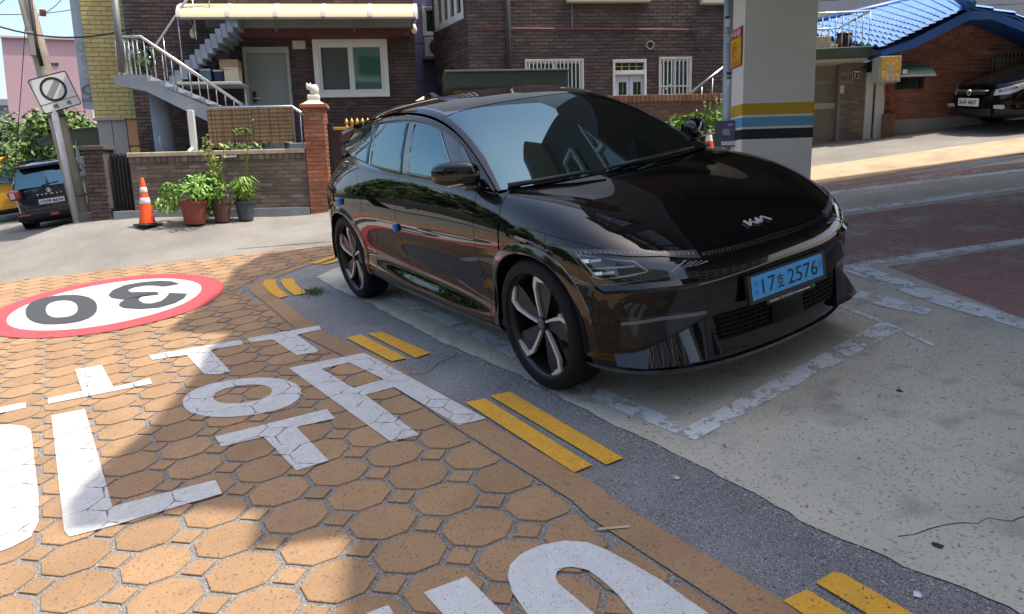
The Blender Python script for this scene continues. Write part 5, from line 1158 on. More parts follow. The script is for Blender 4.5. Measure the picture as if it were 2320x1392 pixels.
def car_net():
    C = []
    C.append([(.75,0,.18),(.83,0,.185),(.855,0,.28),(.85,0,.42),(.865,0,.54),(.865,0,.63),(.855,0,.69),(.82,0,.75),(.735,0,.805),(.59,0,.875),(.39,0,.945),(.13,0,1.01),(-.18,0,1.06)])
    C.append([(.74,.24,.18),(.82,.26,.185),(.845,.26,.28),(.84,.26,.42),(.855,.26,.54),(.855,.27,.63),(.84,.27,.69),(.805,.26,.75),(.72,.24,.805),(.58,.20,.878),(.38,.16,.948),(.13,.13,1.01),(-.18,.10,1.06)])
    C.append([(.70,.48,.18),(.78,.52,.19),(.81,.53,.29),(.80,.53,.42),(.815,.53,.54),(.81,.54,.63),(.79,.54,.70),(.75,.53,.765),(.67,.48,.82),(.53,.39,.888),(.35,.31,.95),(.11,.26,1.01),(-.19,.2,1.06)])
    C.append([(.60,.70,.19),(.64,.78,.205),(.66,.81,.30),(.66,.81,.44),(.67,.81,.56),(.665,.82,.66),(.64,.81,.735),(.60,.78,.80),(.53,.70,.868),(.42,.58,.92),(.26,.46,.955),(.06,.39,1.008),(-.20,.32,1.06)])
    C.append([(.38,.78,.20),(.40,.88,.22),(.40,.905,.32),(.40,.91,.46),(.40,.915,.60),(.39,.915,.71),(.38,.91,.79),(.36,.885,.868),(.32,.815,.945),(.24,.70,.985),(.12,.58,.985),(-.02,.51,1.012),(-.22,.44,1.06)])
    C.append([(0,.80,.20),(0,.90,.22),(0,.93,.33),(0,.94,.46),(0,.945,.6),(0,.945,.74),(0,.94,.84),(0,.92,.925),(0,.865,1.005),(-.03,.785,1.045),(-.08,.70,1.04),(-.14,.67,1.045),(-.23,.65,1.06)])
    C.append([(-.42,.80,.20),(-.42,.885,.22),(-.42,.935,.30),(-.42,.885,.38),(-.42,.908,.58),(-.42,.932,.71),(-.42,.926,.84),(-.42,.906,.94),(-.42,.885,1.015),(-.42,.865,1.05),(-.40,.85,1.06),(-.39,.842,1.065),(-.37,.832,1.07)])
    def col(x, rows): return [(x+dx, y, z) for (y, z, dx) in [(r+(0,))[:3] for r in rows]]
    C.append(col(-1.05, [(.80,.20),(.885,.22),(.955,.315),(.860,.40),(.893,.58),(.926,.71),(.915,.85),(.898,.96),(.875,1.045),(.865,1.08),(.857,1.09),(.85,1.095),(.84,1.10)]))
    C.append(col(-1.68, [(.80,.20),(.885,.22),(.955,.33),(.860,.415),(.893,.60),(.926,.73),(.915,.87),(.898,.975),(.875,1.06),(.865,1.095),(.857,1.105),(.85,1.11),(.84,1.115)]))
    C.append(col(-2.30, [(.80,.20),(.885,.22),(.94,.365),(.885,.46),(.90,.62),(.930,.76),(.928,.88),(.912,.99),(.885,1.08),(.868,1.125),(.857,1.14),(.845,1.15),(.833,1.16)]))
    C.append(col(-2.90, [(.80,.20),(.88,.22),(.92,.35),(.94,.48),(.95,.62),(.95,.76),(.945,.88),(.925,.98),(.875,1.08),(.83,1.14),(.80,1.18),(.775,1.21),(.75,1.24)]))
    C.append(col(-3.32, [(.76,.22),(.86,.24,-.03),(.90,.36,-.03),(.91,.48,-.03),(.915,.62,-.03),(.915,.76,-.03),(.905,.88,-.02),(.88,.97),(.83,1.05,.02),(.78,1.11,.04),(.74,1.16,.07),(.71,1.20,.1),(.68,1.24,.12)]))
    C.append([(-3.55,.66,.24),(-3.62,.72,.26),(-3.66,.74,.38),(-3.68,.75,.5),(-3.69,.76,.62),(-3.70,.76,.76),(-3.71,.75,.87),(-3.69,.73,.96),(-3.63,.70,1.02),(-3.57,.67,1.06),(-3.52,.64,1.09),(-3.48,.62,1.12),(-3.44,.60,1.15)])
    C.append([(-3.66,.36,.24),(-3.73,.40,.26),(-3.77,.40,.38),(-3.79,.40,.5),(-3.80,.40,.62),(-3.81,.40,.76),(-3.83,.40,.87),(-3.82,.39,.97),(-3.75,.38,1.02),(-3.67,.36,1.06),(-3.60,.35,1.10),(-3.55,.34,1.14),(-3.50,.33,1.18)])
    C.append([(-3.67,0,.24),(-3.74,0,.26),(-3.78,0,.38),(-3.80,0,.5),(-3.81,0,.62),(-3.82,0,.76),(-3.84,0,.87),(-3.83,0,.97),(-3.76,0,1.02),(-3.68,0,1.06),(-3.61,0,1.10),(-3.56,0,1.14),(-3.51,0,1.18)])
    return np.array(C)      # [u][v][3], y positive = outward; right side is mirrored to -y

class Surf:                 # sampled half surface with u,v parameters
    def __init__(s, net, nu, nv, sym0=False, sym1=False):
        A, us = bspl(net, nu, sym0, sym1)
        B, vs = bspl(np.moveaxis(A, 1, 0), nv)
        s.P = np.moveaxis(B, 1, 0); s.us, s.vs = us, vs
        n, m = s.P.shape[:2]
        s.verts = s.P.reshape(-1, 3); U, V = np.meshgrid(us, vs, indexing='ij')
        s.uv = np.stack([U, V], -1).reshape(-1, 2)
        s.faces = [(i*m+j, i*m+j+1, (i+1)*m+j+1, (i+1)*m+j) for i in range(n-1) for j in range(m-1)]
        du = np.gradient(s.P, axis=0); dv = np.gradient(s.P, axis=1)
        N = np.cross(dv, du); N /= np.linalg.norm(N, axis=-1, keepdims=True)+1e-12
        s.N = N.reshape(-1, 3)
        if s.N[:, 1].mean() < 0: s.N = -s.N
    def poly(s):            # list of polygons, each vertex = (xyz, uv, n)
        return [[np.concatenate([s.verts[i], s.uv[i], s.N[i]]) for i in f] for f in s.faces]
def clip(polys, phi):       # keep phi >= 0
    out = []
    for p in polys:
        d = [phi(q) for q in p]
        if all(x >= 0 for x in d): out.append(p); continue
        if all(x < 0 for x in d): continue
        r = []
        for i in range(len(p)):
            a, b, da, db = p[i], p[(i+1) % len(p)], d[i], d[(i+1) % len(p)]
            if da >= 0: r.append(a)
            if (da >= 0) != (db >= 0): r.append(a+(b-a)*(da/(da-db)))
        if len(r) >= 3: out.append(r)
    return out
def clip_poly_uv(polys, uvpoly):   # keep what lies inside a convex polygon in (u, v)
    P = [np.array(q) for q in uvpoly]; ar = sum(P[i][0]*P[(i+1)%len(P)][1]-P[(i+1)%len(P)][0]*P[i][1] for i in range(len(P)))
    if ar < 0: P = P[::-1]
    lo = np.min(P, 0)-.3; hi = np.max(P, 0)+.3
    cur = [p for p in polys if all((q[3] > lo[0] and q[3] < hi[0] and q[4] > lo[1] and q[4] < hi[1]) for q in p)]
    for i in range(len(P)):
        a, b = P[i], P[(i+1) % len(P)]; e = b-a
        cur = clip(cur, lambda q: e[0]*(q[4]-a[1])-e[1]*(q[3]-a[0]))
    return cur
def to_mesh(polys, side=-1, off=0.0, thick=0.0, tol=5):
    """polygons -> verts, faces merged; side -1 = right side of car (y negative), +1 = left, 0 = both; thick adds a rim going inwards"""
    vs, fs = [], []; idx = {}; ALLF = []
    nn = {}
    for sd in ((-1, 1) if side == 0 else (side,)):
        F = []
        for p in polys:
            f = []
            for q in p:
                c = q[:3]+q[5:8]*off
                k = (round(c[0], tol), round(c[1]*sd, 4)+0.0 if abs(c[1]) < 1e-4 else round(c[1]*sd, tol), round(c[2], tol))
                if k not in idx: idx[k] = len(vs); vs.append(Vector((c[0], c[1]*sd, c[2]))); 
                if not f or f[-1] != idx[k]: f.append(idx[k])
            if len(f) > 1 and f[0] == f[-1]: f.pop()
            if len(f) >= 3: F.append(tuple(f) if sd > 0 else tuple(f[::-1]))
        if thick:
            for p in polys:
                for q in p:
                    c = q[:3]+q[5:8]*off; k = (round(c[0], tol), round(c[1]*sd, 4)+0.0 if abs(c[1]) < 1e-4 else round(c[1]*sd, tol), round(c[2], tol)); nn[idx[k]] = (q[5], q[6]*sd, q[7])
        fs += F
    if thick:
        ed = set(); inn = {}
        for f in fs:
            for i in range(len(f)): ed.add((f[i], f[(i+1) % len(f)]))
        rim = []
        for (a, b) in ed:
            if (b, a) in ed: continue
            for q in (a, b):
                if q not in inn: inn[q] = len(vs); vs.append(vs[q]-Vector(nn[q])*thick)
            rim.append((b, a, inn[a], inn[b]))
        fs += rim
    return vs, fs
XF, XR, WZ, RW = 0.0, -2.9, .37, .368
SURF = Surf(car_net(), 9, 7, True, True)
BP = SURF.poly()
def arch(x0, r=.405):
    def phi(q):
        dx, dz = abs(q[0]-x0), max(q[2]-WZ, -.2)
        if q[2] < WZ-.02: return abs(q[0]-x0)-r*1.0
        return (dx**2.3+max(q[2]-WZ, 0)**2.3)**(1/2.3)-r
    return phi
BVH = BVHTree.FromPolygons([Vector((v[0], -v[1], v[2])) for v in SURF.verts], SURF.faces)
def uvpix(px, py):           # photo pixel -> (u, v) on the right half of the body
    loc, n, fi, d = BVH.ray_cast(CP, ray(px, py))
    if loc is None: return None
    f = SURF.faces[fi]; V = SURF.verts[list(f)]*np.array([1, -1, 1]); l = np.array(loc)
    dd = 1/(np.linalg.norm(V-l, axis=1)+1e-6)**2; return (SURF.uv[list(f)]*dd[:, None]).sum(0)/dd.sum()
def build_hero():
    car = empty('parked_car', M4.copy())
    tag(car, 'glossy black electric crossover with a blue number plate parked in the marked bay', 'car')
    cut = clip(clip(BP, arch(XF)), arch(XR))
    HV = lambda u: 7.0 + .25*max(0, 1-u/2.5) - .12*max(0, u-3.6)        # hood edge in v along u
    gap = .03
    # hood: everything above the edge, ahead of the seam near the A-pillar
    hood = clip(clip(cut, lambda q: q[4]-HV(q[3])-gap/2), lambda q: 5.62-q[3])
    rest = [p for p in cut]
    front = clip(clip(rest, lambda q: HV(q[3])-gap/2-q[4]), lambda q: 4.55-q[3])             # bumper fascia
    fender = clip(clip(rest, lambda q: q[3]-4.56), lambda q: 5.60-q[3]); fender = clip(fender, lambda q: HV(q[3])-gap/2-q[4])
    aft = clip(cut, lambda q: q[3]-5.635)
    dF = lambda q: -.50-.06*math.sin((q[2]-.4)*3.0) - q[0]
    dM = lambda q: -1.665-.05*math.sin((q[2]-.35)*4.2) - q[0]
    dRr = lambda q: (-2.36+.0*q[2] - max(0, .9-q[2])*-.16 if q[2] < .95 else -2.36-(q[2]-.95)*.9) - q[0]
    sill = lambda q: q[4]-2.12
    g = .0028
    belt = lambda q: 10.6-q[4]
    fd = clip(clip(clip(clip(aft, lambda q: dF(q)-g), lambda q: -dM(q)-g), lambda q: sill(q)-.02), belt)
    rd = clip(clip(clip(clip(aft, lambda q: dM(q)-g), lambda q: -dRr(q)-g), lambda q: sill(q)-.02), belt)
    cowlside = clip(aft, lambda q: -dF(q)-g); cowlside = clip(cowlside, lambda q: q[4]-2.12-.02)
    sillp = clip(clip(aft, lambda q: -sill(q)-.02), lambda q: q[0]+2.6)
    sillr = clip(clip(aft, lambda q: -sill(q)-.02), lambda q: -2.604-q[0])
    beltp = clip(clip(aft, lambda q: q[4]-10.65), lambda q: dF(q)); 
    quarter = clip(clip(clip(aft, lambda q: dRr(q)-g), lambda q: sill(q)-.02), lambda q: 1.0)
    quarter = clip(quarter, lambda q: 10.62-q[4]) 
    def pan(name, polys, m=paint, side=0, off=0.0, thick=.004, **k):
        vs, fs = to_mesh(polys, side, off, thick)
        return obj(name, vs, fs, m, car, smooth=True, sharp=50, **k)
    pan('bonnet', hood); pan('front_bumper', front)
    for s in (-1, 1):
        pan('front_fender', fender+cowlside, side=s); pan('door', fd, side=s); pan('door', rd, side=s); pan('sill', sillp, side=s); pan('rear_quarter', quarter+sillr, side=s)
        pan('belt_trim', beltp, gloss, side=s)
    # inner dark liner just behind the panels
    vs, fs = to_mesh(clip(clip(BP, arch(XF, .40)), arch(XR, .40)), 0, -.014); obj('inner_liner', vs, fs, void, car)
    # floor pan and wheel wells
    b = MB(); b.box((-3.4,-.72,.21),(.45,.72,.26)); b.build('underfloor', void, car)
    for x0 in (XF, XR):
        for s in (-1, 1):
            b = MB(); n = 20; ins, outs = [], []
            for k in range(n+1):
                a = math.pi*(-.04+1.08*k/n); ins.append((x0+.42*math.cos(a), s*.55, WZ+.42*math.sin(a))); outs.append((x0+.42*math.cos(a), s*.925, WZ+.42*math.sin(a)))
            b.add(ins+outs, [(k, k+1, n+2+k, n+1+k) for k in range(n)]); b.add(ins, [tuple(range(n+1))]); b.build('wheel_well', void, car)
            # arch moulding
            vs = []; fs = []; n = 48; 
            arc = []
            for k in range(n+1):
                a = math.pi*(-.06+1.12*k/n); ca, sa = math.cos(a), math.sin(a)
                e = 2/2.3; dx = math.copysign(abs(ca)**e, ca); dz = math.copysign(abs(sa)**e, sa) if sa > 0 else sa
                arc.append((dx, dz))
            R2 = [(.398,-.012),(.398,.008),(.404,.014),(.435,.010),(.452,.004),(.455,-.006)]
            ok = []
            for (dx, dz) in arc:
                row = []
                for (rr, oo) in R2:
                    X, Z = x0+dx*rr, WZ+dz*rr
                    loc, nn, fi, d = BVH.ray_cast(Vector((X, -2, Z)), Vector((0, 1, 0)))
                    y = -loc.y if loc else .9
                    row.append(Vector((X, s*(y+oo), Z)))
                ok.append(row)
            m_ = len(R2)
            for row in ok: vs += row
            for i in range(n):
                for j in range(m_-1):
                    f = (i*m_+j, i*m_+j+1, (i+1)*m_+j+1, (i+1)*m_+j); fs.append(f if s < 0 else f[::-1])
            obj('arch_moulding', vs, fs, gloss, car, smooth=True, sharp=35)
    greenhouse(car); 
    details(car)
    for x0 in (XF, XR):
        for s in (-1, 1): wheel(car, x0, s)
    return car
def greenhouse(car):
    # columns from cowl to tail; rows from roof rail (0) to centreline (5)
    rail = [(-.37,.835,1.065),(-.60,.775,1.185),(-.90,.715,1.345),(-1.25,.675,1.47),(-1.65,.665,1.525),(-2.15,.65,1.53),(-2.65,.615,1.49),(-3.0,.57,1.445),(-3.30,.52,1.405)]
    cen = [(-.15,0,1.062),(-.43,0,1.20),(-.80,0,1.375),(-1.18,0,1.54),(-1.60,0,1.612),(-2.10,0,1.615),(-2.60,0,1.585),(-3.0,0,1.535),(-3.36,0,1.475)]
    net = []
    for a, c in zip(rail, cen):
        a, c = np.array(a), np.array(c); col = []
        for t, up, yk in ((0,0,1),(.10,.35,.955),(.3,.70,.78),(.55,.90,.52),(.8,.985,.25),(1,1,0)):
            p = a+(c-a)*t; p[1] = a[1]*yk; p[2] = a[2]+(c[2]-a[2])*up; col.append(p)
        net.append(col)
    T = Surf(np.array(net), 10, 8)
    # mirror symmetric last row
    P = T.poly()
    fixn = lambda polys: polys
    for p in P:
        for q in p:
            if q[7] < 0: q[5:8] = -q[5:8]
    ws = clip(clip(clip(P, lambda q: 2.93-q[3]), lambda q: q[4]-.42-.40*min(1, q[3]/1.2)), lambda q: q[3]-.02)
    fr = clip(clip(P, lambda q: 2.97-q[3]), lambda q: .40+.40*min(1, q[3]/1.2)-q[4])
    rf_front = clip(clip(P, lambda q: q[3]-2.965), lambda q: 4.6-q[3]); 
    roof = clip(P, lambda q: q[3]-2.965)
    roofglass = clip(clip(roof, lambda q: q[4]-.95), lambda q: 7.1-q[3]); roofrail = clip(roof, lambda q: .95-.02-q[4]); rearroof = clip(clip(roof, lambda q: q[4]-.95), lambda q: q[3]-7.12)
    def mk(name, polys, m, off=0, side=0):
        vs, fs = to_mesh(polys, side, off, .004); 
        return obj(name, vs, fs, m, car, smooth=True, sharp=45)
    mk('windscreen', ws, glass); mk('roof', roofglass, mat('roof_glass', (.004,.004,.005), rough=.04, coat=1.0, ior=1.6)); mk('rear_roof_panel', rearroof, paint)
    for s in (-1, 1): mk('pillar', fr, paint, 0, s); mk('roof_rail', roofrail, paint, 0, s)
    # side glass: ruled between belt and rail
    belt = [(-.38,.84,1.062),(-.60,.845,1.08),(-.90,.845,1.092),(-1.30,.846,1.102),(-1.70,.844,1.112),(-2.15,.834,1.14),(-2.60,.804,1.19),(-2.95,.755,1.245),(-3.25,.685,1.29)]
    railS = [(-.39,.836,1.068),(-.60,.782,1.18),(-.90,.725,1.338),(-1.25,.685,1.453),(-1.65,.677,1.508),(-2.15,.663,1.515),(-2.65,.627,1.478),(-3.0,.583,1.435),(-3.28,.535,1.395)]
    net = []
    for a, c in zip(belt, railS):
        a, c = np.array(a), np.array(c); net.append([a, a+(c-a)*.33+np.array([0,.014,0]), a+(c-a)*.66+np.array([0,.014,0]), c])
    D = Surf(np.array(net), 12, 10)
    P = D.poly()
    def dlo(x0a, x0b, x1a, x1b, vlo, vhi):  # window between two slanted x limits (at bottom, at top)
        q_ = clip(P, lambda q: (x0a+(x0b-x0a)*(q[4]/3)) - q[0]); q_ = clip(q_, lambda q: q[0]-(x1a+(x1b-x1a)*(q[4]/3)))
        q_ = clip(q_, lambda q: q[4]-vlo); return clip(q_, lambda q: vhi-q[4])
    for s in (-1, 1):
        vs, fs = to_mesh(P, s, -.006, .003); obj('window_surround', vs, fs, gloss, car, smooth=True)
        for (a, b_, c, d) in ((-.70,-1.27,-1.545,-1.61),(-1.68,-1.74,-2.28,-2.36),(-2.37,-2.45,-2.70,-2.72)):
            vs, fs = to_mesh(dlo(a, b_, c, d, .10, 2.66), s, .003, .011); obj('side_window', vs, fs, glass, car, smooth=True)
        # bright paint bow above the windows
        bow = clip(clip(P, lambda q: q[4]-2.72), lambda q: 1)
        vs, fs = to_mesh(bow, s, .003, .006); obj('window_bow', vs, fs, paint, car, smooth=True)
    # tail: rear glass, spoiler
    b = MB()
    top = [(-3.32,y,1.455-.10*abs(y)**1.5) for y in (-.5,-.25,0,.25,.5)]; bot = [(-3.52,y*1.25,1.165) for y in (-.5,-.25,0,.25,.5)]
    b.add(top+bot, [(i, i+1, 6+i, 5+i) for i in range(4)]); b.build('rear_window', glass, car, smooth=True)
    for s in (-1, 1):
        b = MB(); b.add([(-2.95,s*.755,1.245),(-3.25,s*.685,1.29),(-3.45,s*.62,1.16),(-3.1,s*.74,1.20),(-3.28,s*.54,1.40),(-3.52,s*.6,1.16)], [(0,1,2,3),(1,4,5,2)]); b.build('rear_pillar', paint, car)
    b = MB(); n = 9; lo, hi = [], []
    for k in range(n):
        y = -.6+1.2*k/(n-1); e = 1-abs(y/.6)**3
        hi += [(-3.10,y,1.51-.14*y*y),(-3.44-.06*e,y,1.455-.13*y*y)]; lo += [(-3.10,y,1.48-.14*y*y),(-3.42-.06*e,y,1.430-.13*y*y)]
    vs = hi+lo; N = len(hi); fs = []
    for k in range(n-1):
        a = 2*k; fs += [(a,a+1,a+3,a+2),(N+a+2,N+a+3,N+a+1,N+a),(a+1,N+a+1,N+a+3,a+3),(a,a+2,N+a+2,N+a)]
    fs += [(0,N,N+1,1),(N-2,N-1,2*N-1,2*N-2)]
    b.add(vs, fs); b.build('spoiler', gloss, car, smooth=True, sharp=40)
    b = MB(); b.add([(-2.66,0,1.638),(-2.88,-.035,1.525),(-2.88,.035,1.525),(-2.50,0,1.575),(-2.80,-.012,1.645),(-2.80,.012,1.645)], [(3,1,4,0),(3,0,5,2),(0,4,5),(1,2,5,4)]); b.build('antenna_fin', paint, car, smooth=True)

def rib(name, top, bot, m, car, off=.003, thick=.006, side=(-1, 1), up=None):
    """ribbon on the body between two rows of photo pixels (right side), mirrored to the left"""
    polys = []
    T = [uvpix(*p) for p in top]; B = [uvpix(*p) for p in bot]
    for i in range(len(T)-1):
        q = [T[i], T[i+1], B[i+1], B[i]]
        if any(x is None for x in q): continue
        polys += clip_poly_uv(BP, q)
    for s in side:
        vs, fs = to_mesh(polys, s, off, thick)
        if vs: obj(name, vs, fs, m, up[s] if up else car, smooth=True, sharp=45)
Z7 = lambda x, y: (1080+x/2.636, 420+y/2.636)
Z6 = lambda x, y: (700+x/2.577, 180+y/2.577)
def onbody(px, py):          # point and outward normal on the right half
    loc, n, fi, d = BVH.ray_cast(CP, ray(px, py)); 
    return loc, (n if n.dot(CP-loc) > 0 else -n)
def details(car):
    lens = mat('lamp_lens_dark', (.012,.013,.015), rough=.05, coat=.6, coatrough=.01)
    drl = mat('lamp_light_guide', (.05,.052,.055), rough=.25, coat=.4)
    led = mat('lamp_led_white', (.8,.82,.85), rough=.15, coat=.5)
    lamps = {}
    for s in (-1, 1):
        lamps[s] = empty('headlight'); setparent(lamps[s], car)
    z = lambda l: [Z7(*p) for p in l]
    refl = mat('lamp_reflector', (.32,.33,.35), rough=.25, metal=.6); edge = mat('lamp_edge_grey', (.20,.205,.21), rough=.25, coat=.5)
    rib('lamp_lens', z([(470,385),(560,392),(760,422),(950,440),(1040,446),(1180,446),(1330,440)]), z([(480,392),(690,545),(745,585),(900,575),(1010,560),(1200,525),(1290,470)]), lens, car, .003, .008, up=lamps)
    rib('light_guide', z([(400,340),(545,378),(800,390),(1100,394),(1300,392)]), z([(408,350),(560,396),(800,416),(1100,424),(1340,434)]), drl, car, .006, .008, up=lamps)
    for k in range(26):      # fine ribs of the light guide
        x0_ = 560+k*29; rib('guide_rib', z([(x0_,398+(x0_-560)*.012),(x0_+7,398+(x0_-560)*.012)]), z([(x0_+9,411+(x0_-560)*.014),(x0_+16,411+(x0_-560)*.014)]), edge, car, .0075, .003, up=lamps)
    rib('lens_edge', z([(600,412),(760,436),(945,456),(1025,512)]), z([(606,418),(760,442),(942,462),(1018,518)]), edge, car, .0055, .004, up=lamps)
    rib('lens_edge', z([(1025,512),(920,538),(745,556),(700,540)]), z([(1020,518),(918,546),(742,564),(692,546)]), edge, car, .0055, .004, up=lamps)
    rib('lens_edge', z([(596,412),(700,540)]), z([(606,410),(712,538)]), refl, car, .0055, .004, up=lamps)
    rib('led_strip', z([(665,497),(800,491),(950,483)]), z([(668,502),(800,495),(950,487)]), edge, car, .0055, .003, up=lamps)
    for (x0_, y0_) in ((622,450),(700,522)):
        rib('led_unit', z([(x0_,y0_),(x0_+46,y0_-5)]), z([(x0_+14,y0_+18),(x0_+56,y0_+13)]), led, car, .0055, .003, up=lamps)
        rib('led_module', z([(x0_+58,y0_-4),(x0_+120,y0_-10)]), z([(x0_+66,y0_+14),(x0_+126,y0_+8)]), refl, car, .005, .003, up=lamps)
    for k in range(6):       # slanted fins in the inner corner of the lamp
        x0_ = 1180+k*34; rib('lamp_fin', z([(x0_+60,452),(x0_+68,452)]), z([(x0_-20,515-k*8),(x0_-12,515-k*8)]), edge, car, .005, .003, up=lamps)
    rib('lamp_bezel', z([(560,396),(690,548),(745,588),(900,578),(1010,562),(1200,528)]), z([(552,398),(680,556),(740,600),(900,588),(1012,570),(1205,534)]), mat('lamp_bezel_grey', (.10,.10,.105), rough=.2, metal=.6), car, .005, .004, up=lamps)
    # sharp ledge under the lamp
    LT = [(690,556),(745,594),(900,590),(1050,580),(1200,566),(1320,548)]; LB = [(705,592),(760,628),(900,624),(1050,612),(1200,598),(1330,575)]; t_, m_, l_ = [], [], []
    for i, (p_, q_) in enumerate(zip(LT, LB)):
        p, n = onbody(*Z7(*p_)); q, n2 = onbody(*Z7(*q_)); k = .016 if 0 < i < 5 else .004; t_.append(p+n*.002); m_.append(q+n2*k); l_.append(q-Vector((0, 0, .022))+n2*.001)
    for s in (-1, 1):
        V = [Vector((p.x, p.y*(-s), p.z)) for p in t_+m_+l_]; n = len(t_); F = []
        for i in range(n-1):
            for a in (0, n): f = (a+i, a+n+i, a+n+i+1, a+i+1); F.append(f if s < 0 else f[::-1])
        obj('lamp_ledge', V, F, paint, car, smooth=True, sharp=30)
    # bumper: corner vents, strips, fins, lower grille
    rib('corner_vent', z([(856,800),(1000,780),(1180,755),(1375,745)]), z([(858,985),(1000,960),(1180,880),(1378,775)]), gloss, car, .002, .004)
    rib('vent_strip', z([(864,820),(1100,785),(1362,745)]), z([(866,838),(1100,803),(1368,763)]), mat('vent_strip_grey', (.13,.13,.128), rough=.3, coat=.5), car, .008, .008)
    T = [(822,1008),(1000,985),(1130,925),(1255,855),(1380,775)]; B = [(860,1048),(1010,1050),(1160,1035),(1300,1015),(1442,985)]
    top, mid, low = [], [], []
    for i, (t, b_) in enumerate(zip(T, B)):
        p, n = onbody(*Z7(*t)); q, m_ = onbody(*Z7(*b_)); k = .028+.048*math.sin(math.pi*min(1, (i+.8)/5.2))
        top.append(p+n*.004); mid.append(q+m_*k+Vector((0, 0, .0))); low.append(q-m_*.02-Vector((0, 0, .012)))
    for s in (-1, 1):
        fl = lambda L: [Vector((p.x, p.y*(-s), p.z)) for p in L]
        V = fl(top)+fl(mid)+fl(low); n = len(top); F = []
        for i in range(n-1):
            for a in (0, n): 
                f = (a+i, a+n+i, a+n+i+1, a+i+1); F.append(f if s < 0 else f[::-1])
        F.append((n-1, 2*n-1, 3*n-1)); F.append((0, 2*n, n))
        obj('bumper_fin', V, F, paint, car, smooth=True, sharp=40)
    uvA = uvpix(*Z7(1405, 775)); uvB = uvpix(*Z7(1462, 925))
    g = clip_poly_uv(BP, [(-.01, uvB[1]), (-.01, uvA[1]), (uvA[0], uvA[1]), (uvB[0], uvB[1])])
    vs, fs = to_mesh(g, 0, .003, .006); mesh_black = mat('grille_black', (.004,.004,.004), rough=.5, spec=.15); gr = obj('lower_grille', vs, fs, mesh_black, car)
    for k in range(6):                      # hexagon-ish mesh bars
        v0 = uvB[1]+(uvA[1]-uvB[1])*(k+.5)/6
        b = clip_poly_uv(BP, [(-.01, v0-.035), (-.01, v0+.035), (uvA[0]-.08, v0+.035), (uvA[0]-.08, v0-.035)])
        vs, fs = to_mesh(b, 0, .012, .01); obj('grille_bar', vs, fs, mesh_black, gr)
    for k in range(11):
        u0 = uvA[0]*(k+.4)/11.5
        b = clip_poly_uv(BP, [(u0-.012, uvB[1]+.1), (u0-.012, uvA[1]-.05), (u0+.012, uvA[1]-.05), (u0+.012, uvB[1]+.1)])
        for s in (-1, 1):
            vs, fs = to_mesh(b, s, .010, .01); obj('grille_bar', vs, fs, mesh_black, gr)
    # radar plate in the grille
    MB().bbox((.84,-.10,.33),(.876,.13,.46), .012).build('radar_cover', mat('radar_black', (.004,.004,.004), rough=.35, spec=.2), car, smooth=True)
    # slim upper grille under the bonnet edge
    b = clip_poly_uv(BP, [(-.01, 6.86), (-.01, 7.2), (1.7, 7.02), (1.7, 6.80)]); vs, fs = to_mesh(b, 0, .001, .003); obj('upper_grille', vs, fs, satin, car)
    for k in range(22):
        u0 = 1.65*(k+.5)/22; vv = 7.2-.18*u0/1.7
        b = clip_poly_uv(BP, [(u0-.014, vv-.28), (u0-.014, vv-.06), (u0+.014, vv-.06), (u0+.014, vv-.28)]); 
        for s in (-1, 1):
            vs, fs = to_mesh(b, s, .004, .004); obj('grille_tooth', vs, fs, gloss, car)
    # black lower lip
    b = clip_poly_uv(BP, [(-.01, .9), (-.01, 1.35), (4.3, 1.35), (4.3, .9)]); vs, fs = to_mesh(b, 0, .012, .014); obj('front_lip', vs, fs, gloss, car, smooth=True, sharp=40)
    # number plate
    pm = Matrix.Translation((.884, 0, .556)) @ Matrix.Rotation(math.radians(-6), 4, 'Y')
    plate = MB().bbox((-.006,-.262,-.057),(.004,.262,.057), .004, pm).build('number_plate', mat('plate_blue', (.055,.33,.70), rough=.35, var=.06, vscale=20), car)
    fr = MB(); fr.box((-.02,-.285,-.075),(.002,.285,-.057),pm); fr.box((-.02,-.285,.057),(.002,.285,.066),pm); fr.box((-.02,-.285,-.057),(.002,-.262,.057),pm); fr.box((-.02,.262,-.057),(.002,.285,.057),pm); fr.box((-.024,-.26,-.06),(-.006,.26,.06),pm)
    fr.box((-.02,-.17,-.10),(.001,.19,-.075),pm)
    fr.build('plate_frame', satin, plate)
    tm = Matrix(((0,0,1,.0055),(1,0,0,0),(0,1,0,0),(0,0,0,1)))
    ink = mat('plate_ink', (.008,.010,.03), rough=.5)
    def ptext(t, w_, h_, yc, zc, m=ink, dx=0, bold=.0, name='plate_lettering'):
        vs, fs = text_fit(t, w_, h_, bold); obj(name, [pm @ tm @ (v+Vector((yc, zc, dx))) for v in vs], fs, m, plate)
    ptext('17', .095, .074, -.145, 0); ptext('호', .050, .066, -.062, -.002, bold=.01); ptext('2576', .225, .074, .105, 0)
    ptext('≋', .028, .024, -.235, .022, mat('plate_mark', (.03,.14,.40), rough=.5)); ptext('◎', .026, .024, -.235, -.022, mat('plate_mark', (.03,.14,.40))); ptext('EV', .022, .036, .238, .006, mat('plate_mark2', (.02,.10,.45)))
    ptext('REPUBLIC OF KOREA ✦ ▬▬▬ ▬▬', .30, .011, .0, -.087, mat('plate_white', (.8,.8,.8)), dx=-.003); 
    ptext('◼', .022, .014, .178, -.087, mat('plate_green', (.10,.45,.12)), dx=-.003)
    # badge on the bonnet
    p, n, _i, _d = BVH.ray_cast(Vector((2, -.01, .815)), Vector((-1, 0, 0))); n = n if n.x > 0 else -n
    n = Vector((n.x, 0, n.z)).normalized()
    ey = Vector((0, 1, 0)); ey = (ey-n*ey.dot(n)).normalized(); ez = n.cross(ey); 
    if ez.z < 0: ez = -ez
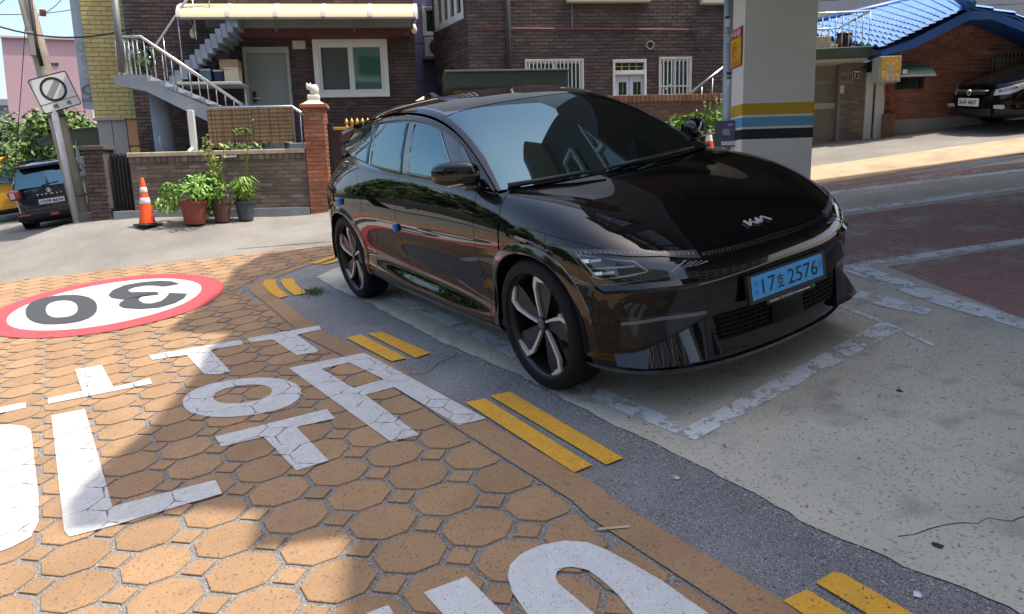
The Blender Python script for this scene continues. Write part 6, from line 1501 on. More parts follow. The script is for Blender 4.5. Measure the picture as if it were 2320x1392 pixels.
    def stroke(b, pts, wd):
        for a, c in zip(pts[:-1], pts[1:]):
            a, c = Vector((*a, 0)), Vector((*c, 0)); d = (c-a).normalized(); t = Vector((-d.y, d.x, 0))*wd/2; a = a-d*wd*.3; c = c+d*wd*.3
            P = [a+t, a-t, c-t, c+t]; P = [p0 + ey*(q.x-.5)*.155 + ez*(q.y-.5)*.042 + n*.004 for q in P]
            b.prism(P, n*0, n*.006)
    p0 = Vector((p.x, 0.0, p.z)); b = MB()
    stroke(b, [(0,1),(.03,0),(.27,1)], .085); stroke(b, [(.19,.62),(.40,0),(.52,1)], .085); stroke(b, [(.52,1),(.55,0),(.78,1),(1.0,0)], .085)
    b.build('badge', chrome, car)
    # mirrors
    for s in (-1, 1):
        mr = empty('wing_mirror'); setparent(mr, car)
        N1, N2 = 20, 14; V = []; F = []
        for i in range(N1):
            a = 2*math.pi*i/N1
            for j in range(N2+1):
                t = math.pi*j/N2; se = lambda x, e: math.copysign(abs(x)**e, x)
                lx, ly, lz = se(math.cos(a), .6)*se(math.sin(t), .55), se(math.cos(t), .7), se(math.sin(a), .6)*se(math.sin(t), .55)
                X = lx*(.085 if lx > 0 else .05)*(1-.25*ly); Y = ly*.115; Zz = lz*(.075 if lz > 0 else .065)*(1-.12*ly)
                V.append(Vector((-.63+X-.05*ly, s*(.955+Y), 1.165+Zz+.012*ly)))
        for i in range(N1):
            for j in range(N2):
                f = (i*(N2+1)+j, ((i+1)%N1)*(N2+1)+j, ((i+1)%N1)*(N2+1)+j+1, i*(N2+1)+j+1); F.append(f if s > 0 else f[::-1])
        obj('housing', V, F, paint, mr, smooth=True)
        MB().bbox((-.682,-.07,-.042),(-.674,.07,.042), .004, Matrix.Translation((0, s*.955, 1.165))).build('mirror_glass', glass, mr)
        b = MB(); b.tube([(-.56,s*.82,1.07),(-.57,s*.87,1.085),(-.585,s*.92,1.10)], [.035,.026,.03], 10); b.build('stalk', gloss, mr, smooth=True)
        b = MB(); b.bbox((-.57,-.085,-.055),(-.552,.10,-.045), .004, Matrix.Translation((0, s*.955, 1.165))); b.build('turn_signal', mat('signal_lens', (.55,.40,.30), rough=.1, coat=1), mr)
        # triangular sail panel
        MB().add([(-.47,s*.853,1.072),(-.66,s*.852,1.085),(-.96,s*.722,1.345)], [(0,1,2) if s < 0 else (2,1,0)]).build('sail_panel', gloss, mr)
    # flush handles, blue foam door guards
    hb = mat('door_guard_blue', (.02,.16,.55), rough=.7)
    for s in (-1, 1):
        for hx, hz in ((-2.43, .965), (-1.42, .915)):
            L = []
            for dx, dz in ((.0,-.022),(.19,-.018),(.20,.0),(.19,.02),(.02,.024),(-.005,.0)):
                loc, n, fi, d = BVH.ray_cast(Vector((hx-.1+dx, -2, hz+dz)), Vector((0, 1, 0))); L.append(Vector((loc.x, (loc.y-.0035)*(-s), loc.z)))
            b = MB(); k = len(L); b.add(L+[v+Vector((0,-s*.012,0)) for v in L], [tuple(range(k)) if s > 0 else tuple(range(k-1,-1,-1))]+[((i, (i+1)%k, k+(i+1)%k, k+i) if s < 0 else (k+i, k+(i+1)%k, (i+1)%k, i)) for i in range(k)]); b.build('door_handle', paint, car)
    for (px, py) in ((772, 457), (899, 516)):
        p, n = onbody(px, py); MB().bbox((-.022,-.014,-.026),(.022,.014,.026), .006, Matrix.Translation(p+n*.012)).build('door_guard', hb, car)
    # wipers and cowl
    MB().tube([(-.36,-.77,1.082),(-.28,-.64,1.088),(-.21,-.40,1.092),(-.17,-.22,1.09)], [.016,.014,.012,.008], 8).build('wiper', satin, car, smooth=True)
    MB().tube([(-.20,-.18,1.09),(-.19,.1,1.095),(-.22,.40,1.098),(-.27,.58,1.09)], [.010,.013,.013,.010], 8).build('wiper', satin, car, smooth=True)
    b = MB(); b.add([(-.38,-.775,1.062),(-.24,-.62,1.056),(-.20,-.32,1.055),(-.17,0,1.055),(-.20,.32,1.055),(-.24,.62,1.056),(-.38,.775,1.062),(-.44,-.755,1.085),(-.31,-.6,1.105),(-.27,-.32,1.106),(-.24,0,1.106),(-.27,.32,1.106),(-.31,.6,1.105),(-.44,.755,1.085)], [(i, i+1, 8+i, 7+i) for i in range(6)])
    # front parking sensors
    for (px, py) in ((1411, 664), (1308, 690)):
        p, n = onbody(px, py)
        for s in (-1, 1): MB().lathe([(0,.004),(.010,.004),(.012,0)], 14, Matrix.Translation((p.x, p.y*(-s), p.z)) @ Vector((n.x, n.y*(-s), n.z)).to_track_quat('Z', 'Y').to_matrix().to_4x4()).build('parking_sensor', gloss, car, smooth=True)
    # tail lamp bar
    b = clip_poly_uv(BP, [(11.4, 6.7), (11.4, 7.0), (14.01, 7.25), (14.01, 6.95)]); vs, fs = to_mesh(b, 0, .004, .006); obj('tail_lamp', vs, fs, mat('tail_red', (.35,.01,.01), rough=.1, coat=1), car, smooth=True)
    for s in (-1, 1): MB().box((-3.835,-.26,.62),(-3.82,.26,.73)).build('rear_plate', mat('plate_blue', (.10,.42,.80)), car); break
def wheel(car, x0, s):
    mx = Matrix.Translation((x0, s*.815, WZ)) @ Matrix.Rotation(-s*math.pi/2, 4, 'X')   # local z = outward
    W = empty('wheel'); W.matrix_world = mx; setparent(W, car)
    # local coordinates inside the wheel: z outward, disc in xy. tyre half width .115
    prof = [(.286,-.10),(.295,-.112),(.33,-.116),(.354,-.102),(.366,-.08),(.368,-.04),(.368,.04),(.366,.08),(.354,.102),(.33,.116),(.295,.112),(.286,.10),(.28,.09),(.28,-.09)]
    MB().lathe(prof, 64, closed=True).build('tyre', rubber, W, smooth=True, sharp=40)
    g = MB()
    for rr in (-.05, -.017, .017, .05): g.lathe([(.3672,rr-.004),(.3692,rr-.004),(.3692,rr+.004),(.3672,rr+.004)], 64, closed=True)
    g.build('tread_rib', rubber, W)
    b = MB(); b.lathe([(.287,-.09),(.277,-.06),(.270,.0),(.271,.06),(.280,.094),(.289,.102),(.292,.094),(.291,-.09)], 64, closed=True); b.build('rim', darkalloy, W, smooth=True, sharp=40)
    MB().lathe([(0,-.02),(.165,-.02),(.165,-.005),(0,-.005)], 40).build('brake_disc', steel, W, smooth=True, sharp=30)
    b = MB(); 
    for k in range(7):
        a = math.radians(-30+10*k); 
    b.bbox((.10,-.07,.0),(.175,.07,.035), .01); b.build('brake_caliper', mat('caliper', (.55,.55,.5), rough=.4), W)
    MB().lathe([(0,.078),(.026,.078),(.032,.074),(.034,.06),(.034,.02)], 28).build('hub_cap', gloss, W, smooth=True, sharp=30)
    # five aero spokes: dark blade + silver bracket, swept
    for k in range(5):
        A = Matrix.Rotation(2*math.pi*k/5 + math.radians(8) , 4, 'Z') @ Matrix.Diagonal((1.10, 1.10, 1, 1))
        sgn = 1
        blade = [(.030,-.020),(.10,-.045),(.19,-.075),(.246,-.075),(.250,.06),(.20,.045),(.10,.028),(.03,.022)]
        b = MB(); 
        zt = lambda r: .066+.020*(r/.25)
        top = [Vector((x, y*sgn, zt(math.hypot(x, y))-.014)) for x, y in blade]; bot = [Vector((p.x, p.y, p.z-.035)) for p in top]
        n = len(top); b.add([A @ p for p in top+bot], [tuple(range(n)), tuple(range(2*n-1, n-1, -1))]+[(i, n+i, n+(i+1)%n, (i+1)%n) for i in range(n)])
        sp = b.build('spoke', darkalloy, W)
        # silver bracket: thin leg along the spoke then a hook along the rim
        path = [(.036,.006,.010),(.11,.020,.018),(.185,.036,.026),(.236,.036,.030),(.240,-.004,.026),(.244,-.045,.018),(.240,-.062,.004)]
        out, inn = [], []
        leg_o = [(.036,.020),(.11,.040),(.190,.056),(.247,.040),(.252,.0),(.2535,-.05),(.2525,-.075)]
        leg_i = [(.038,.010),(.11,.026),(.184,.036),(.228,.022),(.231,-.008),(.240,-.048),(.249,-.074)]
        vo = [Vector((x, y*sgn, zt(x)+.002)) for x, y in leg_o]; vi = [Vector((x, y*sgn, zt(x)+.002)) for x, y in leg_i]
        n = len(vo); dn = Vector((0, 0, -.02)); b = MB(); V = vo+vi+[p+dn for p in vo]+[p+dn for p in vi]; F = []
        for i in range(n-1):
            F += [(i+1, i, n+i, n+i+1), (2*n+i, 2*n+i+1, 3*n+i+1, 3*n+i), (i, i+1, 2*n+i+1, 2*n+i), (n+i+1, n+i, 3*n+i, 3*n+i+1)]
        F += [(0, 2*n, 3*n, n), (n-1, 2*n-1, 4*n-1, 3*n-1)]
        b.add([A @ p for p in V], F); b.build('spoke_accent', silver, W)
HERO = build_hero()
# ================================================================ other vehicles
def gen_body(xf, xr, w, zb, zh, belt, nose_in=.10, tail_in=.06):
    """plan columns front centre -> rear centre, rows sill -> belt -> deck centreline (half body, y >= 0)"""
    L = xf-xr; cols = [(xf,0),(xf-.015,.30),(xf-.06,.62),(xf-.20,.89),(xf-.50,.975),(xf-.95,1.0),(xf-L*.33,.985),(xf-L*.5,.98),(xr+L*.30,.985),(xr+.95,1.0),(xr+.45,.965),(xr+.16,.88),(xr+.045,.60),(xr+.01,.30),(xr,0)]
    net = []
    for k, (x, yf) in enumerate(cols):
        zt = belt(x); f = 1 if x > 0 else -1; front = max(0, min(1, (x-(xf-.5))/.45)); rear = max(0, min(1, ((xr+.5)-x)/.45)); col = []
        for (t, ins) in ((0,.10),(.04,.03),(.16,.0),(.34,.012),(.55,.012),(.74,.0),(.88,.012),(.97,.05),(1.0,.09)):
            z = zb+(zt-zb)*t; inn = (.10 if t == 0 else .02 if t < .1 else 0)
            xx = x-front*(nose_in*max(0, t-.55)*2.0+inn)+rear*(tail_in*max(0, t-.6)*2+inn); col.append((xx, max(0, w*yf-ins*(1 if yf > .5 else yf*2)), z))
        xx, yy, zz = col[-1]
        for (s_, dzz) in ((.72,.018),(.38,.03),(0,.034)): col.append((xx-front*.05*(1-s_)+rear*.0, yy*s_, zz+dzz))
        net.append(col)
    return np.array(net)
def gen_car(name, mw, label, spec, mpaint, group=None):
    car = empty(name, mw); tag(car, label, 'car' if name != 'school_van' else 'van', group)
    S = Surf(gen_body(*spec['body']), 4, 3, True, True); P = S.poly(); wz, rw = spec['wheel']; xfr, xre = spec['axles']
    def ar(x0):
        return lambda q: math.hypot(q[0]-x0, max(q[2]-wz, -.05))-(rw+.05) if q[2] > wz-.05 else abs(q[0]-x0)-(rw+.05)
    C_ = clip(clip(P, ar(xfr)), ar(xre)); vs, fs = to_mesh(C_, 0, 0, .02, tol=4); obj('body', vs, fs, mpaint, car, smooth=True, sharp=45)
    low = clip(C_, lambda q: 1.9-q[4]); vs, fs = to_mesh(low, 0, .008, .01, tol=4); obj('lower_cladding', vs, fs, satin, car, smooth=True, sharp=45)
    MB().box((xre-.3,-spec['body'][2]*.8,spec['body'][3]+.02),(xfr+.3,spec['body'][2]*.8,spec['body'][3]+.5)).build('underbody', void, car)
    # greenhouse
    rail, cen, g = spec['rail'], spec['cen'], spec['glass']
    net = []
    for a, c in zip(rail, cen):
        a, c = np.array(a), np.array(c); col = []
        for t, up, yk in ((0,0,1),(.12,.35,.95),(.35,.75,.74),(.65,.95,.40),(1,1,0)):
            p = a+(c-a)*t; p[1] = a[1]*yk; p[2] = a[2]+(c[2]-a[2])*up; col.append(p)
        net.append(col)
    T = Surf(np.array(net), 6, 5).poly()
    for p in T:
        for q in p:
            if q[7] < 0: q[5:8] = -q[5:8]
    def mk(nm, polys, m): vs, fs = to_mesh(polys, 0, 0, .006, tol=4); obj(nm, vs, fs, m, car, smooth=True, sharp=45)
    u1, u2 = g
    mk('windscreen', clip(clip(T, lambda q: u1-q[3]), lambda q: q[4]-.5), glass); mk('rear_window', clip(clip(T, lambda q: q[3]-u2), lambda q: q[4]-.5), glass)
    mk('roof', clip(clip(T, lambda q: q[3]-u1), lambda q: u2-q[3]), mpaint); mk('pillars', clip(clip(T, lambda q: u1-q[3]), lambda q: .5-q[4]), mpaint); mk('pillars', clip(clip(T, lambda q: q[3]-u2), lambda q: .5-q[4]), mpaint)
    bl = spec['beltpts']
    for s in (-1, 1):
        n = len(rail); V = [Vector((b_[0], s*b_[1], b_[2])) for b_ in bl]+[Vector((r_[0], s*(r_[1]+.005), r_[2]-.01)) for r_ in rail]
        obj('side_window', V, [((i, i+1, n+i+1, n+i) if s < 0 else (i, n+i, n+i+1, i+1)) for i in range(n-1)], glass, car, smooth=True)
        for xx in spec['pillars']:
            i = min(range(n), key=lambda k: abs(bl[k][0]-xx)); a, b_ = V[i], V[n+i]; o_ = Vector((0, s*.006, 0)); d = Vector((.04,0,0)); obj('pillar', [a-d+o_, a+d+o_, b_+d+o_, b_-d+o_], [(0,1,2,3)], mpaint, car)
        for x0 in (xfr, xre):
            mx = Matrix.Translation((x0, s*(spec['body'][2]-.12), wz)) @ Matrix.Rotation(-s*math.pi/2, 4, 'X'); W = empty('wheel'); W.matrix_world = mx; setparent(W, car)
            MB().lathe([(rw*.64,-.1),(rw*.9,-.11),(rw,-.07),(rw,.07),(rw*.9,.11),(rw*.66,.10),(rw*.62,.06)], 32, closed=True).build('tyre', rubber, W, smooth=True, sharp=40)
            MB().lathe([(0,.05),(rw*.2,.05),(rw*.64,.03),(rw*.64,-.05)], 24).build('rim', darkalloy, W, smooth=True)
            for k in range(5): MB().box((.02,-.03,.052),(rw*.62,.03,.075), Matrix.Rotation(2*math.pi*k/5, 4, 'Z')).build('spoke', silver, W)
    return car
navy = mat('car_paint_navy', (.008,.012,.032), rough=.3, coat=1.0, coatrough=.02, spec=.3)
blackp = mat('car_paint_black_old', (.004,.0035,.004), rough=.3, coat=.7, coatrough=.03, spec=.0)
vanyel = mat('van_yellow', (.72,.34,.01), rough=.35, coat=.6)
white_pl = mat('plate_white', (.62,.63,.62), rough=.4)
def slope_mw(p, heading, z=0.0): return M4 @ Matrix.Translation((p[0], p[1], z)) @ Matrix.Rotation(math.radians(heading), 4, 'Z')
# ---- navy compact SUV seen from behind
bl_s = lambda x: .98+.03*min(1, max(0, (x+2.0)/-1.5)) if x < .2 else .98-.10*min(1, (x-.2)/.8)
suv_spec = dict(body=(.83, -3.37, .90, .23, .9, lambda x: 1.02 if x < -.3 else 1.02-.12*min(1, (x+.3)/1.1)), wheel=(.34,.34), axles=(0, -2.6),
    rail=[(-.25,.78,1.02),(-.55,.72,1.22),(-.95,.67,1.45),(-1.4,.65,1.53),(-2.1,.645,1.55),(-2.75,.63,1.53),(-3.08,.62,1.48),(-3.17,.66,1.33),(-3.27,.73,1.02)],
    cen=[(-.05,0,1.04),(-.4,0,1.26),(-.85,0,1.50),(-1.35,0,1.58),(-2.1,0,1.60),(-2.75,0,1.58),(-3.16,0,1.51),(-3.27,0,1.34),(-3.37,0,1.04)], glass=(2.8, 6.45),
    beltpts=[(-.25,.79,1.01),(-.55,.83,1.02),(-.95,.84,1.02),(-1.4,.845,1.02),(-2.1,.845,1.03),(-2.75,.83,1.08),(-3.08,.80,1.12),(-3.2,.76,1.10),(-3.27,.74,1.01)], pillars=(-1.4,-2.1,-2.75))
psuv = CP+(G(140, 520)-CP)*1.16; SUV_H = 166
mw = slope_mw((psuv.x, psuv.y), SUV_H, psuv.z) @ Matrix.Translation((3.33, 0, 0))
SUV = gen_car('parked_suv', mw, 'dark navy blue compact SUV parked beyond the leaning utility pole', suv_spec, navy, 'vehicles standing in the street')
for s in (-1, 1):
    MB().bbox((-3.42,s*.60 if s > 0 else -.86,.80),(-3.08,.86 if s > 0 else -.60,1.03), .05).build('tail_lamp', mat('tail_lens', (.45,.05,.05), rough=.15, coat=1), SUV, smooth=True)
    MB().bbox((-3.425,(.70 if s > 0 else -.80),.84),(-3.40,(.80 if s > 0 else -.70),.98), .01).build('tail_lamp_white', mat('lens_white', (.7,.6,.58), rough=.15, coat=1), SUV)
MB().bbox((-3.40,-.27,.64),(-3.375,.27,.755), .004).build('number_plate', white_pl, SUV)
def rear_text(par, t, w_, h_, y, z, x, m, nm='lettering', bold=0.0):
    vs, fs = text_fit(t, w_, h_, bold); obj(nm, [Vector((x, -v.x+y, v.y+z)) for v in vs], fs, m, par)
rear_text(SUV, '170부 8674', .46, .075, 0, .697, -3.402, mat('plate_ink'), 'plate_lettering', .02)
rear_text(SUV, 'T  I  V  O  L  I', .52, .04, .02, .86, -3.385, chrome, 'badge_lettering', .03)
MB().lathe([(.05,0),(.05,.012),(.036,.012),(.036,0)], 20, Matrix.Translation((-3.385,0,.945)) @ Matrix.Rotation(-math.pi/2, 4, 'Y'), closed=True).build('badge', chrome, SUV); MB().box((-3.40,-.012,.91),(-3.388,.012,.98)).build('badge', chrome, SUV)
MB().bbox((-3.44,-.80,.30),(-3.28,.80,.50), .05).build('rear_bumper', satin, SUV, smooth=True); MB().bbox((-3.452,-.09,.36),(-3.435,.09,.43), .01).build('fog_lamp', mat('tail_lens'), SUV)
for s in (-1, 1): MB().bbox((-3.45,s*.62-.13,.43),(-3.43,s*.62+.13,.46), .006).build('reflector', mat('tail_lens'), SUV)
MB().bbox((-3.31,-.56,1.47),(-3.05,.56,1.535), .02).build('roof_spoiler', navy, SUV, smooth=True)
MB().tube([(-3.375,.12,1.06),(-3.34,-.22,1.10)], .012, 6).build('rear_wiper', satin, SUV)
for s in (-1, 1): MB().tube([(-1.0,s*.62,1.60),(-1.2,s*.62,1.63),(-2.6,s*.61,1.63),(-2.8,s*.61,1.585)], .016, 6).build('roof_bar', satin, SUV, smooth=True)
# ---- yellow school van, mostly out of frame
van_spec = dict(body=(.75, -3.9, .93, .25, .9, lambda x: 1.12 if x < -.1 else 1.12-.10*min(1, (x+.1)/.8)), wheel=(.33,.33), axles=(0, -2.9),
    rail=[(-.0,.84,1.12),(-.25,.80,1.35),(-.55,.77,1.58),(-.95,.76,1.68),(-1.9,.76,1.71),(-3.2,.755,1.70),(-3.72,.75,1.66),(-3.82,.78,1.45),(-3.88,.84,1.12)],
    cen=[(.15,0,1.13),(-.12,0,1.38),(-.45,0,1.64),(-.9,0,1.74),(-1.9,0,1.77),(-3.2,0,1.76),(-3.75,0,1.71),(-3.86,0,1.46),(-3.92,0,1.13)], glass=(2.6, 6.4),
    beltpts=[(-.0,.85,1.11),(-.25,.88,1.12),(-.55,.89,1.12),(-.95,.89,1.12),(-1.9,.89,1.12),(-3.2,.89,1.12),(-3.72,.86,1.12),(-3.82,.85,1.12),(-3.88,.84,1.11)], pillars=(-.95,-1.9,-3.2,-3.72))
pv = CP+(G(18, 505)-CP)*1.22; VAN = gen_car('school_van', slope_mw((pv.x, pv.y), 172, pv.z) @ Matrix.Translation((3.9, 0, 0)), 'yellow van with round warning lamps on its roof behind the navy SUV', van_spec, vanyel, 'vehicles standing in the street')
for k, y in enumerate((-.62,-.42,-.1,.2,.5)):
    MB().lathe([(0,.06),(.055,.05),(.075,.0)], 16, Matrix.Translation((-3.72,y,1.80)) @ Matrix.Rotation(-math.pi/2, 4, 'Y')).build('warning_lamp', mat('lamp_orange', (.75,.16,.02), rough=.2, coat=1) if k % 3 == 0 else mat('lamp_amber', (.8,.45,.02), rough=.2, coat=1), VAN, smooth=True)
MB().bbox((-3.74,-.75,1.70),(-3.55,.75,1.87), .04).build('lamp_board', vanyel, VAN, smooth=True)
# ---- black sedan facing down the street on the right
sed_spec = dict(body=(.90, -3.6, .89, .22, .9, lambda x: .97 if x < -.6 else .97-.26*min(1, (x+.6)/1.4)), wheel=(.32,.32), axles=(0, -2.65),
    rail=[(-.35,.74,.97),(-.65,.69,1.13),(-1.05,.63,1.32),(-1.5,.61,1.40),(-2.0,.60,1.42),(-2.5,.60,1.39),(-2.9,.63,1.26),(-3.1,.66,1.13),(-3.25,.70,1.0)],
    cen=[(-.1,0,.99),(-.45,0,1.17),(-.95,0,1.38),(-1.45,0,1.45),(-2.0,0,1.47),(-2.5,0,1.44),(-2.95,0,1.30),(-3.2,0,1.14),(-3.35,0,1.02)], glass=(2.7, 5.3),
    beltpts=[(-.35,.75,.96),(-.65,.81,.97),(-1.05,.82,.97),(-1.5,.825,.98),(-2.0,.825,.99),(-2.5,.82,1.0),(-2.9,.79,1.0),(-3.1,.76,1.0),(-3.25,.72,.99)], pillars=(-1.5,-2.5))
ps = G(2206, 297); SEDH = 238
SED = gen_car('parked_sedan', slope_mw((ps.x, ps.y), SEDH) @ Matrix.Translation((-.80, 0, 0)), 'black saloon with a white number plate parked against the red brick house', sed_spec, blackp, 'vehicles standing in the street')
hl = mat('headlamp_clear', (.55,.56,.58), rough=.1, coat=1.0)
SS = Surf(gen_body(*sed_spec['body']), 8, 6, True, True).poly()
for s in (-1, 1):
    vs, fs = to_mesh(clip_poly_uv(SS, [(1.75,4.7),(1.75,5.75),(2.9,6.6),(4.1,6.75),(3.6,5.6),(2.6,4.75)]), s, .008, .01); obj('headlight', vs, fs, hl, SED, smooth=True, sharp=40)
    vs, fs = to_mesh(clip_poly_uv(SS, [(2.0,5.2),(2.0,5.55),(3.0,6.1),(3.0,5.6)]), s, .012, .004); obj('headlight_reflector', vs, fs, mat('reflector_grey', (.25,.25,.26), rough=.2, metal=.7), SED, smooth=True)
    MB().bbox((.78,s*.60-.10,.36),(.84,s*.60+.10,.42), .015).build('fog_lamp', hl, SED)
MB().bbox((.80,-.36,.57),(.895,.36,.635), .02).build('grille', satin, SED, smooth=True)
for z in (.585,.612): MB().bbox((.894,-.34,z),(.902,.34,z+.006), .002).build('grille_bar', mat('bar_dim_chrome', (.25,.25,.25), rough=.3, metal=.8), SED)
MB().lathe([(.05,0),(.05,.01),(.036,.01),(.036,0)], 20, Matrix.Translation((.902,0,.605)) @ Matrix.Rotation(math.pi/2, 4, 'Y'), closed=True).build('badge', chrome, SED)
MB().bbox((.90,-.26,.40),(.918,.26,.52), .004).build('number_plate', white_pl, SED)
vs, fs = text_fit('56두 4837', .44, .075, .02); obj('plate_lettering', [Vector((.920, v.x, v.y+.46)) for v in vs], fs, mat('plate_ink'), SED)
MB().bbox((.84,-.5,.26),(.905,.5,.36), .02).build('lower_grille', satin, SED, smooth=True)
# ================================================================ street things
def uproot(name, p, label, cat, group=None):
    e = empty(name); e.matrix_world = Matrix.Translation(p); return tag(e, label, cat, group)
VD = Vector((CPW.x, CPW.y, 0))
# traffic cones
def cone(px, py, h, label, c_m, top=None):
    g = TW(Gd(px, py)); C_ = uproot('traffic_cone', g, label, 'cone', 'traffic cones'); k = h/.72; T = Matrix.Translation(g)
    prof = lambda z: .135*k*(1-z/(.75*h/.72*1.0+.0001)*.86) if True else 0
    r = lambda z: k*(.122-.100*(z/(.72*k)))
    put(MB().bbox((-.15*k,-.15*k,.0),(.15*k,.15*k,.03*k), .012, T @ Matrix.Rotation(.5, 4, 'Z')), 'base', mat('cone_base', (.03,.03,.03), rough=.8) if top is None else c_m, C_)
    put(MB().lathe([(r(.035*k),.036*k)]+[(r(z*k), z*k) for z in (.1,.2,.34,.5,.62,.70)]+[(r(.71*k)*.7,.72*k),(0,.722*k)], 24, T), 'body', c_m, C_, smooth=True, sharp=40)
    for z0, z1 in ((.33,.42),(.50,.58)):
        put(MB().lathe([(r(z0*k)+.002, z0*k),(r(z0*k)+.004, z0*k+.003),(r(z1*k)+.004, z1*k-.003),(r(z1*k)+.002, z1*k)], 24, T), 'reflective_band', mat('band_white', (.75,.72,.70), rough=.4), C_, smooth=True)
    return C_
cone_or = mat('cone_orange', (.85,.10,.02), rough=.5, var=.06)
cone(335, 511, .72, 'orange traffic cone with two white bands in front of the garden wall', cone_or)
# pots and plants before the garden wall
def pot(px, py, r, h, m, label):
    g = TW(Gd(px, py)); P_ = uproot('flower_pot', g, label, 'flower pot', 'flower pots along the garden wall'); T = Matrix.Translation(g)
    put(MB().lathe([(0,.0),(r*.74,.0),(r*.97,h*.88),(r*1.06,h*.88),(r*1.08,h),(r*.96,h),(r*.92,h*.9),(0,h*.9)], 24, T), 'pot_body', m, P_, smooth=True, sharp=40); put(MB().lathe([(0,h*.905),(r*.91,h*.905)], 20, T), 'soil', mat('soil', (.03,.022,.015), rough=1), P_)
    return g+Vector((0,0,h))
t1 = pot(443, 508, .20, .36, mat('pot_red', (.26,.055,.035), rough=.6, var=.1), 'brick red plastic pot holding the broad leafed plant'); t2 = pot(505, 503, .15, .34, mat('pot_brown', (.09,.045,.035), rough=.6), 'brown pot holding the tall flowering stems'); t3 = pot(558, 499, .15, .30, mat('pot_slate', (.055,.065,.085), rough=.6), 'slate grey pot holding the spiky lime grass plant')
lf_b = mat('leaf_bright', (.13,.26,.035), rough=.5, var=.3, vscale=16); lf_y = mat('leaf_yellowgreen', (.24,.30,.06), rough=.5, var=.35, vscale=16)
leafball('leafy_plant', t1+Vector((0,0,.15)), .46, .28, 1700, .045, lf_b, 'bushy bright green plant in the brick red pot', 'plant', 'plants along the garden wall', stem=1.0, seed=3)
e = uproot('flowering_plant', t2, 'tall loose yellow green stems with small white flowers in the brown pot', 'plant', 'plants along the garden wall'); b = MB(); st = MB(); fl = MB()
rg = random.Random(5)
for k in range(13):
    a = rg.uniform(0, 6.28); ln = rg.uniform(.55, 1.15) if k < 9 else rg.uniform(.2,.4); sp = rg.uniform(.05,.36); tip = t2+Vector((math.cos(a)*sp-.10, math.sin(a)*sp*.5, ln)); mid = t2.lerp(tip, .5)+Vector((0,0,.06)); st.tube([t2, mid, tip], [.008,.006,.003], 5)
    for j in range(34):
        t = rg.uniform(.12, 1); p = (t2.lerp(mid, t*2) if t < .5 else mid.lerp(tip, t*2-1)); d = Vector((rg.uniform(-1,1), rg.uniform(-1,1), rg.uniform(-.3,.7))).normalized(); s_ = Vector((rg.uniform(-1,1), rg.uniform(-1,1), rg.uniform(-1,1))).cross(d).normalized(); l = rg.uniform(.04,.085)
        b.add([p, p+d*l*.5+s_*l*.25, p+d*l, p+d*l*.5-s_*l*.25], [(0,1,2,3)])
for k in range(40): p = t2+Vector((rg.gauss(.05,.12), rg.gauss(0,.09), rg.uniform(.02,.2))); fl.add([p+Vector((.018*math.cos(a_), .006*rg.uniform(-1,1), .018*math.sin(a_))) for a_ in (0,1.26,2.5,3.77,5.03)], [(0,1,2,3,4)])
put(b, 'foliage', lf_y, e); put(st, 'stem', mat('stem_green', (.10,.12,.03), rough=.7), e); put(fl, 'flowers', mat('petal_white', (.75,.72,.70), rough=.6), e)
e = uproot('grass_plant', t3, 'spiky lime green grass plant in the slate grey pot', 'plant', 'plants along the garden wall'); b = MB()
for k in range(260):
    a = rg.uniform(0, 6.28); out = rg.uniform(.08,.34); h_ = rg.uniform(.12,.42); base = t3+Vector((rg.gauss(0,.04), rg.gauss(0,.04), -.02)); d = Vector((math.cos(a), math.sin(a), 0)); s_ = Vector((-d.y, d.x, 0))*.011
    m1 = base+d*out*.45+Vector((0,0,h_)); tp = base+d*out+Vector((0,0,h_*.72)); b.add([base-s_, base+s_, m1+s_*.9, m1-s_*.9, tp], [(0,1,2,3),(3,2,4)])
for k in range(3):
    st0 = t3; tp = t3+Vector((.12+.04*k, .1, .75+.06*k)); b.tube([st0, tp], [.006,.003], 4)
    for j in range(10): p = st0.lerp(tp, .6+.04*j); d = Vector((rg.uniform(-1,1), rg.uniform(-1,1), rg.uniform(-.2,.8)))*.05; b.add([p, p+d*.5+Vector((.01,0,.01)), p+d, p+d*.5-Vector((.01,0,.01))], [(0,1,2,3)])
put(b, 'blades', lf_lime, e)
# utility pole with the sign
pb_ = TW(G(192, 512)); vdir = (Vector((CPW.x-pb_.x, CPW.y-pb_.y, 0))).normalized()
def atdepth(px, py, fw=0.0): return on_plane(px, py, pb_+vdir*fw, vdir)
UP = uproot('utility_pole', pb_, 'leaning weathered concrete utility pole beside the navy SUV', 'pole')
top_p = atdepth(30, -110)
put(MB().tube([pb_-Vector((0,0,.2)), pb_.lerp(top_p, .33), pb_.lerp(top_p, .66), top_p], [.17,.155,.14,.12], 20), 'shaft', mat('pole_concrete', (.34,.30,.245), rough=.9, var=.2, vscale=3, stain=(.18,.15,.12), stainscale=2.0, stainamt=.6), UP, smooth=True)
c0_ = atdepth(178, 512, .22); c1_ = atdepth(122, 250, .22)
put(MB().tube([c0_, c1_], .06, 10), 'conduit', mat('conduit_pale', (.45,.46,.46), rough=.6, var=.15, vscale=5), UP, smooth=True)
for f_ in (.12,.42,.50): p = pb_.lerp(top_p, f_); put(MB().lathe([(.168-.03*f_,-.03),(.178-.03*f_,-.02),(.178-.03*f_,.02),(.168-.03*f_,.03)], 20, Matrix.Translation(p) @ (top_p-pb_).to_track_quat('Z','Y').to_matrix().to_4x4()), 'strap', mat('strap_dark', (.10,.09,.08), rough=.6), UP, smooth=True)
cb_ = atdepth(68, 60, .1); put(MB().tube([atdepth(60,-60,.19), atdepth(82,100,.20), atdepth(95,150,.20)], .035, 8), 'riser_cable', mat('cable_black', (.015,.015,.015), rough=.6), UP, smooth=True)
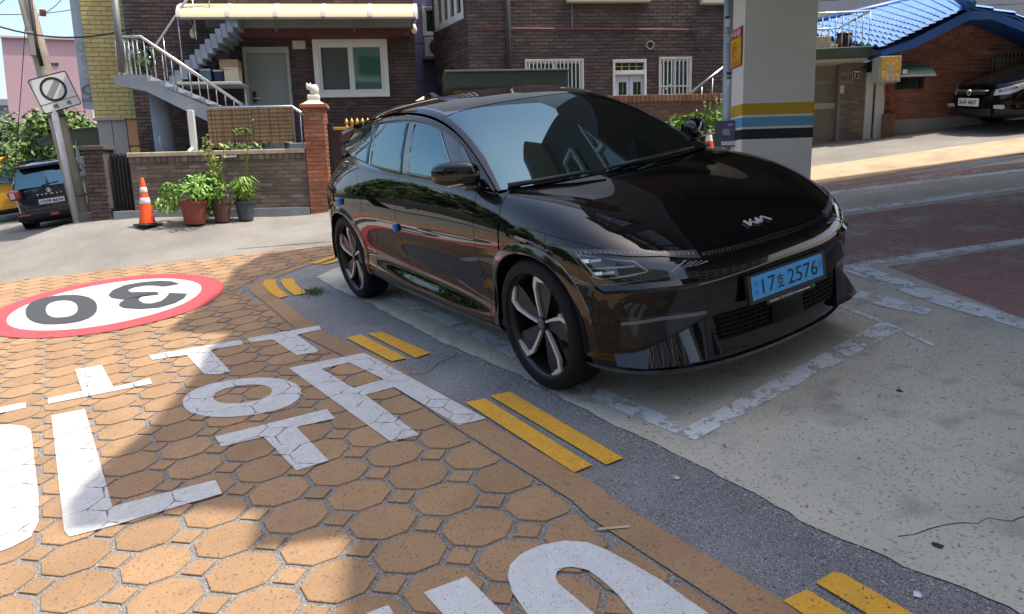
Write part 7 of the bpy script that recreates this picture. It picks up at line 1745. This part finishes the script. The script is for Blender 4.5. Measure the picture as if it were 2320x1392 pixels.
put(MB().bbox((-.08,-.05,-.22),(.08,.05,.22), .01, Matrix.Translation(atdepth(72,100,.20))), 'junction_box', mat('box_grey', (.25,.24,.22), rough=.6), UP)
bl_ = atdepth(153, 358, .19)
# end-of-restriction sign
SGN = uproot('road_sign', atdepth(124, 255, .25), 'white square sign with a struck out black ring hung on the utility pole', 'sign')
cs = [atdepth(*p, .27) for p in ((69,180),(156,157),(179,240),(92,261))]
dx_ = (cs[1]-cs[0]); wS = dx_.length; ex = dx_.normalized(); nS = vdir; ey_ = nS.cross(ex).normalized()
if ey_.z < 0: ey_ = -ey_
cS = (cs[0]+cs[1]+cs[2]+cs[3])/4; hS = (cs[0]-cs[3]).length
smx = Matrix(((ex.x, ey_.x, nS.x, cS.x), (ex.y, ey_.y, nS.y, cS.y), (ex.z, ey_.z, nS.z, cS.z), (0,0,0,1)))
def rr(w_, h_, r, z, n=6):
    out = []
    for cx, cy, a0 in ((w_/2-r,h_/2-r,0),(-w_/2+r,h_/2-r,90),(-w_/2+r,-h_/2+r,180),(w_/2-r,-h_/2+r,270)):
        for k in range(n+1): a = math.radians(a0+90*k/n); out.append(smx @ Vector((cx+r*math.cos(a), cy+r*math.sin(a), z)))
    return out
sw = mat('sign_sheet_white', (.60,.61,.60), rough=.35); sb = mat('sign_black', (.015,.015,.018), rough=.4)
put(MB().prism(rr(wS, hS, .05, 0), nS*-.012, nS*0), 'plate', sw, SGN)
o1, i1 = rr(wS, hS, .05, .002), rr(wS-.035, hS-.035, .04, .002); n = len(o1); put(MB().add(o1+i1, [(i,(i+1)%n,n+(i+1)%n,n+i) for i in range(n)]), 'border', sb, SGN)
R0, R1 = wS*.33, wS*.265; cyS = hS*.09; V = []
for k in range(48): a = 2*math.pi*k/48; V += [smx @ Vector((R0*math.cos(a), cyS+R0*math.sin(a), .003)), smx @ Vector((R1*math.cos(a), cyS+R1*math.sin(a), .003))]
put(MB().add(V, [(2*k, 2*((k+1)%48), 2*((k+1)%48)+1, 2*k+1) for k in range(48)]), 'ring', sb, SGN)
for k in range(5):
    o_ = (k-2)*.022; a = Vector((-.70*R1+o_*.7, cyS-.70*R1-o_*.7, .0025)); c = Vector((.70*R1+o_*.7, cyS+.70*R1-o_*.7, .0025)); t = Vector((.7,-.7,0))*.0055; put(MB().add([smx @ p for p in (a-t, c-t, c+t, a+t)], [(0,1,2,3)]), 'stripe', sb, SGN)
put(MB().add([smx @ Vector(p) for p in ((-wS/2+.01,-hS*.255,.003),(wS/2-.01,-hS*.255,.003),(wS/2-.01,-hS*.238,.003),(-wS/2+.01,-hS*.238,.003))], [(0,1,2,3)]), 'divider', sb, SGN)
for t_, x_ in (('해', -.14), ('제', .20)):
    vs, fs = text_fit(t_, wS*.12, hS*.135, .02); under(obj('lettering', [smx @ (v+Vector((x_*wS, -hS*.37, .003))) for v in vs], fs, sb), SGN)
put(MB().bbox((-.15,-.3,-.06),(.15,-.26,-.02), .005, smx), 'clamp', steelp, SGN)
# overhead cables
def cable(a, b, sag, r, label):
    pts = [a.lerp(b, k/12)-Vector((0,0,sag*4*(k/12)*(1-k/12))) for k in range(13)]; tag(MB().tube(pts, r, 5).build('overhead_cable', mat('cable_black')), label, 'cable', 'overhead cables at the utility pole')
wall_pt = F1.P(F1.at(300, 65)[0], .02, F1.at(300, 65)[1]); 
cable(atdepth(-60, 40, -.2), wall_pt, .25, .016, 'thick black cable sagging to the dark brick house')
cable(on_plane(-60, 30, pb_-vdir*3, vdir), on_plane(200, 15, pb_-vdir*6, vdir), .1, .010, 'thin cable crossing the sky to the yellow building')
cable(on_plane(70, -60, pb_, vdir), on_plane(-80, 60, pb_-vdir*4, vdir), .1, .008, 'thin cable running down left from the pole top')
cable(on_plane(60, 20, pb_, vdir), on_plane(30, 420, pb_-vdir*5, vdir), .05, .008, 'steep thin cable left of the utility pole')
cable(on_plane(75, 40, pb_, vdir), on_plane(165, -40, pb_-vdir*5, vdir), .15, .008, 'thin cable rising right of the utility pole')
sp_ = on_plane(97, 30, pb_-vdir*2, vdir); tag(MB().bbox((-.06,-.06,-.06),(.10,.06,.06), .02, Matrix.Translation(sp_)).build('cable_splice', mat('splice_red', (.40,.10,.05), rough=.6)), 'small red splice box hanging on a cable', 'splice box')
# ---------------------------------------------------------------- yellow and green brick building, pink building
FY = Fac(W1a-Vector((3.2,-1.0,0)), W1a-Vector((3.2,-1.0,0))+Vector((.30,.95,0)))
YB = root('painted_building', FY, FY.at(260, 200)[0], 'building painted yellow and pale green with a grey panel side', 'building')
y0, y1, y2 = FY.at(199, 150)[0], FY.at(284, 150)[0], FY.at(350, 150)[0]; yz = FY.at(250, 270)[1]; ztY = 8.5
yel_b = mat_piece('brick_painted_yellow', (.46,.39,.17), (.53,.45,.20), var=.08, bump=.002); grn_b = mat_piece('brick_painted_green', (.30,.36,.18), (.35,.41,.22), var=.08, bump=.002)
bricks(FY, YB, y0, y1, yz, ztY, yel_b, mat('mortar_yellow', (.36,.30,.13), rough=.9), slope=False, nmax=250, back=.2, H=.085, L=.24, wall='yellow_wall')
bricks(FY, YB, y1, y2+.4, yz, ztY, grn_b, mat('mortar_green', (.24,.29,.15), rough=.9), slope=False, nmax=150, back=.2, H=.085, L=.24, wall='green_wall')
put(MB().box((y0,-5,FY.ground(y0)-.3),(y2+.4,-.201,ztY), FY.mx), 'core', mort_m, YB)
qz = FY.ground(y0)-.3; xg0, xg1, xg2 = FY.at(222, 300)[0], FY.at(288, 300)[0], FY.at(352, 300)[0]
gp1 = mat('panel_concrete', (.30,.30,.29), rough=.8, var=.1, vscale=2)
put(MB().bbox((xg0,-.18,qz),((xg0+xg1)/2-.005,-.02,yz-.03), .006, FY.mx), 'base_panel', gp1, YB); put(MB().bbox(((xg0+xg1)/2+.005,-.18,qz),(xg1-.005,-.02,yz-.03), .006, FY.mx), 'base_panel', gp1, YB)
put(MB().bbox((xg1+.005,-.18,FY.at(320, 330)[1]),(xg2+.3,-.03,yz-.01), .006, FY.mx), 'base_panel', mat('panel_peach', (.50,.27,.14), rough=.8), YB); put(MB().bbox((xg1+.005,-.18,qz),(xg2+.3,-.05,FY.at(320, 332)[1]), .006, FY.mx), 'base_panel', mat('panel_yellow', (.55,.48,.15), rough=.8), YB)
put(MB().bbox((xg0-.05,-.2,yz-.03),(xg1,.03,yz+.02), .006, FY.mx), 'ledge', gp1, YB)
# rain pipe in front of the corner
p_a = FY.at(255, -20, .3); p_b = FY.at(276, 160, .3); PO = root('steel_post', FY, p_a[0], 'slim grey steel post rising past the yellow and green wall', 'post', o=.6)
put(MB().tube([F1.P(F1.at(276,165,2.3)[0],2.3,F1.at(276,165,2.3)[1]), F1.P(F1.at(258,-30,2.3)[0],2.3,F1.at(258,-30,2.3)[1])], .05, 10), 'shaft', mat('post_grey', (.13,.135,.135), rough=.5), PO, smooth=True)
# grey-blue side panel with faint letters
pc = [on_plane(*p, FY.P(y0,-.1,0), FY.n) for p in ((152,-40),(194,-40),(224,248),(188,246))]
put(MB().prism(pc, FY.n*-.15, FY.n*0), 'side_panel', mat('panel_bluegrey', (.33,.39,.46), rough=.6, var=.06), YB)
def ptxt(t_, px, py, w_, h_, c): vs, fs = text_fit(t_, w_, h_, .02); p = on_plane(px, py, FY.P(y0,-.09,0), FY.n); under(obj('panel_lettering', [p+FY.d*v.x+Vector((0,0,v.y))+FY.n*.005 for v in vs], fs, mat('letter_%s' % t_, c)), YB)
ptxt('아', 188, 107, .22, .26, (.30,.36,.22)); ptxt('이', 193, 135, .16, .22, (.30,.35,.42)); ptxt('O', 194, 165, .15, .18, (.42,.46,.52)); ptxt('X', 196, 185, .16, .17, (.42,.34,.48)); ptxt('G', 200, 204, .24, .20, (.16,.17,.15)); ptxt('odie', 202, 225, .28, .10, (.13,.18,.30))
# pink building far left
PK = uproot('pink_building', on_plane(100, 285, pb_-vdir*22, vdir), 'plain pink building far beyond the utility pole', 'building')
pk = [on_plane(*p, pb_-vdir*22, vdir) for p in ((2,84),(200,92),(215,330),(28,330))]; pink = mat('pink_render', (.40,.26,.285), rough=.85, var=.06, vscale=.6)
put(MB().prism(pk, vdir*-6, vdir*0), 'wall', pink, PK); put(MB().prism([on_plane(*p, pb_-vdir*22, vdir) for p in ((0,82),(202,90),(202,93),(1,86))], vdir*-6, vdir*.15), 'parapet', mat('pink_cap', (.45,.33,.33), rough=.8), PK)
for x_ in (116, 128): put(MB().prism([on_plane(*p, pb_-vdir*22, vdir) for p in ((x_-5,143),(x_+5,143),(x_+5,149),(x_-5,149))], vdir*.01, vdir*.04), 'window', mat('dark_glass', (.01,.012,.01), rough=.1), PK)
FAR = uproot('far_house', on_plane(10, 280, pb_-vdir*30, vdir), 'hazy grey rooftop seen at the far left below the pink building', 'building')
put(MB().prism([on_plane(*p, pb_-vdir*30, vdir) for p in ((-120,238),(30,238),(30,340),(-120,340))], vdir*-5, vdir*0), 'wall', mat('far_grey', (.33,.34,.36), rough=.9), FAR); put(MB().prism([on_plane(*p, pb_-vdir*30, vdir) for p in ((-125,224),(24,226),(34,240),(-125,240))], vdir*-5, vdir*.2), 'roof', mat('far_roof', (.22,.26,.33), rough=.8), FAR)
# ---------------------------------------------------------------- trees
def tree(name, base, h, crown_r, label, m, n=2600, leaf=.16, seed=1, trunk=.12, group='trees', crown_h=None, flat=1.0):
    rg = random.Random(seed); T_ = uproot(name, base, label, 'tree', group); cz = h-crown_r*flat; tr = MB()
    tp = base+Vector((rg.uniform(-.2,.2), rg.uniform(-.2,.2), cz)); tr.tube([base-Vector((0,0,.3)), base.lerp(tp, .5)+Vector((.06,.04,0)), tp], [trunk, trunk*.8, trunk*.5], 9)
    cl = []
    for k in range(16):
        a = rg.uniform(0, 6.28); el = rg.uniform(-.5, 1.3); rr_ = crown_r*rg.uniform(.45,.85); c = base+Vector((math.cos(a)*math.cos(el)*rr_, math.sin(a)*math.cos(el)*rr_, cz+math.sin(el)*rr_*flat)); cl.append((c, crown_r*rg.uniform(.28,.48)))
        if k < 8: tr.tube([tp-Vector((0,0,rg.uniform(0,cz*.25))), tp.lerp(c, .5)+Vector((0,0,.1)), c], [trunk*.4, trunk*.25, trunk*.08], 6)
    b = MB()
    for k in range(n):
        c, r = cl[k % 16]; v = Vector((rg.gauss(0,1), rg.gauss(0,1), rg.gauss(0,1))).normalized(); p = c+v*r*(rg.random()**.4); nn = (v+Vector((rg.uniform(-.9,.9), rg.uniform(-.9,.9), rg.uniform(-.1,1.0)))).normalized(); a = Matrix.Rotation(rg.uniform(0,6.28), 3, nn) @ nn.orthogonal().normalized(); t = nn.cross(a); s_ = leaf*rg.uniform(.6,1.3)
        b.add([p-a*s_, p+t*s_*.5-nn*s_*.1, p+a*s_, p-t*s_*.5-nn*s_*.1], [(0,1,2,3)])
    put(b, 'crown', m, T_); put(tr, 'trunk', mat('bark', (.07,.055,.04), rough=.95, var=.2, vscale=6), T_, smooth=True)
tl1 = mat('tree_leaf_bright', (.10,.17,.030), rough=.55, var=.4, vscale=5); tl2 = mat('tree_leaf_dark', (.038,.075,.018), rough=.55, var=.4, vscale=4)
for i, (px, top, fw, r, m, lab) in enumerate(((45,300,-12,1.5,tl2,'dark green roadside shrub behind the navy SUV'),(130,262,-8,1.3,tl1,'bright green shrub left of the painted building'),(-45,292,-13,1.7,tl2,'dark shrub at the far left behind the yellow van'),(200,258,-9,1.1,tl1,'sunlit green tree close to the painted building'),(90,268,-14,1.5,tl1,'sunlit green tree below the pink building'),(165,300,-8,1.0,tl2,'low dark shrub between the SUV and the brick pier'))):
    p = on_plane(px, 420, pb_+vdir*fw, vdir); h = on_plane(px, top, pb_+vdir*fw, vdir).z-p.z; tree('roadside_tree', p, h, r, lab, m, n=4600, leaf=.09, seed=20+i, group='roadside trees beyond the SUV', flat=.8)
# green canopy umbrella among the shrubs
cu = on_plane(170, 305, pb_-vdir*3, vdir); CU_ = uproot('street_canopy', cu, 'pale green translucent canopy sheet among the roadside trees', 'canopy')
put(MB().add([cu+Matrix.Rotation(math.atan2(vdir.y, vdir.x)+math.pi/2, 3, 'Z') @ Vector(p) for p in ((-.75,0,-.22),(-.3,0,.02),(.3,0,.10),(.75,0,.12),(.75,-.7,.10),(.3,-.7,.12),(-.3,-.7,.05),(-.75,-.7,-.15),(-.75,.02,-.25),(.75,.02,-.25))], [(0,1,6,7),(1,2,5,6),(2,3,4,5),(8,9,3,2,1,0)]), 'sheet', mat('canopy_sheet', (.22,.30,.26), rough=.3, coat=.3), CU_)
put(MB().tube([cu+Vector((0,0,-.1)), cu-Vector((0,0,2.4))], .03, 8), 'post', steelp, CU_)
# brown convex mirror shell behind the SUV
mm_ = on_plane(190, 398, pb_-vdir*1.2, vdir); MI = uproot('convex_mirror', mm_, 'brown backed round street mirror beside the brick pier', 'mirror')
put(MB().lathe([(0,.10),(.20,.08),(.33,.0),(.34,-.03),(.31,-.02),(.18,.05),(0,.07)], 24, Matrix.Translation(mm_) @ Matrix.Rotation(.3, 4, 'X')), 'hood', mat('mirror_brown', (.22,.15,.10), rough=.6), MI, smooth=True); put(MB().tube([mm_, mm_-Vector((0,0,1.4))], .035, 8), 'post', steelp, MI)
# ---------------------------------------------------------------- by the column: steel pole, meter box, bush, small cone, sign
ppt = TW(G(1652, 440)); vd2 = Vector((CPW.x-ppt.x, CPW.y-ppt.y, 0)).normalized()
at2 = lambda px, py, fw=0.0: on_plane(px, py, ppt+vd2*fw, vd2)
SP = uproot('steel_pole', ppt, 'grey steel pole patched with stickers beside the banded column', 'pole'); a_ = at2(1640, 170); c_ = at2(1668, 170); rP = (c_-a_).length/2*1.12
put(MB().tube([ppt-Vector((0,0,.1)), at2(1651, 270), at2(1657, -40)], [rP*1.05, rP, rP*.97], 24), 'shaft', mat('pole_galvanised', (.36,.39,.41), rough=.45, metal=.3, var=.12, vscale=6, stain=(.22,.22,.22), stainscale=4, stainamt=.5), SP, smooth=True)
for (px, py, w_, h_, c, nm) in ((1645,52,.06,.12,(.6,.62,.62),'a'),(1646,42,.07,.03,(.02,.02,.02),'b'),(1645,168,.09,.035,(.02,.02,.025),'c'),(1645,178,.09,.02,(.05,.05,.05),'d'),(1644,188,.06,.06,(.55,.58,.66),'e'),(1648,215,.05,.10,(.40,.44,.42),'f'),(1647,90,.06,.10,(.42,.45,.45),'g')):
    p = at2(px, py, rP*1.02); k = 6; V = []
    side_ = Vector((-vd2.y, vd2.x, 0)); ctr = at2(1654, py)
    for i in range(k+1):
        a = -.5*w_/rP+w_/rP*i/k-.35; dirn = vd2*math.cos(a)+(-side_ if (at2(1640,py)-ctr).dot(-side_) > 0 else side_)*math.sin(-a); V += [ctr+dirn*(rP*1.02)+Vector((0,0,-h_/2)), ctr+dirn*(rP*1.02)+Vector((0,0,h_/2))]
    put(MB().add(V, [(2*i, 2*i+2, 2*i+3, 2*i+1) for i in range(k)]), 'sticker', mat('sticker_'+nm, c, rough=.6), SP)
MX = uproot('meter_box', at2(1648, 330, .2), 'scuffed purple grey steel box strapped to the steel pole', 'utility box')
q = [at2(*p, .25) for p in ((1620,275),(1676,273),(1672,332),(1618,334))]
put(MB().prism(q, vd2*-.22, vd2*0), 'box', mat('box_purple', (.11,.10,.145), rough=.5, metal=.2, var=.15, vscale=8, stain=(.3,.3,.33), stainscale=6, stainamt=.6), MX)
for (px, py, w_, h_) in ((1655,283,12,6),(1645,300,16,14)):
    put(MB().prism([at2(*p, .25) for p in ((px-w_/2,py-h_/2),(px+w_/2,py-h_/2),(px+w_/2,py+h_/2),(px-w_/2,py+h_/2))], vd2*.001, vd2*.004), 'label_plate', mat('label_grey', (.36,.36,.42), rough=.6), MX)
put(MB().prism([at2(*p, .25) for p in ((1634,321),(1670,320),(1670,329),(1634,330))], vd2*.001, vd2*.004), 'label_plate', mat('notice_white'), MX)
bp_ = on_plane(1592, 300, ppt-vd2*1.4, vd2); lb = leafball('flower_bush', bp_, .48, .34, 900, .06, lf_b, 'bright green flowering bush at the foot of the reddish garden wall', 'bush', stem=1.1, seed=11)
b = MB()
for k in range(14):
    p0_ = bp_+Vector((rg.uniform(-.1,.3), rg.uniform(-.1,.3), .15)); p1_ = p0_+Vector((rg.uniform(-.1,.1), rg.uniform(-.1,.1), rg.uniform(.12,.38))); b.tube([p0_, p1_], [.006,.003], 4)
    for j in range(6): p = p0_.lerp(p1_, .5+.1*j); s_ = .03; d = Vector((rg.uniform(-1,1), rg.uniform(-1,1), rg.uniform(0,1))).normalized()*s_; b.add([p-d, p+Vector((d.y,-d.x,0))*.5, p+d, p-Vector((d.y,-d.x,0))*.5], [(0,1,2,3)])
put(b, 'flower_stems', lf_y, lb)
gb2 = on_plane(1606, 345, ppt-vd2*.7, vd2); C2 = uproot('traffic_cone', Vector((gb2.x, gb2.y, gz(gb2.x, gb2.y))), 'small red and white banded cone beside the meter box', 'cone', 'traffic cones')
tpz = on_plane(1606, 294, ppt-vd2*.7, vd2).z; bz_ = gz(gb2.x, gb2.y); hc = tpz-bz_; rC = lambda t: .15*(1-t*.85); Tc = Matrix.Translation((gb2.x, gb2.y, bz_))
for i, (a, c, m_) in enumerate(((0,.45,cone_or),(.45,.62,mat('band_white')),(.62,.80,mat('cone_red', (.6,.05,.03), rough=.5)),(.80,.93,mat('band_white')),(.93,1.0,mat('cone_tip', (.12,.12,.12), rough=.6)))):
    put(MB().lathe([(rC(a), a*hc),(rC(c), c*hc)]+([(0, hc)] if i == 4 else []), 20, Tc), 'cone_band', m_, C2, smooth=True)
# parking sign on the column's left face
SGc = root('parking_sign', FW, 0, 'red and yellow no parking sign on the side of the banded column', 'sign')
lf0 = cmx @ Vector((xa if sgn > 0 else xa, 0, 0)); 
corner = on_plane(1684, 170, cr, cn); lface_n = -fd if (CPW-corner).dot(-fd) > 0 else fd
SGc.matrix_world = Matrix.Translation(Vector((corner.x, corner.y, gz(corner.x, corner.y))))
# local frame of the left face: x from far edge towards the front edge
lx = cn.copy(); org = Vector((corner.x, corner.y, 0))+lface_n*.004
def lp(a, z, o=0.0): return org+lface_n*o-lx*a+Vector((0,0,z))
zA, zB, zC_ = on_plane(1675, 57, corner, cn).z, on_plane(1675, 80, corner, cn).z, on_plane(1675, 147, corner, cn).z
W_ = .46; a0_ = .04
put(MB().prism([lp(a0_,zC_), lp(a0_,zA), lp(a0_+W_,zA), lp(a0_+W_,zC_)], (0,0,0), lface_n*.012), 'board', mat('sign_red', (.42,.03,.03), rough=.5), SGc)
put(MB().prism([lp(a0_+.012,zC_+.015,.0125), lp(a0_+.012,zB,.0125), lp(a0_+W_-.012,zB,.0125), lp(a0_+W_-.012,zC_+.015,.0125)], (0,0,0), lface_n*.003), 'panel', mat('sign_amber', (.70,.38,.01), rough=.5), SGc)
def ltext(t_, w_, h_, z, m, o): vs, fs = text_fit(t_, w_, h_, .02); under(obj('lettering', [lp(a0_+W_/2-v.x, z+v.y, o) for v in vs], fs, m), SGc)
ltext('주차장', W_*.8, (zA-zB)*.66, (zA+zB)/2, wm, .0135); ltext('주차금지', W_*.82, (zB-zC_)*.17, zC_+(zB-zC_)*.16, mat('sign_red'), .0165); ltext('P', W_*.22, (zB-zC_)*.30, zC_+(zB-zC_)*.60, mat('sign_red'), .0165)
V = []; rz = (zB-zC_)*.28
for k in range(36): a = 2*math.pi*k/36; V += [lp(a0_+W_/2+rz*math.cos(a), zC_+(zB-zC_)*.60+rz*math.sin(a), .0168), lp(a0_+W_/2+rz*.84*math.cos(a), zC_+(zB-zC_)*.60+rz*.84*math.sin(a), .0168)]
put(MB().add(V, [(2*k, 2*((k+1)%36), 2*((k+1)%36)+1, 2*k+1) for k in range(36)]), 'ring', mat('sign_red'), SGc)
cz_ = zC_+(zB-zC_)*.60; put(MB().add([lp(a0_+W_/2+x*rz, cz_+z*rz, .017) for x, z in ((-.72,.62),(-.62,.72),(.72,-.62),(.62,-.72))], [(0,1,2,3)]), 'slash', mat('sign_red'), SGc)
# ---------------------------------------------------------------- what stands behind the camera: street trees and flats mirrored in the car
BT = [(-21,-9.5,6,2.6,'beside the yellow van'),(-16.5,-11,6.2,2.7,'across from the utility pole'),(-12,-11.5,5.6,2.5,'across from the garden wall'),(-7.5,-13,6.0,2.6,'across from the 30 roundel'),(-3,-14.5,5.8,2.6,'level with the rear wheel of the black car'),(1.5,-15,6.2,2.7,'level with the front wheel of the black car'),(6,-14.5,5.8,2.6,'just behind the photographer'),(10.5,-12,6.2,2.7,'towards the pale apartment slab'),(14,-6,6,2.7,'at the foot of the pale apartment slab')]
for i, (x, y, h, r, wh) in enumerate(BT):
    h *= .78; r *= .9; b_ = TW((x, y, 0)); b_.z = gz(b_.x, b_.y); tree('street_tree', b_, h, r, 'broad green street tree out of view '+wh, tl2 if i % 2 else mat('tree_leaf_mid', (.06,.11,.022), rough=.55, var=.4, vscale=4), n=2600, leaf=.20, seed=40+i, trunk=.18, group='street trees behind the photographer', flat=.95)
gen_car('parked_suv', slope_mw((-9.5,-8.2), 100), 'white SUV parked under the street trees out of view', suv_spec, mat('car_paint_white', (.7,.7,.69), rough=.3, coat=1.0), 'vehicles standing in the street')
def flats(name, c, ang, w_, d_, h_, storeys, label, m):
    e = uproot(name, TW((c[0], c[1], 0)), label, 'building'); T_ = Matrix.Translation(TW((c[0], c[1], 0))) @ Matrix.Rotation(math.radians(ang), 4, 'Z')
    put(MB().box((-w_/2,-d_/2,-3),(w_/2,d_/2,h_), T_), 'wall', m, e); wn = mat('flat_window', (.03,.05,.06), rough=.1, ior=1.8); bal = mat('flat_balcony', (.62,.62,.60), rough=.7)
    st_h = h_/storeys
    for s_ in range(storeys):
        z = s_*st_h+.9
        put(MB().box((-w_/2-.2,d_/2,z-.55),(w_/2+.2,d_/2+.6,z-.35), T_), 'balcony', bal, e)
        for k in range(int(w_/3)):
            x = -w_/2+1.5+k*3; put(MB().box((x-1.0,d_/2,z),(x+1.0,d_/2+.05,z+1.4), T_), 'window', wn, e)
flats('flats', (30, -22), 38, 34, 10, 30, 10, 'tall pale apartment slab with rows of balconies behind the photographer', mat('flats_cream', (.50,.50,.49), rough=.8))
flats('flats', (34, 14), 90, 26, 9, 24, 8, 'second pale apartment block up the hill behind the photographer', mat('flats_grey', (.48,.48,.46), rough=.8))
flats('flats', (-46, 34), 50, 46, 10, 44, 15, 'high pale apartment tower far behind the brick houses', mat('flats_cream'))
